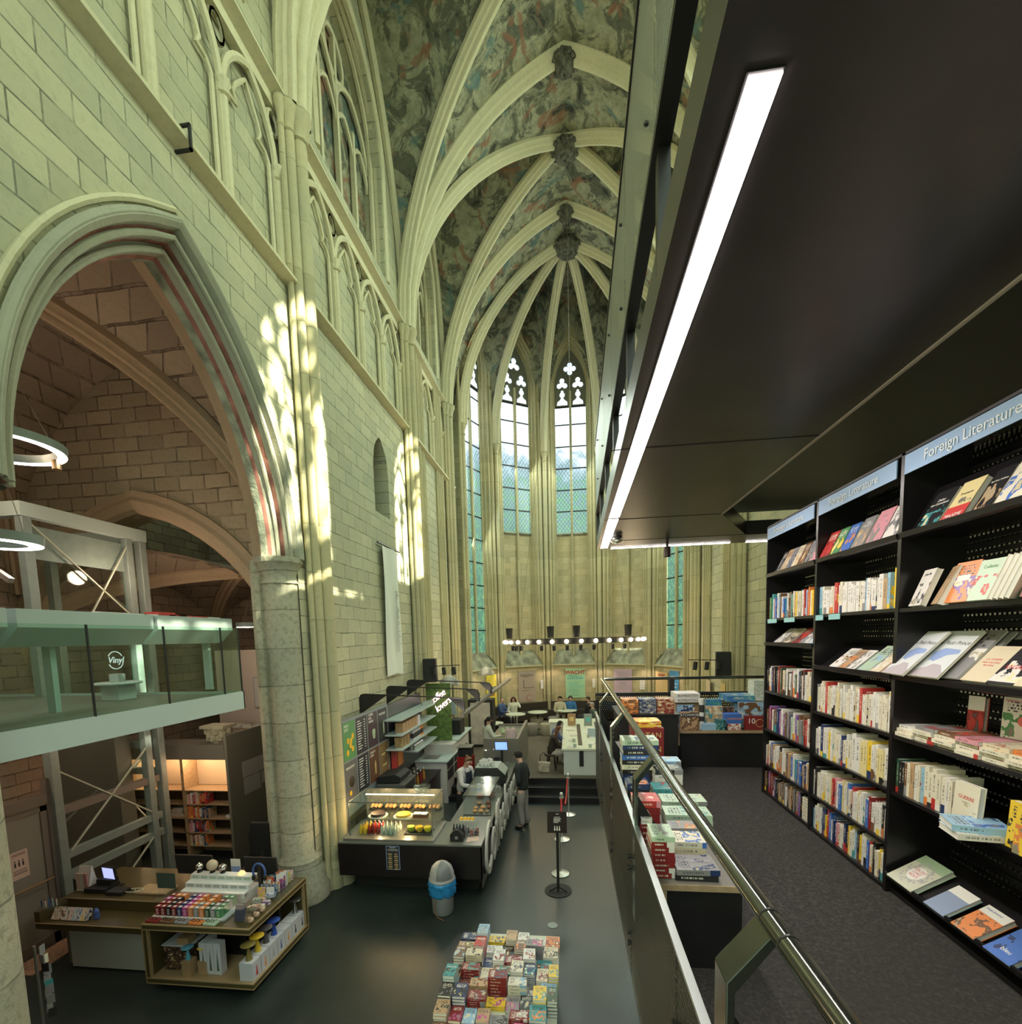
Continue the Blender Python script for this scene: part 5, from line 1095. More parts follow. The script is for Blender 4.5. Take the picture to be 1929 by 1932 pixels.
# ---- office shelving with lit panels
OX0, OX1, OY, OZ = -9.4, -6.78, 8.75, 2.42
t = thing('shelving_unit', 'built-in office shelving with a lit cream back, under the balcony', 'shelving')
MB().box(OX0, OX1, OY+.42, OY+.46, 0, OZ).build('back', 'cream_lit', t)
MB().box(OX0, OX1-.05, OY-.10, OY+.0, 2.12, OZ).box(OX0, OX1, OY, OY+.45, OZ-.03, OZ).build('canopy', 'grey_lam', t)
MB().box(OX0, OX1-.1, OY+.05, OY+.10, 2.10, 2.115).build('light_strip', 'warm_led', t)
MB().box(OX0, OX1-.05, OY+.40, OY+.42, 1.46, 2.1).build('upper_panel', 'cream_lit', t)
for x in (OX0, -8.72, -7.93, OX1-.06): MB().box(x, x+.06, OY+.02, OY+.42, 0, 2.1 if x > -9.3 else OZ).build('upright', 'ply_edge', t)
for z in (1.45, 1.16, .86, .56, .28): MB().box(OX0, OX1-.05, OY+.02, OY+.42, z-.02, z).build('shelf', 'ply_edge', t)
MB().box(OX0, OX1-.05, OY+.3, OY+.40, .3, 1.43).build('dark_back', 'dark_wood', t)
t = thing('partition', 'tall grey partition with paper plans pinned on, right of the office shelving', 'partition')
MB().box(OX1, OX1+.05, OY-.15, 10.3, 0, 2.62).build('panel', M('partition_grey', (.17, .17, .135), .6), t)
for a, b, c, d in ((9.0, 9.5, 1.65, 1.98), (9.52, 10.0, 1.66, 1.98), (9.02, 9.55, 1.28, 1.63), (9.6, 9.95, 1.36, 1.62)):
    s = MB().box(OX1+.05, OX1+.053, a, b, c, d).build('plan_sheet', M('plan_paper', (.36, .36, .34), .7), t)
    q = MB()
    for z in lin(c+.06, d-.05, 4): q.box(OX1+.053, OX1+.054, a+.05, b-.08, z, z+.006)
    q.build('drawn_line', 'ink_grey', s)
random.seed(31)
n = 0
for zi, (z, xs) in enumerate(((1.16, (-7.86, -7.45)), (.86, (-7.86, -7.40)), (.56, (-7.86, -7.42)), (.28, (-7.86, -7.5)))):
    x = xs[0]
    while x < xs[1]:
        w = random.uniform(.03, .06); h = random.uniform(.17, .25); c = random.choice(['red', 'pink', 'white', 'orange', 'navy', 'tan', 'cream', 'dark red'])
        o = place('folder', book_mesh(.2, h, w), (x, OY+.14, z+.001), (0, 0, 0), c); o.rotation_euler = Matrix(((0, 0, 1), (1, 0, 0), (0, 1, 0))).to_euler()
        tag(o, '%s book, %s from the left on the %s office shelf' % (c, ORD[n % 12], ORD[zi]), 'book', 'books on the lit office shelves'); x += w+.003; n += 1
    n = 0
for k in range(8):
    o = place('folder', book_mesh(.26, .2, .022), (-8.15+random.uniform(-.03, .03), OY+.1, .861+.023*k), (0, 0, R(random.uniform(-8, 8))), random.choice(['pink', 'white', 'tan', 'navy']))
    tag(o, 'flat folder, %s up in the untidy pile on the office shelf' % ORD[k], 'folder', 'folders in the untidy pile')
tag(MB().box(-7.05, -6.93, OY+.08, OY+.2, .862, .92).build('tissue_box', 'white_paint'), 'small white box on the second office shelf', 'box')
# shelves and picture farther back
t = thing('partition', 'white partition wall with a framed picture, past the round pier', 'partition')
MB().box(-9.2, -6.6, 11.6, 11.7, 0, 4.25).build('panel', M('white_wall', (.58, .50, .44), .7), t)
s = MB().box(-8.15, -7.6, 11.56, 11.6, 2.75, 3.55).build('picture_frame', 'ink_grey', t); MB().box(-8.12, -7.63, 11.555, 11.56, 2.78, 3.52).build('picture', 'board_white', s); MB().box(-8.0, -7.75, 11.55, 11.555, 2.9, 3.15).build('drawn_motif', 'ink_grey', s)
t = thing('wall_shelf', 'brown wall shelf with low piles of books, far behind the arcade', 'shelf')
MB().box(-8.6, -6.2, 11.0, 11.4, 2.28, 2.31).box(-7.6, -6.2, 11.0, 11.4, 1.9, 1.93).box(-7.6, -6.2, 11.0, 11.4, 1.45, 1.48).build('board', 'ply_edge', t)
MB().box(-7.65, -7.6, 11.0, 11.4, 0, 2.3).build('side', 'grey_lam', t)
random.seed(8)
for i in range(7):
    for k in range(random.randint(2, 5)):
        c = random.choice(['dark red', 'cream', 'navy', 'pale yellow', 'brown', 'grey', 'orange'])
        o = place('book', book_mesh(.26, .18, .032), (-8.35+.3*i+random.uniform(-.02, .02), 11.05, 2.311+.033*k), (0, 0, 0), c); tag(o, '%s flat book, %s up in the %s pile on the far wall shelf' % (c, ORD[k], ORD[i]), 'book', 'piles on the far wall shelf')
# carved stone capital kept on the canopy
t = thing('carved_capital', 'carved stone leaf capital on top of the office shelving', 'carving', (-7.15, 8.95, OZ+.0))
q = MB().box(-.26, .26, -.2, .2, .30, .36).lathe([(.15, 0), (.18, .1), (.2, .2), (.25, .3)], (0,0,0), 12)
for k in range(10):
    a = 2*PI*k/10; q.sphere((.21*math.cos(a), .18*math.sin(a), .24-.06*(k % 2)), .07, 6, sc=(1, 1, 1.4)); q.sphere((.19*math.cos(a+.3), .17*math.sin(a+.3), .1), .06, 6, sc=(1, 1, 1.5))
q.build('leafwork', 'stone_pier', t, smooth=True)
# ring lamps
def ring_lamp(label, c, rr, mat='ring_white', w=.07):
    t = thing('ring_lamp', label, 'lamp', c)
    MB().lathe([(rr, -.04), (rr+w, -.04), (rr+w+.01, .05), (rr-.01, .05), (rr, -.04)], (0,0,0), 40).build('housing', 'steel_grey', t, smooth=True)
    MB().lathe([(rr+.008, -.045), (rr+w-.008, -.045)], (0,0,0), 40).build('diffuser', mat, t)
    for k in range(3):
        a = 2*PI*k/3+.5; MB().tube([(rr*math.cos(a), rr*math.sin(a), .05), (0, 0, 1.3 if rr > .23 else .45)], .004, 4).build('suspension_wire', 'brushed', t)
        if rr > .4:
            s = MB().tube([(rr*math.cos(a+.6), rr*math.sin(a+.6), -.05), (rr*math.cos(a+.6)*1.05, rr*math.sin(a+.6)*1.05-.03, -.16)], .045, 10).build('spot', 'brass', t)
    return t
c1 = ay(20, 835, 5.0); ring_lamp('large glowing ring lamp hanging under the aisle vault, upper one', (c1.x-.18, 5.0, c1.z), .50, w=.10)
c2 = ay(-12, 1018, 4.2); ring_lamp('glowing ring lamp with a forked arm, below the larger ring', (c2.x, 4.2, c2.z), .24, w=.12)
q = thing('forked_fitting', 'forked square tube arm hanging below the lower ring lamp', 'lamp arm')
MB().bar((c2.x+.04, 4.1, c2.z-.02), (c2.x+.03, 4.1, c2.z-.26), .05).bar((c2.x+.03, 4.1, c2.z-.26), (c2.x+.27, 4.1, c2.z-.42), .05).bar((c2.x+.03, 4.1, c2.z-.26), (c2.x-.2, 4.1, c2.z-.4), .05).build('arm', M('bronze', (.30, .22, .18), .4, .5), q)
ring_lamp('small ring lamp glowing warm far back in the aisle', (-6.75, 9.6, 4.80), .22, w=.03)
# ---- cash desk
DX0, DX1, DY0, DY1, DT = -5.45, -3.97, 5.20, 6.50, .90
t = thing('cash_desk', 'olive and wood cash desk with open shelves at its front corner', 'desk')
for z0, z1 in ((.82, .90), (.10, .18)):
    MB().box(DX0, DX1, DY0, DY1, z0+.012, z1-.012).build('panel_core', 'olive_laminate', t)
    q = MB()
    for z in (z0, z1-.014): q.box(DX0-.004, DX1+.004, DY0-.004, DY1, z, z+.014)
    q.build('wood_edge', 'edge_wood', t)
MB().box(DX0+.01, DX1-.01, DY0+.02, DY1-.01, .901, .904).build('desk_surface', 'olive_laminate', t)
q = MB().box(DX0, DX0+.012, DY0-.004, DY0+.04, .1, .9).box(DX0+.065, DX0+.077, DY0-.004, DY0+.04, .18, .82).box(DX0+.012, DX0+.065, DY0+.004, DY1, .12, .88, 1).box(DX1-.04, DX1+.004, DY1-.012, DY1, .1, .9).box(DX1-.04, DX1+.002, DY1-.077, DY1-.065, .18, .82).box(DX1-.4, DX1-.002, DY1-.065, DY1-.012, .12, .88, 1)
q.build('side_panel', ['edge_wood', 'olive_laminate'], t)
MB().box(DX0+.05, DX1-.45, DY0+.52, DY0+.55, .18, .82).box(DX1-.47, DX1-.44, DY0+.5, DY1-.06, .18, .82).build('inner_back', 'black_steel', t)
MB().box(DX0+.3, DX1-.3, DY0+.3, DY1-.3, 0, .1).build('plinth', 'rubber', t)
MB().box(-7.18, DX0, 5.34, 6.62, .66, .74).build('lower_tray', 'olive_laminate', t); MB().box(-7.18, DX0, 5.33, 5.34, .74, .752).box(-7.18, DX0, 5.70, 5.71, .888, .9).build('wood_edge', 'edge_wood', t)
MB().box(-7.18, DX0, 5.71, 6.62, .74, .90).box(-7.18, -7.10, 5.34, 5.71, .74, .90).build('worktop', 'olive_laminate', t)
MB().box(-6.9, DX0, 5.52, 5.55, 0.02, .66).build('white_front', 'board_white', t); MB().box(-7.05, -6.95, 5.6, 6.5, 0, .66).build('leg', 'steel_brown', t)
dt = .905
# goods on the desk
random.seed(77)
gc = ['dark red', 'dark red', 'black', 'dark red', 'navy', 'magenta', 'orange', 'grey', 'orange', 'dark green', 'grey', 'green']
for r_ in range(4):
    for k in range(12):
        c = gc[k] if r_ < 2 or random.random() < .7 else random.choice(gc)
        if r_ > 1 and k in (3, 7, 9): continue
        s = MB().box(-.034, .034, 0, .07, 0, .115-.0*r_).build('glasses_box', 'tinted'); s.location = (-5.36+.078*k, 5.36+.082*r_, .925+.006*r_); s.color = (*CN[c], 1)
        tag(s, '%s reading glasses box, %s in the %s row of the desk display' % (c, ORD[k], ORD[r_]), 'box', 'reading glasses boxes on the cash desk')
        if r_ == 0:
            q = MB()
            for z in (.035, .075): q.tube([(.014*math.cos(a), -.0012, z+.015*math.sin(a)) for a in lin(0, 2*PI, 10)[:-1]], .0022, 4, closed=True)
            q.build('printed_glasses', 'paper', s)
        MB().box(-.018, .018, .015, .045, .115, .117).build('cap_label', 'paper', s)
t = thing('display_stand', 'white tiered stand under the coloured glasses boxes', 'stand'); MB().box(-5.42, -4.40, 5.33, 5.70, dt, .924).build('base', 'white_gloss', t)
for k, c in enumerate(('dark red', 'brown', 'grey', 'orange', 'pale green')):
    x = -5.33+.2*k
    s = MB().prism([(-.08, 0), (.08, 0), (.08, .012), (-.08, .03)], lambda u, v, d: (u, d, v), .09).build('glasses_tray', 'tinted'); s.location = (x, 5.225, dt); s.color = (*CN[c], 1); tag(s, '%s tray holding folded glasses at the desk front' % c, 'tray', 'trays of glasses along the desk front')
    q = MB()
    for dx in (-.03, .03): q.tube([(dx+.022*math.cos(a), .03, .045+.016*math.sin(a)) for a in lin(0, 2*PI, 10)[:-1]], .004, 5, closed=True)
    q.tube([(-.055, .03, .045), (-.06, .08, .04)], .003, 5).tube([(.055, .03, .045), (.06, .08, .04)], .003, 5)
    q = q.build('glasses', 'dark_wood' if k < 3 else 'black_gloss'); q.location = (x, 5.225, dt); tag(q, 'pair of dark glasses on the %s tray' % c, 'glasses', 'glasses on the trays')
t = thing('tiered_display', 'white tiered display of spectacle frames behind the coloured boxes', 'display')
for k, (z, y) in enumerate(((1.03, 5.74), (1.10, 5.84), (1.17, 5.94))):
    s = MB().prism([(0, 0), (.0, -.055), (.02, -.055), (.10, .012), (.10, .02), (.0, .01)], lambda u, v, d: (-5.36+d, y+u, z+v), .95).build('tier', 'white_gloss', t)
    for j in range(7):
        q = MB()
        for dx in (-.025, .025): q.tube([(-5.28+.13*j+dx+.019*math.cos(a), y-.006, z-.02+.014*math.sin(a)) for a in lin(0, 2*PI, 9)[:-1]], .003, 4, closed=True)
        q.build('spectacles', ['ink_red', 'ink_black', 'ink_green'][k], s)
MB().box(-5.36, -4.41, 5.75, 6.1, dt, 1.02).build('plinth', 'board_white', t)
for k, (x, r_, m, lab) in enumerate(((-5.28, .05, 'chrome', 'silver globe'), (-5.08, .075, 'cream_lit', 'cream globe'), (-4.92, .05, 'chrome', 'shiny globe'))):
    o = thing('globe', lab+' on the top of the spectacle display', 'globe', (x, 6.02, 1.185)); MB().lathe([(0, 0), (.04, 0), (.03, .02), (.008, .025), (0, .03)], (0,0,0), 12).build('base', 'black_gloss', o); MB().sphere((0, 0, .03+r_), r_, 14).build('sphere', m, o, smooth='all')
for k, x in enumerate((-5.18, -4.99, -4.83)):
    tag(MB().box(x-.05, x+.05, 5.95, 6.05, 1.10, 1.18).build('gift_box', 'white_gloss' if k % 2 else 'dark_wood'), '%s small gift box beneath the globes' % ORD[k], 'box', 'gift boxes beneath the globes')
o = thing('moon_lamp', 'small glowing orange globe lamp on the desk display', 'lamp', (-4.62, 6.0, 1.12)); MB().lathe([(0, 0), (.03, 0), (.025, .02), (0, .02)], (0,0,0), 10).build('base', 'dark_wood', o); MB().sphere((0, 0, .065), .05, 14).build('globe_shade', M('orange_glow', (.9, .4, .15), .5, emit=(1, .42, .16), es=1.4), o, smooth='all')
def monitor(label, x, y, z, w, h, rz=0, back=True, scr=None):
    o = thing('till_monitor', label, 'monitor', (x, y, z), rz)
    MB().prism([(-w/2, 0), (w/2, 0), (w/2*1.02, h), (-w/2*1.02, h)], lambda u, v, d: (u, d-.1*v, v+.12), .03).build('screen_housing', 'rubber', o)
    MB().box(-.03, .03, 0, .05, 0, .2).box(-.12, .12, -.04, .12, 0, .012).build('stand', 'rubber', o)
    if scr: MB().prism([(-w/2+.015, .015), (w/2-.015, .015), (w/2-.015, h-.015), (-w/2+.015, h-.015)], lambda u, v, d: (u, -.002-.1*v-d, v+.12), .001).build('screen', scr, o)
    return o
monitor('wide black till monitor seen from behind, left of the office chair', -5.55, 6.25, dt, .58, .30); monitor('black till monitor behind the headphones', -4.55, 6.32, dt, .50, .26)
monitor('small lit tablet screen at the left end of the desk', -6.72, 6.0, dt, .24, .20, R(-8), scr='screen_blue')
o = thing('till_terminal', 'black card terminal and printer under the lit tablet', 'terminal', (-6.75, 5.95, dt)); MB().box(-.22, .12, -.12, .12, 0, .06).box(-.14, .1, 0, .12, .06, .14).build('body', 'rubber', o); MB().box(.17, .42, -.16, .0, 0, .05).build('keypad', 'rubber', o)
o = thing('card_rack', 'white cardboard rack of small cards at the left end of the desk', 'rack', (-7.02, 5.88, dt)); MB().prism([(0, 0), (.16, 0), (.09, .34), (.08, .34)], lambda u, v, d: (-.13+d, u, v), .2).build('back_board', 'paper', o)
for k in range(3): MB().box(-.12+.062*k, -.065+.062*k, .0, .02, .02, .26).build('card_column', 'pink_paper' if k == 0 else ('board_white' if k == 1 else M('pale_red', (.5, .25, .22), .6)), o)
o = thing('pen_display', 'clear stand of pens and small bottles on the left corner of the desk', 'display', (-7.08, 5.50, .905))
MB().box(-.09, .12, -.12, .12, 0, .02).build('tray', 'acrylic', o)
for k in range(9):
    c = ['navy', 'dark red', 'blue', 'white', 'teal', 'white', 'blue', 'light blue', 'white'][k]; q = MB().tube([(-.07+.02*k, -.08+.03*(k % 3), .02), (-.07+.02*k, -.08+.03*(k % 3), .11)], .007, 6).build('pen', 'tinted', o); q.color = (*CN[c], 1)
for k in range(9):
    c = ['tan', 'tan', 'brown', 'grey', 'pink', 'light blue', 'blue', 'yellow', 'navy'][k]
    q = MB().prism([(0, 0), (.06, 0), (.1, .13), (.08, .14)], lambda u, v, d: (d, u, v), .055).build('booklet', 'printed'); q.location = (-7.04+.062*k, 5.42, .752); q.color = (*CN[c], 1); q['accent'] = [*CN['white'], 1.0]
    tag(q, '%s booklet, %s from the left in the desk tray' % (c, ORD[k]), 'booklet', 'booklets in the desk tray')
tag(MB().lathe([(0, 0), (.035, 0), (.035, .1), (.015, .14), (0, .14)], (-6.42, 5.5, .752), 10).build('bottle', 'ink_blue'), 'dark blue bottle beside the booklets in the tray', 'bottle')
tag(MB().box(-6.2, -5.7, 5.85, 6.1, dt, .93).build('paper_tray', 'ply_edge'), 'wooden tray of papers on the desk', 'tray')
o = thing('cable', 'white coiled cable lying on the desk beside the tray', 'cable'); MB().tube([(-6.35+.12*math.cos(a)+.02*a, 5.9+.05*math.sin(a), .925+.002*a) for a in lin(0, 9, 30)], .008, 6).build('flex', 'pale_rod', o)
o = thing('acrylic_sign', 'clear acrylic sign panel standing on the desk left of the glasses', 'sign'); MB().box(-5.75, -5.45, 5.78, 5.785, .95, 1.28).box(-5.75, -5.45, 5.70, 5.86, .905, .915).build('panel', 'acrylic', o)
MB().box(-5.74, -5.46, 5.786, 5.788, 1.05, 1.27).build('green_backing', M('slate_green', (.10, .14, .11), .5), o)
q = thing('headphones', 'dark headphones hanging on a stand at the back of the desk', 'headphones', (-4.32, 5.95, 1.0))
MB().tube([(.09*math.cos(a), 0, .25+.12*math.sin(a)) for a in lin(R(-30), R(210), 16)], .014, 8).build('headband', 'ink_blue', q); MB().sphere((.085, 0, .17), .04, 10, sc=(.5, 1, 1.2)).sphere((-.085, 0, .17), .04, 10, sc=(.5, 1, 1.2)).build('ear_cushion', 'rubber', q, smooth=True); MB().box(-.012, .012, -.012, .012, -.095, .36).build('stand', 'rubber', q)
q = thing('acrylic_case', 'clear acrylic display case with a small framed picture at the desk corner', 'case'); MB().box(-4.36, -4.06, 5.24, 5.25, dt, 1.12).box(-4.36, -4.35, 5.25, 5.6, dt, 1.12).box(-4.07, -4.06, 5.25, 5.6, dt, 1.12).box(-4.36, -4.06, 5.24, 5.6, 1.12, 1.13).build('clear_box', 'acrylic', q)
tag(MB().prism([(-.07, 0), (.07, 0), (.07, .19), (-.07, .19)], lambda u, v, d: (-4.20+u, 5.34+.25*v+d, dt+.002+v), .012).build('picture_frame', M('slate', (.08, .08, .12), .3)), 'small dark framed picture inside the acrylic case', 'picture frame')
for k in range(3):
    q = MB().sphere((0, 0, .035), .035, 10, sc=(1, 1.2, 1)).sphere((0, -.03, .075), .02, 8).add([(-.012, -.03, .09), (.0, -.035, .09), (-.01, -.03, .115)], [(0,1,2)]).add([(.012, -.03, .09), (.0, -.035, .09), (.012, -.03, .115)], [(0,1,2)]).build('ceramic_animal', M('clay', (.55, .36, .26), .5), smooth=True); q.location = (-4.03-.005*k, 5.33+.12*k, dt)
    tag(q, 'small clay coloured animal figure, %s from the desk corner' % ORD[k], 'figurine', 'clay figurines along the desk edge')
q = thing('postcard_rack', 'clear rack of colourful notebooks and cards near the end of the desk', 'rack'); MB().box(-4.32, -4.02, 5.85, 6.40, dt, .92).box(-4.03, -4.02, 5.85, 6.4, dt, 1.05).build('tray', 'acrylic', q)
random.seed(4)
for k in range(16):
    c = random.choice(['light blue', 'teal', 'magenta', 'pink', 'orange', 'yellow', 'purple', 'white', 'pale green'])
    o = MB().box(-.05, .05, 0, .014, 0, random.uniform(.12, .2)).build('notebook', 'printed'); o.location = (-4.25+.11*(k % 2), 5.86+.033*k, .921+.0); o.rotation_euler = (R(-8), 0, R(14)); o.color = (*CN[c], 1); o['accent'] = [*CN[random.choice(['white', 'red', 'navy', 'yellow'])], 1.0]
    tag(o, '%s notebook, %s back in the clear desk rack' % (c, ORD[k]), 'notebook', 'notebooks in the clear desk rack')
for k, c in enumerate(('orange', 'yellow', 'tan', 'green', 'purple', 'orange', 'blue', 'pale green')):
    o = MB().box(-.045, .045, 0, .06, 0, .05).build('game_pack', 'printed'); o.location = (-4.12+.0*(k % 2)+.005*k-.1*(k % 2), 5.52+.05*k, dt+.0+(.051 if k % 3 == 0 else 0)); o.color = (*CN[c], 1); o['accent'] = [*CN['white'], 1.0]; tag(o, '%s little card pack, %s along the desk side' % (c, ORD[k]), 'card pack', 'little card packs on the desk')
tag(MB().prism([(-.08, 0), (.08, 0), (.08, .24), (-.08, .24)], lambda u, v, d: (-4.13+.3*u+d, 6.15+u, dt+.0+v), .004).build('info_card', 'paper'), 'white information card standing among the notebooks', 'card')
s = MB().box(-.075, .075, 0, .004, 0, .30).build('info_card', 'paper'); s.location = (-4.86, 6.2, 1.0); tag(s, 'white card with a blue picture standing behind the globes', 'card'); MB().box(-.07, .07, -.001, 0, .02, .19).build('blue_picture', 'ink_sky', s)
# mushroom lamps and boxes on the desk shelf
def mush(label, x, y, z, m, s=1.0):
    o = thing('mushroom_lamp', label, 'lamp', (x, y, z)); MB().lathe([(0, 0), (.042*s, 0), (.04*s, .01), (.012*s, .17*s), (.01*s, .2*s), (0, .2*s)], (0,0,0), 16).build('stem', m, o, smooth=True); MB().lathe([(0, .22*s), (.08*s, .21*s), (.09*s, .202*s), (.08*s, .195*s), (0, .20*s)], (0,0,0), 20).build('shade', m, o, smooth=True); return o
sz = .182
ML = [('olive', (.20, .15, .04)), ('yellow', (.62, .42, .03)), ('dark grey', (.09, .08, .09)), ('blue', (.03, .08, .38)), ('silver', (.5, .5, .52))]
for k in range(7):
    y = DY0+.04+.175*k; h = .235
    b = MB().box(-.09, .09, 0, .165, 0, h).build('lamp_box', M('box_white', (.55, .55, .60), .6)); b.location = (DX1-.115, y, sz); tag(b, 'white lamp carton, %s from the corner along the desk side shelf' % ORD[k], 'box', 'white lamp cartons on the side shelf')
    MB().prism([(.06, .04), (.10, .04), (.085, .15), (.11, .16), (.05, .16), (.075, .15)], lambda u, v, d: (.0905+d*.2, u, v), .002).build('printed_lamp', ['ink_red', 'ink_orange', 'ink_grey', 'ink_blue', 'ink_orange', 'ink_black', 'ink_black'][k], b)
for k, (n, c) in enumerate(ML):
    yy = DY0+.12+.175*(k if k < 4 else 6); mush('%s mushroom lamp standing on the white cartons in the desk side' % n, DX1-.12, yy, sz+.236, M('lamp_'+n.replace(' ', '_'), c, .4 if k < 4 else .2, 0 if k < 4 else .9))
for k in range(4):
    b = MB().box(0, .095, 0, .10, 0, .42).build('tall_box', 'box_white'); b.location = (-4.78+.10*(k % 3), DY0+.12+(.11 if k == 3 else 0), sz); tag(b, 'tall narrow white box with a green stripe, %s in the desk shelf' % ORD[k], 'box', 'tall white boxes in the desk shelf')
    MB().prism([(.03, .05), (.065, .05), (.048, .34)], lambda u, v, d: (u, -.0012+d, v), .001).build('printed_cone', 'slate_green', b)
for r_ in range(3):
    for k in range(3):
        b = MB().box(0, .125, 0, .14, 0, .11).build('patterned_box', 'printed'); b.location = (-5.32+.127*k, DY0+.16, sz+.111*r_); b.color = (*CN['black'], 1); b['accent'] = [*CN['brown'], 1.0]; tag(b, 'dark patterned gift box, %s column and %s row up, desk shelf' % (ORD[k], ORD[r_]), 'box', 'dark patterned boxes in the desk shelf')
tag(MB().box(-5.33, -4.92, DY0+.14, DY0+.44, sz+.335, sz+.35).build('box_lid', 'box_white'), 'flat white lid over the dark patterned boxes', 'lid')
tag(MB().box(-5.12, -4.96, DY0+.16, DY0+.3, sz+.351, sz+.44).build('brown_box', 'cardboard'), 'brown cardboard box on the white lid', 'box')
for k in range(2): tag(MB().box(-4.98+.17*k, -4.86+.17*k, DY0+.05+.06*k, DY0+.17+.06*k, sz, sz+.17+.03*(k == 0)).build('kraft_box', 'cardboard'), 'kraft paper carton under the %s lamp' % ('small light blue', 'small yellow')[k], 'box')
mush('small light blue mushroom lamp on a kraft carton', -4.93, DY0+.11, sz+.201, M('lamp_sky', (.10, .35, .50), .4), .8); mush('small yellow mushroom lamp on a kraft carton', -4.76, DY0+.17, sz+.171, 'lamp_yellow', .8)
# tall rack of small goods against the near pier, and wrapped umbrella
pp = ay(64, 1785, 3.85); HZ = pp.z
t = thing('postcard_tower', 'narrow rack of small hanging goods beside the near round pier', 'rack', (pp.x, 3.85, 0))
MB().tube([(0, 0, 0), (0, 0, HZ)], .012, 8).lathe([(0, 0), (.14, 0), (.14, .02), (0, .02)], (0,0,0), 16).build('pole', 'brushed', t)
random.seed(2)
for k in range(14):
    a = random.uniform(-.3, PI*.6); z = HZ-.03-.05*k; q = MB().box(-.03, .03, -.004, .004, -.09, 0).build('hanging_pack', 'tinted', t); q.location = (.06*math.cos(a)+.02, .06*math.sin(a), z); q.rotation_euler = (0, 0, a); q.color = (*CN[random.choice(['grey', 'navy', 'grey', 'black', 'ivory', 'grey', 'black', 'teal'])], 1)
pp = ay(84, 1915, 3.62)
t = thing('umbrella', 'pale folded umbrella leaning at the foot of the near pier', 'umbrella', (pp.x, 3.62, 0)); MB().tube([(0, 0, 0), (0, 0, .03), (-.01, 0, .3), (-.03, 0, .55), (-.035, 0, .62)], [.006, .02, .045, .03, .012], 10).build('canopy', 'board_white', t, smooth=True); MB().tube([(-.035, 0, .6), (-.04, 0, .78), (-.07, 0, .80)], .01, 6).build('handle', 'ink_sky', t)
# office chair behind the desk
t = thing('office_chair', 'black high-backed office chair between the two till monitors', 'chair', (-5.25, 7.15, .14))
MB().prism([(-.23, .0), (.23, .0), (.26, .35), (.2, .62), (-.2, .62), (-.26, .35)], lambda u, v, d: (u, .22+d, .62+v), .06).build('backrest', 'rubber', t, bevel=.03); MB().box(-.24, .24, -.24, .22, .46, .54).build('seat', 'rubber', t, bevel=.03)
MB().tube([(0, 0, -.04), (0, 0, .46)], .03, 8).bar((0, .2, .5), (0, .25, .75), .06).build('column', 'rubber', t)
for k in range(5): a = 2*PI*k/5; MB().bar((0, 0, -.03), (.28*math.cos(a), .28*math.sin(a), -.12), .04).build('leg', 'rubber', t)
# ================================================================ coffee bar
t = thing('cafe_counter', 'dark L-shaped coffee counter with a grey top at the left wall', 'counter')
CX1, CY0 = -1.50, 7.62
MB().box(-4.02, CX1, CY0, CY0+.02, .36, .93).build('front_panel', 'dark_lam', t); MB().box(-3.9, CX1-.15, CY0+.35, 8.5, 0, .38).box(-2.1, CX1-.15, 8.4, 12.38, 0, .38).build('plinth', 'rubber', t)
MB().box(-4.02, CX1, CY0-.01, 8.62, .93, .96).box(-2.28, CX1, 8.62, 13.1, .93, .96).build('worktop', 'counter_top', t)
MB().box(CX1-.02, CX1, CY0, 13.1, .2, .93).box(-2.2, -2.18, 8.62, 12.4, .05, .93).box(-4.0, -2.2, 8.55, 8.6, .05, .93).build('side_panel', 'dark_lam', t)
MB().box(-2.4, -1.42, 12.95, 13.0, .47, 1.62).box(-1.50, -1.42, 13.0, 15.9, .47, 1.62).box(-2.4, -1.42, 15.85, 15.9, .47, 1.5).build('raised_panel', 'grey_lam', t)
MB().box(-2.35, -1.50, 13.0, 15.85, 1.40, 1.43).build('raised_worktop', 'counter_top', t)
s = text('Coffeelovers', t, 'board_white', 1.30, (-1.455, 7.66, .66), (0, 1, 0), (0, 0, 1), ext=.02, align='LEFT', space=.93, shear=.12); s.scale = (.76, 1, 1)
s = MB().box(-3.15, -2.93, CY0-.006, CY0-.001, .50, .90).build('food_poster', 'ink_black', t)
MB().box(-3.16, -3.15, CY0-.007, CY0-.001, .49, .91).box(-2.93, -2.92, CY0-.007, CY0-.001, .49, .91).box(-3.16, -2.92, CY0-.007, CY0-.001, .49, .50).box(-3.16, -2.92, CY0-.007, CY0-.001, .90, .91).build('poster_border', 'ink_sky', s)
text('TASTY\nTOASTIES', s, 'ink_white', .042, (-3.04, CY0-.008, .858), (1,0,0), (0,0,1), ext=.0005)
q = MB()
for r_ in range(4):
    z = .76-.075*r_; q.box(-3.13, -3.055, CY0-.008, CY0-.006, z, z+.016).box(-3.02, -2.95, CY0-.008, CY0-.006, z-.04, z-.024)
    for xx, zz in ((-3.09, z-.03), (-2.985, z+.005)): MB().sphere((xx, CY0-.006, zz), .028, 8, sc=(1.2, .1, .6)).build('toastie_picture', 'cardboard', s)
q.build('orange_bar', 'ink_gold', s)
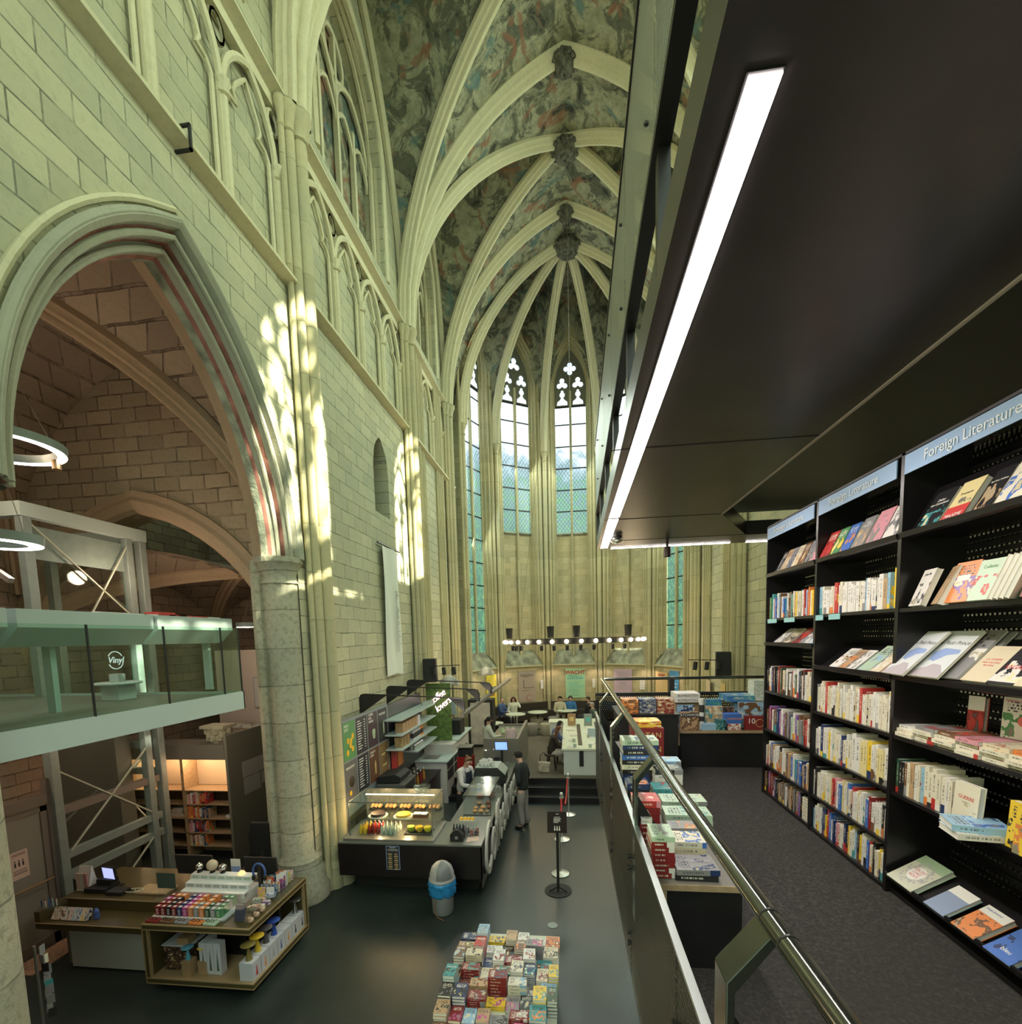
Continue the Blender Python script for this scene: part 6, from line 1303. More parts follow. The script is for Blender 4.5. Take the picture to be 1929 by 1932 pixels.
# waste bin
t = thing('waste_bin', 'grey waste bin with a domed lid and a blue bag in front of the counter', 'bin', (-2.09, 7.25, 0))
MB().lathe([(0, 0), (.155, 0), (.17, .02), (.185, .50), (.18, .50), (.0, .05)], (0,0,0), 28).build('body', 'bin_grey', t, smooth=True)
random.seed(3); q = MB(); rows = []
for z, b in ((.56, .19), (.54, .215), (.50, .225), (.46, .205), (.42, .222), (.38, .20), (.34, .212), (.31, .188)):
    rows.append([((b+.012*(-1)**k+random.uniform(-.012, .012))*math.cos(2*PI*k/28), (b+.012*(-1)**k+random.uniform(-.012, .012))*math.sin(2*PI*k/28), z+random.uniform(-.018, .018)) for k in range(28)])
for r_ in rows: r_.append(r_[0])
q.grid(rows); q.build('bag', 'bag_blue', t, smooth='all')
MB().lathe([(.21, .55), (.215, .57), (.20, .60), (.195, .66), (.16, .76), (.10, .82), (0, .845)], (0,0,0), 28).build('domed_lid', 'bin_lid', t, smooth=True)
MB().lathe([(.203, .60), (.200, .66), (.168, .76), (.11, .818), (.03, .842)], (0, 0, 0), 10, a0=R(-100), a1=R(-25)).xform(Matrix.Scale(1.02, 4)).build('flap', 'bin_flap', t, smooth=True)
q = MB().tube([(-.06, -.19, .30), (-.09, -.195, .12), (-.05, -.2, .02), (.02, -.24, .012), (.08, -.27, .012)], .006, 5); q.build('loose_cord', 'copper', t)
# glass food display
gx0, gx1, gy0, gy1, gz0, gz1 = -3.88, -2.38, 7.80, 8.56, .965, 1.60
t = thing('food_display_case', 'glass food display case lit warm inside, on the counter', 'display case')
MB().box(gx0-.06, gx1+.05, gy0-.14, gy1, .961, 1.0).build('base', 'brushed', t)
for a in ((gx0, gx1, gy0, gy0+.006, gz0, gz1), (gx0, gx0+.006, gy0, gy1, gz0, gz1), (gx1-.006, gx1, gy0, gy1, gz0, gz1), (gx0, gx1, gy0, gy1, gz1, gz1+.006)): MB().box(*a).build('glass_pane', 'clear_glass', t)
q = MB()
for x in (gx0, gx1):
    for y in (gy0, gy1): q.bar((x, y, gz0), (x, y, gz1), .014)
q.bar((gx0, gy0, gz1), (gx1, gy0, gz1), .014).bar((gx0, gy1, gz1), (gx1, gy1, gz1), .014).bar((gx0, gy0, gz1), (gx0, gy1, gz1), .014).bar((gx1, gy0, gz1), (gx1, gy1, gz1), .014); q.build('frame', 'brushed', t)
MB().box(gx0+.25, gx1-.02, gy0+.12, gy1-.02, 1.26, 1.268).build('glass_shelf', 'clear_glass', t); MB().box(gx0, gx1, gy1-.02, gy1, gz0, gz1).build('back', 'counter_top', t)
MB().box(gx0+.1, gx1-.1, gy0+.5, gy0+.53, gz1-.03, gz1-.02).build('light_strip', 'warm_led', t)
lamps_case = [(-3.4, 8.1, 1.5), (-2.8, 8.1, 1.5), (-3.1, 8.0, 1.22)]
def cake(label, x, y, z, r_, c, h=.05, cat='cake'):
    o = thing('cake', label, cat, (x, y, z)); MB().lathe([(0, 0), (r_*1.3, 0), (r_*1.35, .012), (0, .008)], (0,0,0), 20).build('plate', 'white_gloss', o, smooth=True); q = MB().lathe([(0, .012), (r_, .012), (r_*1.03, .012+h*.8), (r_*.97, .012+h), (0, .012+h)], (0,0,0), 20).build('filling', 'tinted', o, smooth=True); q.color = (*c, 1)
cake('round chocolate cake on the glass shelf of the display case', -3.45, 8.05, 1.27, .13, (.05, .02, .015)); cake('round yellow tart on the glass shelf of the display case', -2.98, 8.05, 1.27, .13, (.75, .45, .05), .04)
for k in range(2): o = MB().box(-.06, .06, -.06, .06, 0, .06).box(-.06, .06, -.06, .06, .06, .07, 1).build('cake_slice', [M('cake_brown', (.25, .08, .04), .7), 'box_white']); o.location = (-2.72+.13*k, 8.03, 1.27); tag(o, 'red-brown cake block, %s beside the yellow tart' % ORD[k], 'cake', 'cake blocks beside the tart')
random.seed(6)
for k in range(5):
    o = thing('sandwich_tray', 'lit tray of wrapped rolls, %s along the back of the display case' % ORD[k], 'tray', (-3.62+.28*k, 8.40, 1.27)); MB().box(-.12, .12, -.1, .1, 0, .015).build('tray_base', 'rubber', o)
    for j in range(3): MB().sphere((-.07+.07*j, 0, .06), .045, 8, sc=(.8, 1.7, .9)).build('roll', M('bread', (.62, .32, .12), .6, noise=.3), o, smooth=True)
    MB().box(-.03, .03, -.13, -.12, 0, .08).build('price_card', 'rubber', o)
def bottle(label, x, y, z, r_, h, m, capm='white_paint', group=None):
    o = thing('bottle', label, 'bottle', (x, y, z), 0, group); MB().lathe([(0, 0), (r_, 0), (r_, h*.55), (r_*.4, h*.75), (r_*.4, h*.92), (0, h*.92)], (0,0,0), 10).build('body', m, o, smooth=True); MB().lathe([(0, h*.9), (r_*.45, h*.9), (r_*.45, h), (0, h)], (0,0,0), 8).build('cap', capm, o); return o
M('juice', (.8, .5, .05), .2); M('soda', (.22, .02, .02), .15); M('water_glass', (.45, .50, .45), .08, spec=.8); M('amber', (.35, .16, .03), .2); M('green_bottle', (.04, .14, .05), .15)
for r_ in range(3):
    for k in range(9):
        c = ('juice', 'juice', 'soda', 'soda', 'soda', 'water_glass', 'water_glass', 'water_glass', 'water_glass')[k]
        bottle('%s bottle, %s from the left in the %s row inside the case' % ({'juice': 'yellow juice', 'soda': 'dark red', 'water_glass': 'clear'}[c], ORD[k], ORD[r_]), -3.72+.078*k+.02*r_, 7.90+.085*r_, 1.0, .030, .18, c, 'brushed', 'bottles inside the display case')
o = thing('drinks_tray', 'black tray with three bowls at the right of the display case', 'tray', (-2.68, 8.0, 1.0)); MB().box(-.24, .24, -.13, .13, 0, .02).build('tray_base', 'rubber', o)
for k, m in enumerate((M('lime', (.35, .40, .05), .2), 'juice', M('lemon', (.85, .65, .05), .3))): tag(MB().lathe([(0, 0), (.045, .0), (.07, .05), (.065, .09), (0, .09)], (-2.83+.15*k, 8.0, 1.021), 16).build('bowl', m, smooth=True), '%s bowl of juice on the black tray' % ('green', 'orange', 'bright yellow')[k], 'bowl')
for k in range(2):
    o = MB().lathe([(0, 0), (.06, 0), (.02, .02), (.02, .06), (.15, .08), (.155, .10), (.14, .09), (0, .075)], (0,0,0), 24).build('cake_stand', 'acrylic', smooth=True); o.location = (-2.66, 8.2, gz1+.008+.075*k); tag(o, '%s of two glass cake stands on top of the display case' % ('lower', 'upper')[k], 'cake stand')
# goods on the right of the counter
o = thing('bottle_carrier', 'black carrier with bottles at the corner of the counter', 'carrier', (-1.95, 7.78, .961)); MB().prism([(-.11, 0), (.11, 0), (.11, .12), (.03, .2), (-.03, .2), (-.11, .12)], lambda u, v, d: (u, d-.05, v), .1).build('box', 'rubber', o); MB().lathe([(0, 0), (.03, 0)], (0,0,0), 12).xform(Matrix.Translation((0, -.052, .07)) @ Matrix.Rotation(R(90), 4, 'X')).build('round_mark', 'brushed', o)
for k in range(4): bottle('dark bottle with a clip cap, %s in the black carrier' % ORD[k], -2.03+.055*k, 7.90, .961, .026, .26, 'rubber', 'brushed', 'bottles of the carrier')
for k in range(4): cake('yellow lemon drink cup, %s in the row beside the carrier' % ORD[k], -2.02+.07*k, 8.45, 1.06, .028, (.85, .5, .03), .04, cat='cup')
tag(MB().box(-2.12, -1.72, 8.36, 8.55, .961, 1.055).build('cup_riser', 'acrylic'), 'clear riser under the yellow cups', 'riser')
random.seed(12)
for k in range(12):
    c = random.choice(['light blue', 'grey', 'orange', 'white', 'tan', 'brown', 'white']); q = MB().prism([(-.03, 0), (.03, 0), (.028, .10), (-.028, .10)], lambda u, v, d: (u, d*(1-v*6), v), .03).build('snack_pack', 'printed'); q.location = (-2.0+.085*(k % 5), 8.0+.10*(k//5), .961); q.rotation_euler = (0, 0, random.uniform(-.4, .4)); q.color = (*CN[c], 1); q['accent'] = [*CN['navy'], 1.0]
    tag(q, '%s snack pack, %s place of row %s near the counter corner' % (c, ORD[k % 5], ('one', 'two', 'three')[k//5]), 'snack pack', 'snack packs at the counter corner')
tag(MB().add([(-1.78, 7.72, .963), (-1.58, 7.80, .963), (-1.60, 7.98, .963), (-1.80, 7.92, .963)], [(0,1,2,3)]).build('leaflet', M('leaflet_red', (.62, .45, .38), .5, noise=.5, nscale=30)), 'pale printed leaflet lying flat on the counter corner', 'leaflet')
# tilted pastry case
t = thing('pastry_case', 'small open acrylic pastry case with black edges on the side counter', 'display case')
px0, px1, py0, py1 = -2.1, -1.56, 8.95, 10.25
MB().box(px0, px1, py0, py0+.005, .961, 1.35).box(px0, px0+.005, py0, py1, .961, 1.35).box(px1-.005, px1, py0, py1, .961, 1.35).box(px0, px1, py0, py1, 1.35, 1.355).build('clear_panel', 'acrylic', t)
q = MB().bar((px0, py0, 1.35), (px1, py0, 1.35), .012).bar((px1, py0, 1.35), (px1, py1, 1.35), .012).bar((px0, py0, 1.35), (px0, py1, 1.35), .012).bar((px1, py0, .96), (px1, py0, 1.35), .012).bar((px0, py0, .97), (px1, py0, .97), .012); q.build('black_edge', 'rubber', t)
q = MB().prism([(px0, 1.35), (px1, 1.35), (px1-.0, 1.58), (px0+.0, 1.58)], lambda u, v, d: (u, py1-.0-.5*(v-1.35)+d, v), .004).build('raised_flap', 'acrylic', t)
for k, (x, y, r_, m) in enumerate(((-1.9, 9.12, .05, 'bread'), (-1.78, 9.12, .055, 'bread'), (-1.66, 9.12, .05, 'cardboard'), (-1.92, 9.3, .05, 'bread'), (-1.78, 9.32, .06, 'bread'), (-1.65, 9.36, .055, 'cake_brown'), (-1.9, 9.55, .06, 'cardboard'), (-1.72, 9.6, .055, 'cake_brown'))):
    tag(MB().sphere((x, y, .961+r_*.6), r_, 10, sc=(1, 1, .6)).build('pastry', m, smooth=True), '%s pastry from the front inside the small acrylic case' % ORD[k], 'pastry', 'pastries in the acrylic case')
for k, (x, y, c) in enumerate(((-1.95, 9.95, 'cake_brown'), (-1.72, 10.0, 'cake_brown'))):
    o = thing('cake', 'brown loaf cake on a glass plate, %s in the acrylic case' % ORD[k], 'cake', (x, y, .961)); MB().lathe([(0, 0), (.1, 0), (.12, .02), (0, .01)], (0,0,0), 16).build('plate', 'acrylic', o, smooth=True); MB().box(-.07, .07, -.05, .05, .02, .11).build('loaf', c, o, bevel=.015)
# espresso machine and grinders
t = thing('espresso_machine', 'black espresso machine with a grey domed back and cup symbol', 'coffee machine', (-1.86, 10.9, .961))
MB().prism([(-.36, .08), (.36, .08), (.36, .30), (.18, .46), (-.30, .46), (-.36, .30)], lambda u, v, d: (u, d-.26, v), .55).build('body', 'rubber', t, bevel=.02)
MB().prism([(-.365, .30), (-.31, .47), (.19, .475), (.37, .31), (.37, .33), (.2, .49), (-.32, .485)], lambda u, v, d: (u, d-.27, v), .57).build('hood', 'steel_grey', t)
for x in (-.3, .3): MB().tube([(x, 0, 0), (x, 0, .09)], .03, 8).build('foot', 'chrome', t)
s = MB().prism([(-.09, .18), (.03, .18), (.06, .28), (-.11, .28)], lambda u, v, d: (u, -.262-d, v), .004).build('cup_emblem', 'board_white', t); MB().tube([(-.12+.025*math.cos(a), -.264, .245+.025*math.sin(a)) for a in lin(R(60), R(300), 8)], .007, 5).build('cup_handle', 'board_white', s)
random.seed(9); q = MB()
for k in range(26): q.lathe([(0, 0), (.028, 0), (.035, .05), (.033, .05), (.02, .01)], (random.uniform(-.25, .12), random.uniform(-.15, .2), .49+.05*(k % 2)), 8)
tag(q.build('cups', 'white_gloss', t), None)
for k, (x, y) in enumerate(((-2.12, 11.75), (-1.86, 11.85))):
    t = thing('coffee_grinder', 'black coffee grinder with a clear hopper, %s behind the espresso machine' % ORD[k], 'grinder', (x, y, .961)); MB().box(-.09, .09, -.1, .1, 0, .10).box(-.08, .08, 0, .1, .1, .42).build('body', 'rubber', t, bevel=.01); MB().lathe([(.05, .42), (.10, .60), (.10, .63), (0, .64)], (0,0,0), 14).build('hopper', 'acrylic', t, smooth=True); MB().tube([(0, -.06, .2), (0, -.06, .34)], .04, 10).build('spout', 'chrome', t)
t = thing('cash_screen', 'blue lit till screen above the coffee grinders', 'screen', (-1.78, 12.2, .961)); MB().box(-.03, .03, 0, .04, 0, .55).build('stand', 'rubber', t); MB().prism([(-.17, .52), (.17, .52), (.15, .74), (-.19, .74)], lambda u, v, d: (u, .3*v-.2+d, v), .02).build('housing', 'rubber', t); MB().prism([(-.155, .535), (.155, .535), (.137, .725), (-.175, .725)], lambda u, v, d: (u, .3*v-.202-d, v), .002).build('screen', 'screen_cash', t)
for k in range(2): 
    for j in range(8-3*k): tag(MB().lathe([(0, 0), (.05, 0), (.085, .012), (0, .006)], (-1.66-.22*k, 10.45, .961+.0125*j), 16).build('saucer', 'white_gloss', smooth=True), 'white plate, %s up in the %s pile by the pastry case' % (ORD[j], ('taller', 'lower')[k]), 'plate', 'piled plates on the side counter')
o = thing('milk_carton', 'white and blue carton on the counter beside the espresso machine', 'carton', (-2.05, 10.35, .961)); MB().box(-.035, .035, -.035, .035, 0, .19).build('carton', 'box_white', o); MB().box(-.036, .036, -.036, .036, .04, .10).build('blue_band', 'ink_sky', o)
random.seed(14)
for k in range(7): bottle('silver and blue flask, %s past the espresso machine by the customer' % ORD[k], -1.62+.02*(k % 2), 11.3+.14*k, .961, .03, .2+.03*(k % 3), 'chrome' if k % 2 else 'box_white', 'ink_sky', 'flasks past the espresso machine')
for k in range(10): tag(MB().lathe([(0, 0), (.035, 0), (.042, .11), (.038, .11), (0, .01)], (-2.26+.078*k, 13.06, 1.43), 10).build('tumbler', ['ink_sky', 'chrome', 'chrome', 'rubber', 'brass', 'chrome', 'rubber', 'ink_gold', 'rubber', 'rubber'][k], smooth=True), '%s small cup in the row on the raised counter' % ORD[k], 'cup', 'row of cups on the raised counter')
tag(MB().lathe([(0, 0), (.17, 0), (.17, .32), (.16, .32), (.15, .02)], (-1.70, 13.6, 1.43), 20).build('ice_bucket', M('pink_metal', (.62, .48, .50), .35), smooth=True), 'large pinkish metal bucket on the raised counter', 'bucket')
random.seed(19); q = MB()
for k in range(14): q.sphere((-1.9+random.uniform(-.16, .22), 14.1+random.uniform(-.1, .1), 1.52+random.uniform(0, .16)), .06, 6, sc=(1, .5, 1))
tag(q.build('flowers', M('pale_leaf', (.40, .50, .32), .7)), 'pale green flowers in front of the woman with a black ponytail', 'flowers', kind='stuff')
# menu wall and shelves
t = thing('menu_board', 'large wall board of eight coffee and toastie menu panels', 'menu board')
MB().box(-4.20, -4.14, 8.20, 10.50, 1.12, 2.95).build('backing', M('board_grey', (.22, .25, .26), .5), t); MB().box(-4.22, -4.16, 10.50, 13.0, 1.12, 2.92).build('dark_extension', M('slate_panel', (.045, .055, .06), .35), t)
pan = [[('green', 'ink_green'), ('list', 'ink_black'), ('cup', M('plum', (.06, .035, .045), .4)), ('bottle', 'ink_black')], [('burger', M('mid_grey', (.12, .12, .125), .5)), ('list', 'ink_black'), ('cone', M('rust_brown', (.14, .06, .03), .5)), ('wood', M('wood_print', (.24, .15, .06), .5, noise=.3, nscale=12))]]
TT = [['FRESH\nJUICE', '', 'COFFEE\nICED\nDRINKS', 'MILKSHAKE'], ['BREAKFAST', '', 'CHOCO\nCHIPS', '']]
for r_ in range(2):
    for k in range(4):
        a = 8.27+.55*k; z1 = 2.90-.76*r_; z0 = z1-.72; n_, m = pan[r_][k]
        s = MB().box(-4.14, -4.135, a, a+.50, z0, z1).build('menu_panel', m, t)
        if TT[r_][k]: text(TT[r_][k], s, 'ink_white', .07, (-4.133, a+.04, z1-.11), (0,1,0), (0,0,1), ext=.001, align='LEFT')
        q = MB()
        if n_ == 'list':
            random.seed(r_*5+k)
            for j in range(12): z = z1-.08-.05*j; q.box(-4.134, -4.132, a+.05, a+.05+random.uniform(.12, .22), z, z+.016).box(-4.134, -4.132, a+.36, a+.42, z, z+.016)
            q.build('menu_line', 'ink_white', s)
        elif n_ == 'green':
            for y, z, c in ((.15, .14, 0), (.36, .18, 0), (.30, .34, 0), (.18, .36, 0), (.38, .42, 0), (.27, .26, 0)): q.sphere((-4.13, a+y, z0+z), .055, 10, sc=(.1, 1, 1.1))
            q.build('orange_picture', 'juice', s)
        elif n_ in ('cup', 'bottle', 'cone'):
            q.lathe([(0, 0), (.05, 0), (.08, .14), (.06, .2), (0, .2)] if n_ == 'cup' else [(0, 0), (.03, 0), (.04, .2), (.02, .26), (0, .3)], (0,0,0), 10).xform(Matrix.Translation((-4.132, a+.28, z0+.16)) @ Matrix.Scale(.1, 4, (1,0,0))); q.build('drink_picture', 'pale_leaf' if n_ != 'cone' else 'ink_gold', s)
        elif n_ == 'burger': q.sphere((-4.13, a+.25, z0+.33), .11, 10, sc=(.1, 1, 1)).build('food_picture', 'dark_wood', s); MB().sphere((-4.13, a+.18, z0+.12), .05, 8, sc=(.1, 1, 1)).build('egg_picture', 'juice', s)
        else: q.box(-4.134, -4.132, a+.12, a+.36, z0+.2, z0+.24).box(-4.134, -4.132, a+.08, a+.3, z0+.45, z0+.49).build('tool_picture', 'ink_gold', s)
M('shelf_pale', (.42, .50, .49), .4)
t = thing('wall_shelf', 'four pale wall shelves of boxes and glasses beside the menu board', 'shelf')
SHZ = [(2.62, 10.25, 13.0), (2.28, 10.25, 13.05), (1.95, 10.25, 13.1), (1.66, 11.3, 13.1)]
for z, a, b in SHZ: MB().box(-4.14, -3.74, a, b, z-.03, z).build('shelf_board', 'shelf_pale', t)
for k in range(12):
    y = 10.5+.22*(k//2); o = MB().box(-3.98, -3.80, 0, .2, 0, .11).build('cardboard_box', 'cardboard' if y < 11.6 else 'box_white'); o.location = (0, y, 2.281+.112*(k % 2)); tag(o, '%s carton, %s place in the %s layer on the second wall shelf' % ('brown' if y < 11.6 else 'white labelled', ORD[k//2], ('lower', 'upper')[k % 2]), 'box', 'cartons on the second wall shelf')
for k in range(3):
    o = MB().prism([(-.07, 0), (.07, 0), (.10, .24), (-.10, .24)], lambda u, v, d: (-3.98+d*1.0, u, v), .17).build('coffee_sack', M('sack', (.32, .22, .10), .7, noise=.4, nscale=14)); o.location = (0, 10.5+.2*k, 1.951); tag(o, 'brown paper coffee bag, %s on the third wall shelf' % ORD[k], 'bag', 'brown coffee bags')
for k in range(7):
    o = MB().box(-3.93, -3.80, 0, .09, 0, .24).build('coffee_pack', 'box_white' if k < 5 else 'ink_orange'); o.location = (0, 11.2+.12*k, 1.951); tag(o, '%s coffee pack, %s on the third wall shelf' % ('black and white' if k < 5 else 'orange', ORD[k]), 'pack', 'coffee packs on the third wall shelf'); MB().box(-3.931, -3.799, -.001, .091, .05, .17).build('dark_label', 'ink_black', o)
for k in range(14): tag(MB().lathe([(0, 0), (.03, 0), (.04, .12), (.037, .12), (0, .01)], (-3.85-.1*(k % 2), 11.45+.1*(k//2), 1.661), 8).build('drinking_glass', 'water_glass', smooth=True), 'clear glass, %s along the lowest wall shelf' % ORD[k], 'glass', 'glasses on the lowest wall shelf')
q = MB()
for k in range(6): q.lathe([(0, 0), (.04, 0), (.06, .09), (.055, .09)], (-3.95+.05*(k % 3), 12.6+.08*k, 2.621), 8)
q.build('glassware', 'water_glass', t)
for k, c in enumerate(('ink_red', 'ink_orange')): tag(MB().box(-4.135, -4.13, 10.56+.42*k, 10.94+.42*k, 1.36, 1.90).build('wall_poster', c), '%s picture poster under the lowest shelf by the menu board' % ('red', 'orange')[k], 'poster')
# hoop frames over the bar
for k, (y, x0, x1, z) in enumerate(((9.5, -4.34, -2.13, 3.30), (10.9, -4.3, -2.08, 3.32), (12.3, -4.28, -2.02, 3.34))):
    t = thing('overhead_hoop', 'thin black steel hoop with triangular corner plates, %s over the coffee bar' % ('nearest', 'middle', 'farthest')[k], 'hoop', group=None)
    z2 = z-.10; q = MB().tube([(x0, y, 2.6), (x0, y, z-.08), (x0+.03, y, z-.02), (x0+.1, y, z), (x1-.12, y, z2), (x1-.04, y, z2-.02), (x1, y, z2-.1), (x1, y, z2-.28)], .014, 8); q.build('tube', 'black_steel', t, smooth=True)
    for pts in ([(x0, z-.08), (x0+.06, z-.01), (x0+.62, z-.01), (x0, z-.42)], [(x1, z2-.3), (x1, z2-.1), (x1-.06, z2-.02), (x1-.32, z2+.01)]): MB().prism(pts, lambda u, v, d: (u, y-.005+d, v), .01).build('corner_plate', 'black_steel', t)
    for xx in (-3.4, -2.7): MB().tube([(xx, y, 2.95), (xx, y, z-.05)], .008, 6).build('dropper', 'black_steel', t) if k == 1 else None
a, b = ay(868, 1356, 9.4), ay(932, 1306, 15.6)
t = thing('lighting_beam', 'long dark lighting beam carried by the hoops over the bar', 'beam'); MB().bar((-2.12, 9.2, 2.88), (-2.02, 16.2, 2.98), .09, .07).build('beam', 'steel_brown', t)
# equipment along the wall
t = thing('back_counter', 'wall counter with open shelves behind the coffee bar', 'counter')
MB().box(-4.2, -3.45, 8.7, 12.2, .05, .93).build('body', 'dark_lam', t); MB().box(-4.2, -3.42, 8.7, 12.2, .93, .96).build('worktop', 'dark_lam', t)
MB().box(-4.15, -3.3, 12.3, 13.1, .0, 1.12).box(-4.15, -3.3, 13.1, 15.2, .46, 1.42).build('white_body', 'board_white', t); MB().box(-4.2, -3.25, 12.25, 13.6, 1.12, 1.15).box(-4.2, -3.25, 13.6, 15.6, 1.42, 1.45).build('pale_worktop', 'shelf_pale', t)
for y in (12.4, 12.75, 13.2, 13.6, 14.1, 14.6):
    for z_, h_ in ((.6, .25), (.9, .18)): MB().box(-3.31, -3.285, y, y+.3, z_, z_+h_).build('compartment_shade', 'ink_black', t)  # black slabs paint the dark of the openings onto the solid body
MB().box(-4.0, -3.6, 12.5, 12.95, 1.152, 1.16).build('drip_grille', 'brushed', t)
t = thing('toast_oven', 'large dark grey oven with its lid up below the posters', 'oven'); MB().box(-4.1, -3.50, 9.55, 10.35, .961, 1.36).build('body', M('oven_grey', (.13, .13, .12), .4, .3), t, bevel=.01); MB().prism([(-4.1, 1.38), (-3.62, 1.38), (-3.58, 1.50), (-3.7, 1.56), (-4.1, 1.50)], lambda u, v, d: (u, 9.62+d, v), .62).build('lid', 'rubber', t, bevel=.01); MB().box(-3.50, -3.49, 9.65, 10.25, 1.05, 1.3).build('door', 'rubber', t); MB().box(-3.505, -3.48, 9.6, 10.3, 1.32, 1.36).build('control_strip', 'brushed', t); MB().box(-3.86, -3.78, 9.545, 9.55, 1.12, 1.20).build('emblem', 'brushed', t)
t = thing('herb_crate', 'green filled crate with a white sheet on top left of the oven', 'crate'); MB().box(-4.05, -3.72, 8.95, 9.30, .961, 1.13).build('crate_body', 'green_bottle', t); MB().box(-4.08, -3.68, 8.92, 9.34, 1.13, 1.15).build('lid', 'counter_top', t); MB().box(-4.02, -3.80, 8.98, 9.25, 1.152, 1.156).build('white_sheet', 'paper', t)
random.seed(25)
for k in range(9): bottle('clear glass bottle, %s in the group left of the oven' % ORD[k], -3.66+.07*(k % 3), 8.98+.09*(k//3), .961, .028, .16, 'water_glass', 'chrome', 'glass bottles left of the oven')
for k in range(7): bottle('dark syrup bottle, %s in the row on the wall counter' % ORD[k], -3.62-.12*(k % 2), 10.6+.12*k, .961, .035, .30, ['rubber', 'soda', 'amber', 'rubber', 'soda', 'rubber', 'amber'][k], 'white_paint', 'syrup bottles on the wall counter')
for k in range(8): tag(MB().lathe([(0, 0), (.04, 0), (.04, .22), (0, .22)], (-3.95, 10.7+.14*k, .961), 10).build('canister', 'chrome' if k % 2 else 'brushed', smooth=True), 'shiny steel canister, %s along the wall under the shelves' % ORD[k], 'canister', 'steel canisters under the shelves')
tag(MB().sphere((-3.42, 12.55, .78), .10, 10, sc=(1, 1, .7)).build('cloth_bag', 'bag_blue', smooth=True), 'bright blue cloth in the open shelf of the wall counter', 'cloth')
tag(MB().box(-4.0, -3.72, 13.65, 13.9, 1.451, 1.82).build('white_box', 'board_white'), 'white appliance box on the far pale counter', 'box')
t = thing('paper_machine', 'dark machine with an orange bag and a grey sheet on the far counter', 'machine'); MB().box(-4.1, -3.75, 14.0, 14.5, 1.451, 2.0).box(-3.7, -3.35, 14.3, 14.9, 1.451, 1.9).build('housing', 'rubber', t); MB().box(-4.08, -3.6, 14.0, 14.4, 2.0, 2.08).build('tray', 'cake_brown', t); MB().prism([(0, 0), (.28, 0), (.24, .45), (-.05, .45)], lambda u, v, d: (-3.75+u, 14.4+d, 2.05+v), .02).build('sheet', M('sheet_blue', (.35, .45, .50), .4), t)
t = thing('juice_machine', 'red and black drinks machine behind the woman at the counter', 'machine', (-2.85, 12.7, .46)); MB().box(-.2, .2, -.2, .2, 0, .75).build('red_body', M('machine_red', (.32, .02, .02), .3), t); MB().box(-.18, .18, -.18, .18, .75, .95).build('black_head', 'rubber', t); MB().box(-.2, .2, -.2, .2, 1.0, 1.02).build('top_frame', 'brushed', t)
t = thing('drinks_fridge', 'black upright fridge with a poster front behind the coffee bar', 'fridge', (-3.15, 17.2, .462)); MB().box(-.5, .4, -.3, .3, 0, 1.72).build('cabinet', 'rubber', t); MB().box(-.42, .3, -.305, -.30, .1, 1.62).build('printed_door', M('print_pale', (.50, .45, .40), .5, noise=.25, nscale=3), t)
q = MB().box(-.0, .0, 0, 0, 0, 0)
# neon panel
t = thing('foliage_panel', 'green foliage panel with a glowing neon coffee sign', 'panel')
MB().box(-4.2, -3.42, 13.5, 13.54, 1.46, 3.12).build('foliage', 'leafgreen', t)
text('coffee\nlovers', t, 'neon', .27, (-3.72, 13.44, 2.62), (.80, 0, .6), (-.6, 0, .80), ext=.006, shear=.3, name='neon_lettering', space=.85)
# sculpture-like folded white forms and speakers on the shafts
def speaker(label, x, y, z, rz, s):
    t = thing('loudspeaker', label, 'loudspeaker', (x, y, z), rz); MB().prism([(-.19, -.33), (.19, -.33), (.17, .33), (-.19, .33)], lambda u, v, d: (u, d-.15, v), .3).build('cabinet', 'rubber', t, bevel=.02)
    MB().bar((-.55*0-.05, -.2, .12), (.85*s, -.2, .14), .02).build('bar', 'rubber', t)
    for k in range(3): MB().tube([(s*(.12+.28*k), -.2, .08), (s*(.14+.28*k), -.24, -.12)], .055, 10).build('spot', 'rubber', t)
speaker('black loudspeaker with three spotlights on the left wall shafts', -3.92, 13.3, 3.52, R(8), 1); speaker('black loudspeaker with spotlights above the far balustrade', 3.95, 13.0, 3.55, R(-12), -1)
for k, (x, y) in enumerate(((-3.55, 13.9), (-3.1, 17.6))):
    o = MB().grid([[(x+.32*u, y+.10*math.sin(5*u)+.05*v, 3.02+.22*v-.12*abs(u)*v) for u in lin(-1, 1, 8)] for v in lin(0, 1.4, 5)]).build('folded_shade', 'board_white', smooth='all'); m_ = o.modifiers.new('thick', 'SOLIDIFY'); m_.thickness = .01; tag(o, 'white folded sheet lamp by the left shafts, %s one' % ('nearer', 'farther')[k], 'lamp')
# banner on the left wall
t = thing('wall_banner', 'long white cloth banner with small lettering hanging on the left wall', 'banner')
rows = []
for z in lin(6.62, 3.52, 22):
    rows.append([(-4.31+.03*math.sin(9*s+z*1.3)*(1-abs(z-6.62)*.0), 11.05+1.1*s-.05*(6.62-z)*(s-.5)*1.0, z+.05*math.sin(3.1*s)*(z < 3.6)) for s in lin(0, 1, 10)])
q = MB().grid(rows).build('cloth', M('banner_white', (.72, .74, .66), .8), t, smooth='all')
MB().tube([(-4.34, 10.9, 6.66), (-4.34, 12.35, 6.66)], .02, 6).build('rod', 'black_steel', t); q = MB(); random.seed(44)
for k in range(34): z = 5.6-.045*k; q.box(-4.268, -4.262, 11.75, 11.75+random.uniform(.05, .22), z, z+.018)
q.build('printed_line', 'ink_grey', t)
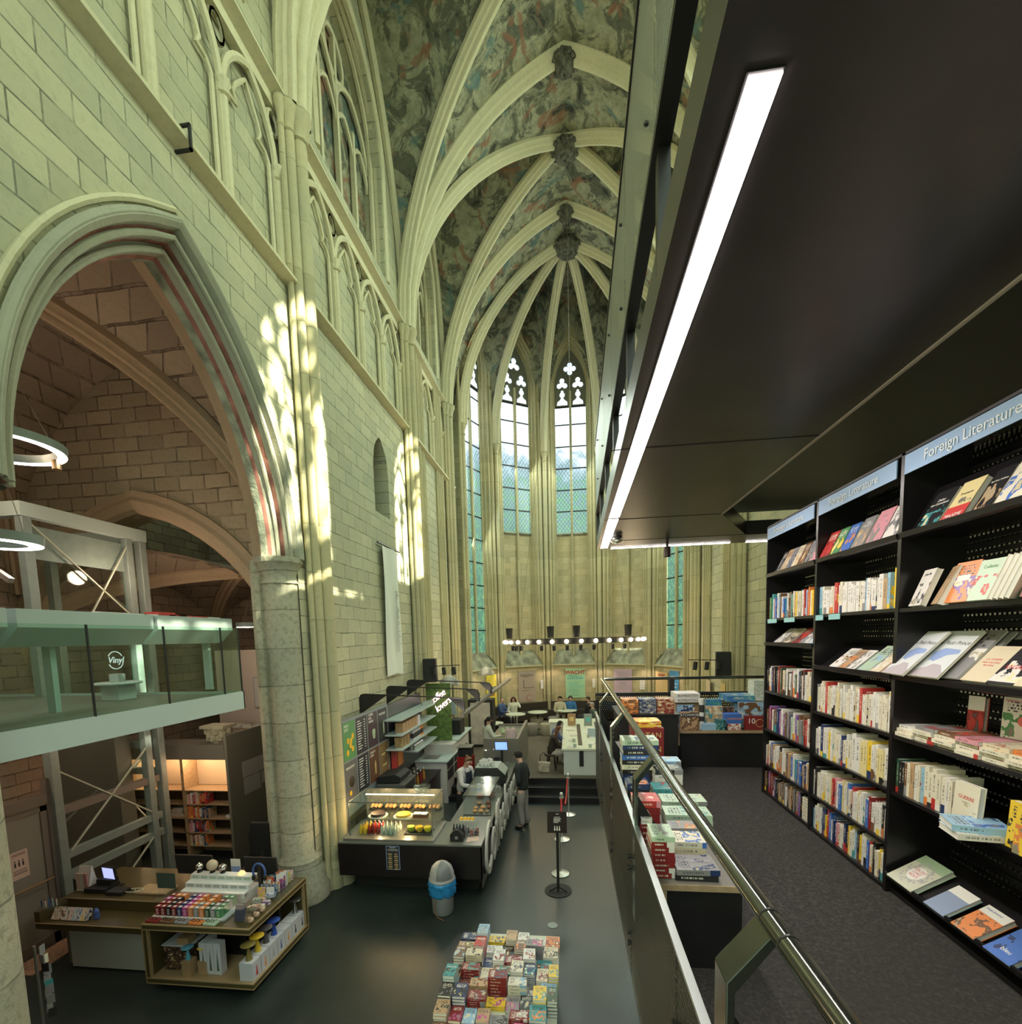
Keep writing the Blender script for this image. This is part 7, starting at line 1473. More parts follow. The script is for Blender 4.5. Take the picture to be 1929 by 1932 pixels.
# chandelier ring with globe bulbs
lc = Vector((.15, 17.4, 4.22)); LR = 2.38
t = thing('ring_chandelier', 'large black ring chandelier with round glowing bulbs over the apse', 'chandelier', lc)
MB().lathe([(LR-.02, -.08), (LR+.02, -.08), (LR+.02, .08), (LR-.02, .08), (LR-.02, -.08)], (0,0,0), 64).build('ring', 'rubber', t)
bulb0 = MB().sphere((0, 0, 0), .065, 10)
b = bulb0.build('bulb', 'bulb', t, smooth='all'); h0 = MB().lathe([(0, 0), (.035, 0), (.04, .06), (0, .07)], (0,0,0), 8).build('bulb_holder', 'brass', b)
n = 34
for k in range(n):
    a = 2*PI*k/n; p = (math.cos(a)*(LR+.07), math.sin(a)*(LR+.07), 0)
    if k == 0: b.location = p; h0.location = (-.06*math.cos(a), -.06*math.sin(a), -.02)
    else:
        c = b.copy(); COL.objects.link(c); c.location = p; c.parent = t; d = h0.copy(); COL.objects.link(d); d.parent = c; d.location = (-.06*math.cos(a), -.06*math.sin(a), -.02)
for k, a in enumerate((200, 252, 272, 318)): MB().lathe([(0, 0), (.10, 0), (.12, .36), (0, .36)], ((LR-.05)*math.cos(R(a)), (LR-.05)*math.sin(R(a)), .12), 12).build('up_light', 'rubber', t, smooth=True)
for a in (212, 218, 224, 245, 255, 265, 275, 285, 300, 312): MB().lathe([(0, 0), (.055, 0), (.06, .16), (0, .16)], (LR*math.cos(R(a)), LR*math.sin(R(a)), -.28), 10).build('down_spot', 'rubber', t, smooth=True)
for a in (30, 150, 270, 90): MB().tube([(LR*math.cos(R(a)), LR*math.sin(R(a)), .08), (0, 0, 14.4)], .005, 4).build('suspension_wire', 'steel_brown', t)
# smaller bulbs light: see lights
# posters on the apse dado
def poster(label, k, u, w, z0, z1, m, texts=(), bars=(), name='wall_poster', cat='poster'):
    phi = R(STEP*(k-2)); t = thing(name, label, cat); P = lambda a, b, z: tuple(fP(phi, a, b, z))
    MB().prism([(u-w/2, z0), (u+w/2, z0), (u+w/2, z1), (u-w/2, z1)], lambda a, z, d: P(a, -.05+d, z), .01).build('sheet', m, t)
    rt = Vector((math.cos(phi), -math.sin(phi), 0))
    for s, du, v, sz, mm in texts: text(s, t, mm, sz, P(u+du*w, -.056, z0+(z1-z0)*v), rt, (0,0,1), ext=.001, bold=.035)
    q = {}
    for (a0, a1, v0, v1, mm) in bars:
        q.setdefault(mm, MB()).prism([(u+w*a0, z0+(z1-z0)*v0), (u+w*a1, z0+(z1-z0)*v0), (u+w*a1, z0+(z1-z0)*v1), (u+w*a0, z0+(z1-z0)*v1)], lambda a, z, d: P(a, -.053+d, z), .002)
    for mm in q: q[mm].build('printed_line', mm, t)
    return t
random.seed(15)
def lines(n, v0, v1, mms, w=(.3, .8)):
    L = []
    for i in range(n):
        v = v0+(v1-v0)*i/n; a = random.uniform(-.42, -.2); L.append((a, min(.45, a+random.uniform(*w)), v, v+.012, random.choice(mms)))
    return L
poster('brown poster with a thin clock like drawing on the apse wall', 1, .1, .92, 1.32, 2.80, M('poster_taupe', (.40, .33, .27), .7), [('KUNSTENBENT', 0, .93, .12, 'ink_mauve')], lines(3, .8, .9, ['ink_black'])+[(-.2, -.17, .45, .72, 'ink_black'), (-.2, .42, .45, .465, 'ink_black'), (-.3, .1, .36, .372, 'ink_black')])
t = [x for x in COL.objects if x.name.startswith('wall_poster')][-1]
q = MB().tube([fP(R(-STEP), .2+.14*math.cos(a), -.055, 1.52+.14*math.sin(a)) for a in lin(R(50), R(330), 16)], .008, 5).build('red_circle', 'ink_red', COL.objects[[o.name for o in COL.objects if o.get('label', '').startswith('brown poster')][0]])
poster('green poster titled WACHT on the middle apse wall', 2, .05, .92, 1.42, 2.82, M('poster_green', (.38, .66, .42), .7), [('WACHT', 0, .87, .25, 'ink_red'), ('DURVEN TE DOEN', 0, .66, .09, 'ink_teal')], lines(3, .70, .8, ['ink_teal'])+lines(9, .08, .56, ['ink_teal', 'ink_red', 'ink_green', 'ink_teal']))
poster('mauve poster titled LIGETI on the apse wall right of the green one', 3, -.1, .90, 1.42, 2.80, M('poster_mauve', (.58, .42, .55), .7), [('LIGETI', 0, .52, .14, 'ink_mauve')], lines(6, .72, .95, ['ink_mauve'], (.5, .9))+lines(4, .34, .46, ['ink_red', 'ink_mauve']))
poster('yellow poster with blue and red lettering at the left of the apse', 0, .45, .80, 1.35, 2.75, M('poster_yellow', (.80, .68, .08), .7), [('HERZ', .05, .55, .24, 'ink_blue'), ('TUCHT', .0, .36, .16, 'ink_red')], lines(5, .68, .92, ['ink_red', 'ink_gold']))
poster('orange poster with a round grey picture at the right of the apse', 4, -.45, .85, 1.4, 2.75, M('poster_orange', (.70, .50, .25), .7), [('MOZART', 0, .9, .12, 'ink_red')])
poster('blue poster with white clouds at the far right of the apse', 4, .40, .62, 1.5, 2.85, M('poster_blue', (.08, .28, .55), .7), bars=[(-.35, .35, .8, .83, 'ink_white'), (-.3, .3, .6, .62, 'ink_white'), (-.3, .3, .5, .52, 'ink_white')])
for k, (px, py) in enumerate(((1338, 1296), (1366, 1303))):
    p = ax(px, py, 4.5); tag(MB().box(4.47, 4.48, p.y-.22, p.y+.22, p.z-.22, p.z+.22).build('notice', 'ink_gold' if k else 'cream_lit'), '%s notice hanging on the right wall beside the speaker' % ('pale', 'orange')[k], 'notice')
for k, (f, u) in enumerate(((0, 1.15), (1, .95), (2, .98), (3, .85))): poster('small white notice beside the %s poster' % ('yellow', 'brown', 'green', 'mauve')[k], f, u, .24, 1.9, 2.32, 'paper', bars=[(-.3, .3, .8, .84, 'ink_grey'), (-.3, .3, .5, .53, 'ink_grey'), (-.3, .2, .2, .23, 'ink_grey')], name='notice', cat='notice')
# ---- apse seating
t = thing('bench', 'dark leather wall bench running round the apse', 'bench')
for k in range(5):
    phi = R(STEP*(k-2)); q = MB().prism([(-FW*.96, .462), (FW*.96, .462), (FW*.96, 1.28), (-FW*.96, 1.28)], lambda a, z, d: tuple(fP(phi, a, -.18+d, z)), .08); q.build('backrest', 'leather' if k != 3 else M('leather_blue', (.09, .11, .15), .5), t)
    MB().prism([(-FW*.86, .55), (FW*.86, .55), (FW*.86, .92), (-FW*.86, .92)], lambda a, z, d: tuple(fP(phi, a, -.68+d, z)), .5).build('seat', 'leather', t)
def round_table(label, x, y, z=.462, h=.74, r_=.36):
    t = thing('round_table', label, 'table', (x, y, z)); MB().lathe([(0, h-.03), (r_, h-.03), (r_, h), (0, h)], (0,0,0), 28).build('tabletop', M('table_pale', (.55, .60, .50), .4), t, smooth=True); MB().tube([(0, 0, .02), (0, 0, h-.03)], .03, 10).build('pedestal', 'rubber', t); MB().lathe([(0, 0), (.24, 0), (.24, .02), (0, .03)], (0,0,0), 20).build('base', 'rubber', t)
def tp(px, py): p = az(px, py, 1.2); return p.x, p.y
x, y = tp(973, 1347); round_table('round pale cafe table in front of the woman in white', x, y, r_=.42)
x, y = tp(1015, 1343); round_table('empty round pale cafe table in the middle of the apse', x, y, r_=.42)
x, y = tp(1070, 1340); round_table('round pale cafe table in front of the pair by the green poster', x, y, r_=.42)
x, y = tp(938, 1357); round_table('round pale table end with a vase beside the coffee bar', x, y-.8, r_=.36)
for k, (px, py, c) in enumerate(((982, 1388, 0), (1003, 1386, 0), (1033, 1386, 0), (1012, 1378, 0), (905, 1395, 0), (1046, 1372, 0))):
    p = az(px, py, .462); t = thing('pouf', ['grey', 'grey', 'beige', 'beige', 'pale', 'grey'][k]+' round pouf, '+['beside the raised counter', 'nearest to the empty cafe table', 'left of the white reading table', 'half hidden behind its neighbour', 'behind the woman with a ponytail', 'behind the white reading table'][k], 'pouf', (p.x, p.y+(.5 if k == 3 else 0), .462)); MB().lathe([(0, 0), (.27, 0), (.29, .04), (.29, .40), (.26, .45), (0, .47)], (0,0,0), 24).build('cushion', M('pouf_grey', (.22, .20, .18), .9) if k in (0, 1, 5) else M('pouf_beige', (.34, .31, .25), .9), t, smooth=True)
# long white reading table
t = thing('reading_table', 'long white block table with a dark slot along its middle', 'table')
MB().box(-.20, .78, 13.45, 17.6, .463, 1.17).build('block', M('table_white', (.60, .64, .64), .5), t); MB().box(-.25, .84, 13.42, 17.7, 1.17, 1.22).build('tabletop', M('table_top', (.62, .66, .56), .35), t); MB().box(.24, .36, 13.435, 13.449, .72, 1.16).build('dark_slot', 'rubber', t); MB().box(.22, .34, 13.9, 17.2, 1.221, 1.235).build('inlay', 'dark_wood', t)
t = thing('white_counter', 'white block table standing crosswise at the far end', 'table'); MB().box(-.75, .95, 17.75, 18.4, .463, 1.18).build('block', 'table_white', t); MB().box(-.80, 1.0, 17.72, 18.45, 1.18, 1.22).build('tabletop', 'table_top', t)
for k in range(9):
    w = random.uniform(.16, .24); o = MB().box(-w/2, w/2, -.13, .13, 0, .015).build('open_magazine', 'paper' if k % 2 else 'board_white'); o.location = ((0.02, .6, .05, .62, .1, .55, .0, .62, .58)[k], 13.65+.42*k, 1.221); o.rotation_euler = (0, 0, random.uniform(-.5, .5)); tag(o, 'paper lying on the white reading table, %s from its near end' % ORD[k], 'paper', 'papers on the reading table')
for k, (x, y) in enumerate(((.12, 13.62), (.55, 13.60), (.10, 14.3), (.55, 14.9))): tag(MB().lathe([(0, 0), (.04, 0), (.05, .10), (.045, .10), (0, .02)], (x, y, 1.221+(.016 if False else 0)), 12).build('drinking_glass', 'water_glass', smooth=True), '%s glass from the near end of the reading table' % ORD[k], 'glass', 'glasses on the reading table')
for k, (x, m, lab) in enumerate(((.05, 'cardboard', 'brown menu stand on the white table'), (.62, 'steel_grey', 'grey framed tablet stand on the white table'))): o = thing('menu_stand', lab, 'stand', (x, 16.9, 1.236 if k == 0 else 1.222)); MB().prism([(-.14, 0), (.14, 0), (.14, .42), (-.14, .42)], lambda u, v, d: (u, .15*v+d, v), .03).build('board', m, o); MB().prism([(-.07, .16), (.07, .16), (.07, .30), (-.07, .30)], lambda u, v, d: (u, .15*v-.003+d, v), .002).build('face', 'ink_teal' if k else 'ink_gold', o)
tag(MB().prism([(-.14, 0), (.14, 0), (.16, .26), (-.12, .26)], lambda u, v, d: (.66+u, 15.0+.3*v+d, 1.221+v), .01).build('laptop_screen', 'sheet_blue'), 'grey open laptop screen at the right of the reading table', 'laptop')
# rope posts and sign stand
M('post_steel', (.62, .63, .60), .32, .65)
def stanchion(label, x, y):
    t = thing('rope_post', label, 'post', (x, y, 0)); MB().lathe([(0, 0), (.16, 0), (.165, .015), (.10, .035), (.03, .06), (.022, .09), (0, .09)], (0,0,0), 28).build('base', 'post_steel', t, smooth=True); MB().tube([(0, 0, .06), (0, 0, .92)], .02, 12).build('pole', 'post_steel', t, smooth=True); MB().lathe([(.02, .90), (.045, .91), (.045, .935), (.025, .95), (.04, .98), (.045, 1.01), (.03, 1.04), (0, 1.05)], (0,0,0), 16).build('finial', 'post_steel', t, smooth=True)
stanchion('polished rope post nearest to the sign stand', -.225, 8.62); stanchion('polished rope post in the middle of the queue line', -.215, 10.15); stanchion('polished rope post nearest to the steps', -.07, 11.62)
def rope(label, a, b, sag):
    t = thing('queue_rope', label, 'rope'); a = Vector(a); b = Vector(b); MB().tube([a.lerp(b, s)-Vector((0, 0, sag*4*s*(1-s))) for s in lin(0, 1, 14)], .022, 10).build('rope', 'red_rope', t, smooth=True)
    for p in (a, b): MB().sphere(p, .028, 8).build('end_hook', 'chrome', t, smooth=True)
rope('red rope hanging between the two posts by the steps', (-.19, 10.18, .93), (-.09, 11.58, .93), .38); rope('red rope hanging between the first two posts', (-.225, 8.66, .93), (-.215, 10.11, .93), .38)
t = thing('sign_stand', 'black sign stand with a tilted dark notice on the path', 'sign stand', (-.25, 8.02, 0)); MB().lathe([(0, 0), (.235, 0), (.235, .012), (0, .014)], (0,0,0), 32).build('base', 'rubber', t); MB().box(-.022, .022, -.022, .022, .012, 1.08).build('pole', 'rubber', t); MB().bar((0, 0, .08), (-.15, -.08, .03), .02).bar((0, 0, .08), (.15, -.08, .03), .02).build('foot_brace', 'rubber', t)
s = MB().prism([(-.165, 1.06), (.165, 1.06), (.165, 1.40), (-.165, 1.40)], lambda u, v, d: (u, .25*(v-1.06)-.06+d, v), .015).build('notice_board', M('notice_brown', (.022, .016, .014), .6, spec=.2), t)
q = MB()
for z, a, b in ((1.36, -.02, .03), (1.31, -.05, .05), (1.285, -.06, .07), (1.265, -.06, .05), (1.245, -.06, .06), (1.225, -.06, .02)): q.prism([(a, z), (b, z), (b, z+.008), (a, z+.008)], lambda u, v, d: (u, .25*(v-1.06)-.062+d, v), .001)
q.build('printed_line', 'ink_white', s); q = MB()
for x in (-.04, .0, .04): q.prism([(x-.012, 1.10), (x+.012, 1.10), (x+.008, 1.15), (x-.008, 1.15)], lambda u, v, d: (u, .25*(v-1.06)-.062+d, v), .001).prism([(x-.008, 1.155), (x+.008, 1.155), (x+.008, 1.17), (x-.008, 1.17)], lambda u, v, d: (u, .25*(v-1.06)-.062+d, v), .001)
q.build('pictogram', 'ink_white', s)
p = az(1043, 1746, 0); tag(MB().lathe([(0, 0), (.075, 0), (.078, .004), (0, .006)], (p.x, p.y, .001), 24).build('floor_plate', M('floor_disc', (.22, .27, .26), .4)), 'small round pale metal cover set in the dark floor', 'floor cover')
# ---- ground floor book table in front
t = thing('book_table', 'table covered with stacks of paperbacks in the middle of the ground floor', 'table')
MB().box(-1.35, -.17, 3.2, 5.60, .70, .74).build('tabletop', 'table_pale', t); MB().box(-1.33, -.20, 3.25, 5.58, 0, .70).build('base', 'grey_lam', t)
random.seed(101)
pc = ['yellow', 'navy', 'black', 'orange', 'black', 'teal', 'red', 'grey', 'dark red', 'dark red', 'light blue', 'navy', 'cream', 'brown', 'white', 'black', 'magenta', 'dark green', 'tan', 'ivory', 'brown', 'grey']
rowY = lin(5.40, 3.25, 11); nst = 0
for i, y in enumerate(rowY):
    x = -1.335+.01*random.uniform(-1, 1); k = 0
    while x < -.22:
        turned = random.random() < .3; w, h = random.uniform(.115, .135), random.uniform(.175, .195)
        bw = h if turned else w
        rem = -.165-x
        if rem < .10: break
        if bw > rem or rem-bw < .09: turned = False; w = bw = min(rem, .16); h = .19
        n = random.choice([1, 2, 2, 3, 4, 5, 6]); c = random.choice(pc); a = random.choice(pc); th = round(random.uniform(.022, .036), 3); z = .741
        first = None
        for j in range(n):
            o = place('book', book_mesh(w, h if not turned else h, th), (0, 0, z), (0, 0, 0), c, a)
            rz = R(random.uniform(-2, 2)) + (R(90) if turned else 0)
            cx = x+bw/2+.0; cy_ = y+random.uniform(-.003, .003)
            o.rotation_euler = (0, 0, rz); off = Matrix.Rotation(rz, 3, 'Z') @ Vector((0, h/2, 0)); o.location = (cx-off.x, cy_-off.y, z)
            tag(o, '%s paperback, %s up in the %s stack of the %s row, floor table' % (c, ORD[j], ORD[k], ORD[i]), 'book', 'stacks of paperbacks on the floor table'); z += th+.0005
        if random.random() < .22:
            o = text(random.choice(['DAHL', 'WAAR', 'STIL']), o, 'ink_white', .035, (0, h*.75, th+.0006), (1,0,0), (0,1,0), ext=.0003, name='title_lettering')
        x += bw+random.uniform(.006, .012); k += 1
# ================================================================ people
def skin_obj(name, verts, edges, mat, parent, sub=1):
    me = bpy.data.meshes.new(name); me.from_pydata([v[0] for v in verts], edges, []); me.materials.append(mt(mat)); o = bpy.data.objects.new(name, me); COL.objects.link(o); o.parent = parent
    m = o.modifiers.new('skin', 'SKIN'); m.use_smooth_shade = True; sv = me.skin_vertices[0].data
    for i, v in enumerate(verts):
        r_ = v[1]; sv[i].radius = r_ if isinstance(r_, tuple) else (r_, r_); sv[i].use_root = (i == 0)
    s = o.modifiers.new('smooth', 'SUBSURF'); s.levels = sub; s.render_levels = sub
    return o
M('skin_light', (.58, .36, .27), .55); M('skin_tan', (.45, .27, .19), .55)
def V(*a): return Vector(a)
def person(label, loc, rz, pose, top, bottom, shoe, hair, hairstyle='short', skin='skin_light', height=1.75, look=(0, 0), arms=None, extra=None, sleeves=True):
    """local frame: faces +y, x to its left-hand side negative; pose 'stand' or 'sit' (origin under the feet / under the seat)"""
    k = height/1.75; t = thing('person', label, 'person', loc, rz)
    S = lambda v: Vector(v)*k
    if pose == 'stand': hip = V(0, 0, .94); knee = [V(-.10, .02, .50), V(.11, .0, .50)]; ank = [V(-.11, -.02, .09), V(.13, -.05, .09)]
    else: hip = V(0, 0, .50); knee = [V(-.13, .43, .50), V(.13, .44, .50)]; ank = [V(-.13, .40, .09), V(.14, .48, .09)]
    lean = (extra or {}).get('lean', .03); dz = hip.z-.94
    chest = V(0, lean*.6, 1.28+dz); shm = V(0, lean, 1.42+dz); neck = V(0, lean*1.2, 1.50+dz); hb = V(0, lean*1.4+.01, 1.56+dz)
    f = V(math.sin(look[0])*1.0, math.cos(look[0]), 0); nod = look[1]
    hm = hb+V(0, .0, .07)+f*(.035+nod*.06); ht = hm+V(0, 0, .075)-f*(.012)-V(0, 0, nod*.02); jaw = hb+f*(.055+nod*.05)+V(0, 0, -.0)
    sh = [V(-.175, lean, 1.40+dz), V(.175, lean, 1.40+dz)]
    A = arms or [((-.24, .02, 1.12), (-.24, .12, .90)), ((.24, .02, 1.12), (.24, .12, .90))]
    el = [V(*a[0])+V(0, lean*.6, dz) for a in A]; wr = [V(*a[1])+V(0, lean*.3, dz) for a in A]
    v = [(S(hip), (.115*k, .08*k)), (S((hip+chest)/2), (.10*k, .072*k)), (S(chest), (.125*k, .085*k)), (S(shm), (.10*k, .075*k)), (S(neck), .052*k), (S(hb), .060*k), (S(hm), (.076*k, .090*k)), (S(ht), (.062*k, .075*k))]
    e = [(0,1),(1,2),(2,3),(3,4),(4,5),(5,6),(6,7)]
    def add(p, r_, frm): v.append((S(p), r_*k)); e.append((frm, len(v)-1)); return len(v)-1
    for s in (0, 1):
        a = add(sh[s], .055, 3); b = add((sh[s]+el[s])/2, .046, a); c = add(el[s], .038, b); d = add((el[s]+wr[s])/2, .034, c); w_ = add(wr[s], .024, d)
        dirn = (wr[s]-el[s]).normalized(); side = V(1, 0, 0)-dirn*dirn.x; side = side.normalized() if side.length > .1 else V(0, 1, 0); nrm = dirn.cross(side)
        h = add(wr[s]+dirn*.05, .026, w_)
        for j, (o_, L) in enumerate(((-.024, .055), (-.008, .068), (.008, .072), (.024, .062))):
            p1 = add(wr[s]+dirn*.085+side*o_, .0085, h); add(wr[s]+dirn*(.085+L*.7)+side*o_+nrm*.02*(1 if s else -1), .007, p1)
        p1 = add(wr[s]+dirn*.045+side*(.038 if s == 0 else -.038), .010, h); add(wr[s]+dirn*.085+side*(.05 if s == 0 else -.05), .008, p1)
        hp = add(hip+V(-.09 if s == 0 else .09, 0, -.04), .085, 0); c = add((hip+V(-.09 if s == 0 else .09, 0, -.04))*.5+knee[s]*.5, .072, hp); c = add(knee[s], .054, c); c = add(knee[s]*.55+ank[s]*.45+V(0, -.015, 0), .050, c); c = add(ank[s], .036, c); add(ank[s]+V(0, .13, -.045), .028, c)
    body = skin_obj('body', v, e, skin, t)
    def tinted(o, c): o.color = (*c, 1); return o
    # clothes
    cv = [(S(hip+V(0, 0, -.09)), (.175*k, .14*k)), (S(hip+V(0, 0, .03)), (.18*k, .14*k)), (S((hip+chest)/2), (.175*k, .13*k)), (S(chest), (.20*k, .14*k)), (S(shm+V(0, 0, .02)), (.17*k, .115*k)), (S(neck+V(0, 0, .02)), .075*k)]; ce = [(0,1),(1,2),(2,3),(3,4),(4,5)]
    if sleeves:
        for s in (0, 1):
            n = len(cv); cv += [(S(sh[s]), .088*k), (S((sh[s]+el[s])/2), .074*k), (S(el[s]), .064*k), (S((el[s]+wr[s])/2), .054*k), (S(wr[s]), .042*k)]; ce += [(4, n), (n, n+1), (n+1, n+2), (n+2, n+3), (n+3, n+4)]
    tinted(skin_obj((extra or {}).get('topname', 'jacket'), cv, ce, 'cloth_tint', t), top)
    bv = [(S(hip+V(0, 0, .08)), (.14*k, .108*k)), (S(hip+V(0, 0, -.01)), (.145*k, .112*k))]; be = [(0, 1)]
    for s in (0, 1):
        hp = hip+V(-.09 if s == 0 else .09, 0, -.05); n = len(bv); bv += [(S(hp), .110*k), (S((hp+knee[s])/2), .100*k), (S(knee[s]), .082*k), (S((knee[s]+ank[s])/2), .076*k), (S(ank[s]+V(0, 0, .0)), .070*k)]; be += [(1, n), (n, n+1), (n+1, n+2), (n+2, n+3), (n+3, n+4)]
    tinted(skin_obj('trousers', bv, be, 'cloth_tint', t), bottom)
    for s in (0, 1):
        a = ank[s]; tinted(skin_obj('shoe', [(S(a+V(0, -.03, -.03)), .048*k), (S(a+V(0, .05, -.042)), .046*k), (S(a+V(0, .14, -.055)), .038*k), (S(a+V(0, .19, -.06)), .028*k)], [(0,1),(1,2),(2,3)], 'cloth_tint', t), shoe)
    # face
    hm_ = S(hm); fr = f; rt = V(f.y, -f.x, 0)
    MB().tube([hm_+fr*.090*k+V(0,0,.015*k), hm_+fr*.112*k+V(0,0,-.018*k), hm_+fr*.092*k+V(0,0,-.028*k)], [.008*k, .013*k, .008*k], 6).build('nose', skin, t, smooth='all')
    for s in (-1, 1):
        MB().sphere(hm_+fr*.082*k+rt*s*.032*k+V(0,0,.018*k), .010*k, 8).build('eye', 'ink_black', t, smooth=True); MB().sphere(hm_+rt*s*.080*k+V(0,0,-.005*k)-fr*.005, .022*k, 8, sc=(.5, .8, 1.3)).build('ear', skin, t, smooth=True)
    MB().tube([hm_+fr*.084*k-rt*.022*k+V(0,0,-.05*k), hm_+fr*.092*k+V(0,0,-.052*k), hm_+fr*.084*k+rt*.022*k+V(0,0,-.05*k)], .0055*k, 6).build('mouth', M('lips', (.40, .14, .12), .5), t)
    # hair
    if hairstyle != 'bald':
        q = MB(); P = []
        for i in range(9):
            el_ = R(90-i*(13.5 if hairstyle != 'bun' else 12)); row_ = []
            for j in range(17):
                az_ = 2*PI*j/16; d = rt*math.cos(az_)*math.cos(el_)+fr*math.sin(az_)*math.cos(el_); front = max(0, math.sin(az_)); zz = math.sin(el_)
                if zz < .30*front+.0 and front > .25: zz = .42*front+.15
                row_.append(hm_+d*(.098*k)*(1.0+.02*((i*7+j*3) % 3))-fr*.012*k+V(0, 0, .02*k+zz*.105*k))
            P.append(row_)
        q.grid(P); o = tinted(q.build('hair', 'cloth_tint', t, smooth='all'), hair)
        if hairstyle == 'long':
            for s in (-1, 0, 1): tinted(MB().tube([hm_-fr*.06*k+rt*s*.055*k+V(0,0,.03*k), hm_-fr*.09*k+rt*s*.07*k+V(0,0,-.10*k), hm_-fr*.09*k+rt*s*.08*k+V(0,0,-.26*k), hm_-fr*.07*k+rt*s*.06*k+V(0,0,-.36*k)], [.05*k, .055*k, .045*k, .015*k], 8).build('hair_lock', 'cloth_tint', t, smooth='all'), hair)
        if hairstyle == 'ponytail': tinted(MB().tube([hm_-fr*.08*k+V(0,0,.05*k), hm_-fr*.13*k+V(0,0,.0), hm_-fr*.12*k+V(0,0,-.2*k), hm_-fr*.10*k+V(0,0,-.42*k)], [.03*k, .042*k, .04*k, .012*k], 8).build('ponytail', 'cloth_tint', t, smooth='all'), hair)
        if hairstyle == 'bun': tinted(MB().sphere(hm_-fr*.06*k+V(0,0,.125*k), .04*k, 8).build('hair_bun', 'cloth_tint', t, smooth='all'), hair)
        if hairstyle == 'bob':
            for s in (-1, 1): tinted(MB().tube([hm_+rt*s*.07*k+V(0,0,.05*k)-fr*.01, hm_+rt*s*.10*k+V(0,0,-.04*k)-fr*.01, hm_+rt*s*.085*k+V(0,0,-.13*k)-fr*.01], [.035*k, .045*k, .02*k], 8).build('hair_lock', 'cloth_tint', t, smooth='all'), hair)
    return t, k, dict(hip=hip, chest=chest, hm=hm_, fr=fr, rt=rt, S=S, shm=shm, dz=dz)
BRN, BLK, GRYH = (.16, .08, .04), (.012, .010, .010), (.30, .29, .28)
# customer standing at the counter, hands in his jacket pockets
p0 = az(990, 1562, 0)
t, k, J = person('standing man in a black jacket and grey trousers waiting at the counter', (p0.x-.02, p0.y, 0), R(72), 'stand', (.018, .022, .024), (.26, .24, .23), (.015, .014, .014), BLK, 'short', height=1.80, look=(R(18), .4), arms=[((-.27, -.04, 1.14), (-.17, .03, 1.01)), ((.27, -.04, 1.14), (.17, .03, 1.01))])
MB().tube([J['hm']+J['fr']*.1-J['rt']*.055+V(0,0,.02), J['hm']+J['fr']*.108+V(0,0,.022), J['hm']+J['fr']*.1+J['rt']*.055+V(0,0,.02)], .004, 5).build('spectacles', 'rubber', t)
# barista with apron
t, k, J = person('barista in a white shirt and dark apron reaching into the pastry case', (-2.52, 10.75, 0), R(-118), 'stand', (.62, .60, .60), (.015, .014, .015), (.02, .02, .02), BRN, 'bun', height=1.70, look=(R(8), .9), arms=[((-.26, .12, 1.12), (-.12, .38, 1.06)), ((.25, .14, 1.12), (.10, .42, 1.08))], extra={'lean': .10, 'topname': 'shirt'})
q = MB(); 
q.grid([[(x, .165+.02*math.cos(3*x)+.03*(z > 1.1)-.35*x*x, z) for x in lin(-.11-.05*(z < 1.05), .11+.05*(z < 1.05), 6)] for z in lin(.55, 1.34, 8)]); q.build('apron', M('apron_navy', (.02, .025, .05), .8), t, smooth='all'); MB().tube([(-.10, .19, 1.33), (-.07, .15, 1.43), (-.06, .10, 1.46)], .010, 5).tube([(.10, .19, 1.33), (.07, .15, 1.43), (.06, .10, 1.46)], .010, 5).build('apron_strap', 'apron_navy', t)
# woman with black ponytail
t, k, J = person('woman in a white top with a long black ponytail behind the raised counter', (-2.42, 13.62, .46), R(-62), 'stand', (.52, .54, .46), (.015, .015, .015), (.02, .02, .02), BLK, 'ponytail', skin='skin_tan', height=1.66, look=(0, .3), arms=[((-.25, .10, 1.14), (-.16, .36, 1.15)), ((.25, .12, 1.15), (.18, .40, 1.16))], extra={'topname': 'shirt'})
# seated women at the reading table
def chair_stool(label, x, y, z=.462):
    t = thing('stool', label, 'stool', (x, y, z)); MB().lathe([(0, .42), (.19, .42), (.2, .45), (.19, .48), (0, .48)], (0,0,0), 20).build('seat', 'dark_wood', t, smooth=True)
    for a in (45, 135, 225, 315): MB().bar((.13*math.cos(R(a)), .13*math.sin(R(a)), .42), (.19*math.cos(R(a)), .19*math.sin(R(a)), 0), .028).build('leg', 'rubber', t)
for i, (x, y) in enumerate(((-.58, 14.05), (-.55, 14.95))): chair_stool('dark stool under the woman with %s' % ('long brown hair' if i == 0 else 'black hair and blue sleeves'), x, y)
t, k, J = person('seated woman with long brown hair in a dark brown jacket at the reading table', (-.58, 14.05, .462+.05), R(-80), 'sit', (.035, .025, .02), (.40, .38, .35), (.03, .03, .03), (.12, .05, .03), 'long', height=1.66, look=(0, .8), arms=[((-.24, .14, 1.16), (-.10, .36, 1.14)), ((.24, .14, 1.16), (.12, .36, 1.14))], extra={'lean': .12})
person('seated woman with black hair and blue sleeves behind the brown haired woman', (-.55, 14.95, .462+.05), R(-80), 'sit', (.07, .10, .24), (.03, .03, .04), (.02, .02, .02), BLK, 'long', height=1.66, look=(0, .8), arms=[((-.24, .14, 1.16), (-.08, .38, 1.14)), ((.24, .14, 1.16), (.12, .38, 1.14))], extra={'lean': .12})
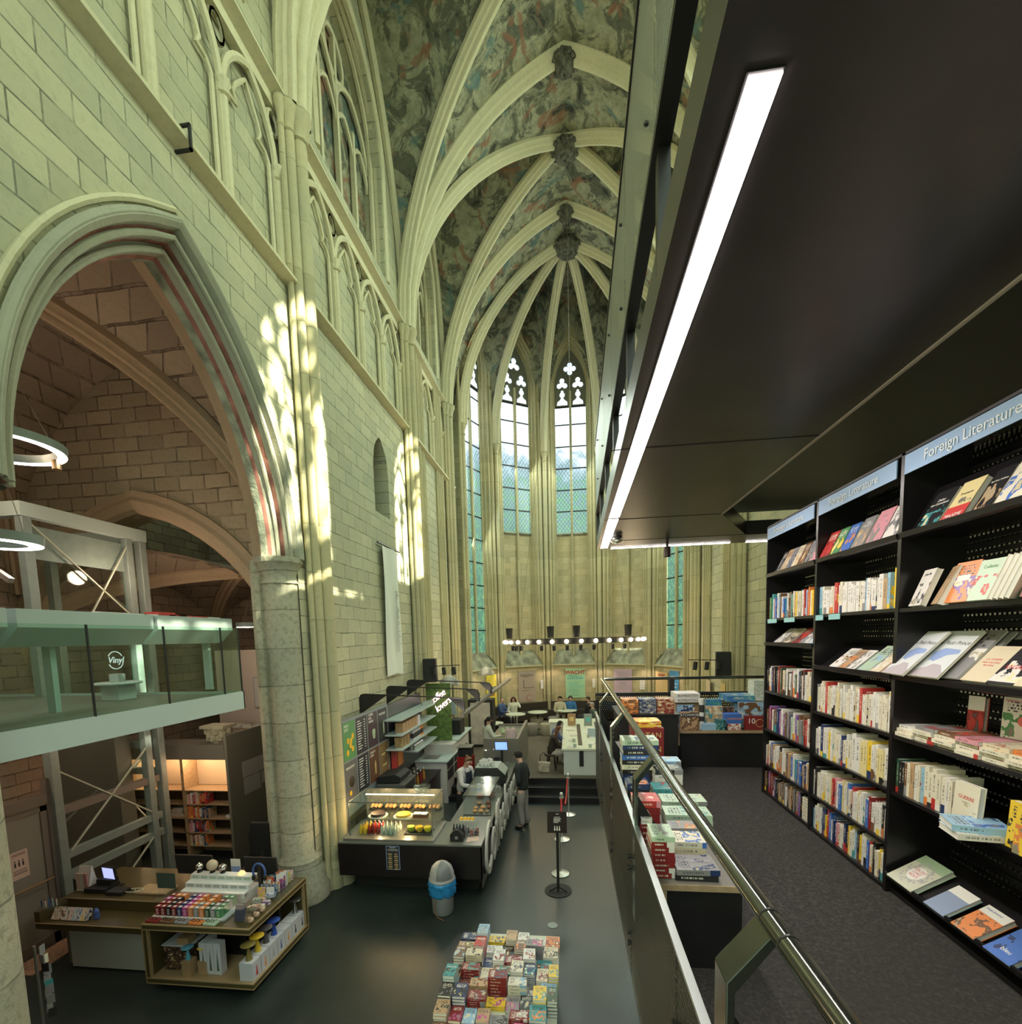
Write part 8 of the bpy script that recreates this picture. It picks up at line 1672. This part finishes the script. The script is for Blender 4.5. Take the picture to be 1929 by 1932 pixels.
t = thing('tote_bag', 'pale canvas bag hanging beside the seated woman with brown hair', 'bag', (-.78, 13.72, .463)); MB().prism([(-.16, .0), (.16, 0), (.19, .30), (-.17, .32)], lambda u, v, d: (u, d-.04, v), .12).build('body', M('canvas', (.45, .40, .33), .9, noise=.3, nscale=9), t, bevel=.03); MB().tube([(-.12, 0, .28), (-.1, 0, .5), (.0, 0, .58), (.1, 0, .5), (.12, 0, .28)], .012, 6).build('strap', 'leather', t)
# people along the apse bench
def sit_far(label, px, py, dy, rz, top, bottom, hair, style, sk='skin_light', **k2):
    b = ay(px, py, dy); person(label, (b.x, dy, .462+.02), rz, 'sit', top, bottom, (.03, .03, .03), hair, style, skin=sk, **k2)
sit_far('bald man in a blue jumper sitting on the left of the apse bench', 946, 1345, 20.6, R(-110), (.05, .09, .22), (.03, .03, .04), BLK, 'bald', arms=[((-.24, .12, 1.14), (-.05, .26, 1.12)), ((.24, .12, 1.14), (.05, .28, 1.14))])
sit_far('woman in a white blouse with dark bobbed hair, one hand raised to her head', 970, 1345, 20.9, R(180), (.62, .66, .56), (.55, .58, .50), (.06, .02, .02), 'bob', arms=[((-.30, .08, 1.28), (-.16, .02, 1.52)), ((.24, .08, 1.14), (.10, .24, 1.02))])
sit_far('person in a beige hooded coat sitting left of the one in bright blue', 1057, 1340, 21.0, R(185), (.46, .44, .33), (.30, .30, .26), BLK, 'short', look=(0, .6), arms=[((-.24, .10, 1.12), (-.06, .26, 1.04)), ((.24, .10, 1.12), (.06, .26, 1.04))])
sit_far('person in a bright blue jacket sitting under the green poster', 1077, 1340, 21.1, R(178), (.03, .14, .36), (.10, .03, .03), (.06, .05, .04), 'short', look=(0, .5), arms=[((-.24, .10, 1.12), (-.06, .26, 1.04)), ((.24, .10, 1.12), (.06, .26, 1.04))])
sit_far('bearded man in dark clothes sitting right of the green poster', 1113, 1340, 20.6, R(120), (.02, .02, .03), (.03, .03, .04), BLK, 'short')
sit_far('person with grey hair in a dark green hooded top by the far white table', 1121, 1356, 18.9, R(100), (.07, .10, .08), (.05, .05, .05), GRYH, 'short')
# ================================================================ light
random.seed(71); q = MB()   # plane tree outside the south windows, its leaves break up the sunbeams
for k in range(2600):
    c = Vector((WR+5+random.uniform(-1, 1.6), random.uniform(-2, 15), 15+random.uniform(-.2, 8.5))); r1 = Vector((random.uniform(-1, 1), random.uniform(-1, 1), random.uniform(-1, 1))).normalized(); r2 = r1.cross(Vector((.3, .8, .5))).normalized(); s_ = random.uniform(.10, .26)
    q.add([c+r1*s_, c+r2*s_*.7, c-r1*s_, c-r2*s_*.7], [(0,1,2,3)])
tag(q.build('tree_foliage', 'leafgreen'), 'green tree foliage outside the south windows', 'foliage', kind='stuff')
W = bpy.data.worlds.new('sky'); SC.world = W; W.use_nodes = True; bg = W.node_tree.nodes['Background']
bg.inputs[0].default_value = (.72, .95, .74, 1); bg.inputs[1].default_value = WORLD_S
def lamp(kind, name, loc, energy, col, rot=None, size=None, size_y=None, aim=None, spot=None, blend=.5):
    l = bpy.data.lights.new(name, kind); o = bpy.data.objects.new(name, l); COL.objects.link(o); o.location = loc; l.energy = energy; l.color = col
    if kind == 'AREA':
        l.shape = 'RECTANGLE'; l.size = size; l.size_y = size_y or size
    elif kind == 'SUN': l.angle = R(size)
    else: l.shadow_soft_size = size or .05
    if spot: l.spot_size = R(spot); l.spot_blend = blend
    if aim is not None: o.rotation_euler = (Vector(aim)-Vector(loc)).to_track_quat('-Z', 'Y').to_euler()
    return o
sun = lamp('SUN', 'sun', (20, 0, 20), SUN_S, (1, .97, .72), size=.6, aim=(20-9, 2.4, 20-7.4))
for (y0, y1) in BAYS:   # daylight of the south clerestory windows
    lamp('AREA', 'clerestory_daylight', (WR+.55, (y0+y1)/2, 15.2), CLER_S, (.79, 1, .79), size=3.0, size_y=3.8, aim=(0, (y0+y1)/2, 9))
lamp('AREA', 'west_fill_light', (0, -6, 12), WEST_S, (.82, 1, .84), size=7, size_y=9, aim=(-1.5, 14, 7))  # added fill from behind the camera, standing in for an unseen west window
for k in range(5):
    phi = R(STEP*(k-2)); p = fP(phi, 0, .2, 12.2 if GL[k] > 5 else 9); q = fP(phi, 0, -6, 7)
    lamp('AREA', 'apse_window_daylight', p, APSE_S*(1 if GL[k] > 5 else 1.4), (.86, 1, .86), size=1.2, size_y=5 if GL[k] > 5 else 9, aim=q)
WARM = (1, .74, .52)
for x, y, z, e in ((-7.2, 5.0, 6.9, 26), (-6.9, 4.2, 5.4, 9), (-7.0, 9.8, 4.7, 22), (-6.4, 5.0, 3.3, 9), (-6.2, 7.4, 3.0, 14), (-8.6, 4.6, 3.2, 14), (-7.2, 7.4, 5.6, 12)): lamp('POINT', 'aisle_lamp', (x, y, z), e*AISLE, WARM, size=.12)
for x in (-9.0, -8.3, -7.6, -7.0): lamp('POINT', 'shelf_led', (x, 8.78, 2.06), 6, (1, .62, .34), size=.03)
p = ax(330, 272, WL-.0); tag(MB().box(WL-.0, WL+.21, p.y-.015, p.y+.015, 10.03, 10.055).box(WL+.185, WL+.21, p.y-.015, p.y+.015, 10.03, 10.30).box(WL, WL+.21, p.y-.015, p.y+.015, 10.29, 10.315).build('iron_clamp', 'rubber'), 'small black iron clamp round the lower string course of the left wall', 'clamp')
for x, y, z in ((-3.6, 8.15, 1.5), (-3.1, 8.15, 1.5), (-2.65, 8.15, 1.5), (-3.4, 8.0, 1.22), (-2.9, 8.0, 1.22)): lamp('POINT', 'case_led', (x, y, z), 6, (1, .62, .30), size=.03)
for k in range(8):   # bulbs of the ring chandelier
    a = 2*PI*(k+.5)/8; lamp('POINT', 'chandelier_bulb', (lc.x+2.1*math.cos(a), lc.y+2.1*math.sin(a), lc.z-.35), 16, (1, .74, .44), size=.06)
for k in range(5):   # washers over the apse dado
    phi = R(STEP*(k-2))
    for u in (-.9, .9): lamp('SPOT', 'dado_washer', fP(phi, u, -.35, 2.96), 9, (1, .74, .58), size=.1, aim=fP(phi, u, -.02, .6), spot=110)
for y, e in ((1.2, 12), (3.4, 14), (5.4, 14), (7.2, 9)): lamp('AREA', 'strip_light_glow', (.56, y, 5.77), e*STRIP, (1, .91, .86), size=.1, size_y=1.8, aim=(.56, y, 0))
for x, y in ((-2.4, 9.2), (-2.3, 11.5), (-2.6, 14.5)): lamp('POINT', 'bar_lamp', (x, y, 2.8), 12, (1, .86, .72), size=.06)
for x, y in ((1.0, 3.0), (1.15, 1.7), (1.1, 4.4)): lamp('SPOT', 'shelf_spot', (x-.1, y, 5.7), 20*STRIP, (1, .88, .86), size=.05, aim=(2.1, y, 3.7), spot=95)
SC.view_settings.view_transform = 'Standard'; SC.view_settings.look = 'None'; SC.view_settings.gamma = 1; SC.view_settings.exposure = EXPO
try: SC.view_settings.use_curve_mapping = False
except Exception: pass
cy = SC.cycles; cy.use_denoising = True
try: cy.denoiser = 'OPENIMAGEDENOISE'
except Exception: pass
cy.max_bounces = 5; cy.diffuse_bounces = 3; cy.glossy_bounces = 3; cy.transparent_max_bounces = 14; cy.transmission_bounces = 3
cy.caustics_reflective = False; cy.caustics_refractive = False; cy.sample_clamp_indirect = 6; cy.use_adaptive_sampling = True; cy.adaptive_threshold = .03
fonts_to_mesh()
def merge_small_books(keep):
    bpy.context.view_layer.update(); eye = Vector((0, 0, EYE)); inv = CM.transposed(); par = {o.parent.name for o in COL.objects if o.parent}
    bk = []
    for o in COL.objects:
        if o.parent or o.get('category') != 'book' or o.data.materials[0].name != 'book_cover': continue
        c = o.matrix_world @ (sum((Vector(b) for b in o.bound_box), Vector())/8); v = c-eye; d = v.length; v.normalize(); q = inv @ (c-eye); D = o.dimensions; m = o.matrix_world.to_3x3()
        a = abs((m @ Vector((1, 0, 0))).dot(v))*D.y*D.z+abs((m @ Vector((0, 0, 1))).dot(v))*D.x*D.y*.35+abs((m @ Vector((0, 1, 0))).dot(v))*D.x*D.z
        px, py = PX+FPX*q.x/q.y, PY-FPX*q.z/q.y
        if not (-10 < px < 1940 and py < 1945): a = 0
        bk.append((a/d/d, o))
    bk.sort(key=lambda t: -t[0]); small = [o for s_, o in bk[keep:] if o.name not in par]
    V_, F_, MI, C1, C2, RN, GN = [], [], [], [], [], [], []
    random.seed(99)
    for o in small:
        n = len(V_); me = o.data; bb = [Vector(b) for b in o.bound_box]; lo = bb[0]; hi = bb[6]; rn = random.random()
        for v in me.vertices:
            V_.append(o.matrix_world @ v.co); GN.append([(v.co[i]-lo[i])/max(1e-5, hi[i]-lo[i]) for i in range(3)]); C1.append(tuple(o.color)); C2.append(tuple(o['accent'])); RN.append(rn)
        for p in me.polygons: F_.append([i+n for i in p.vertices]); MI.append(p.material_index)
    me = bpy.data.meshes.new('books'); me.from_pydata(V_, [], F_); me.materials.append(mt('book_cover_many')); me.materials.append(mt('paper')); me.polygons.foreach_set('material_index', MI)
    for nm, ty, da, fl in (('bcol', 'FLOAT_COLOR', C1, 'color'), ('bacc', 'FLOAT_COLOR', C2, 'color'), ('brnd', 'FLOAT', RN, 'value'), ('bgen', 'FLOAT_VECTOR', GN, 'vector')):
        a = me.attributes.new(nm, ty, 'POINT'); a.data.foreach_set(fl, [x for r_ in da for x in r_] if fl != 'value' else da)
    o = bpy.data.objects.new('books', me); COL.objects.link(o); tag(o, 'the many smaller books filling the shelves and table stacks', 'books', kind='stuff')
    for b in small: bpy.data.objects.remove(b)
merge_small_books(298)
for i, o in enumerate([o for o in COL.objects if o.name.startswith('book.') or o.name == 'book']): pass
recenter()
bpy.context.view_layer.update()
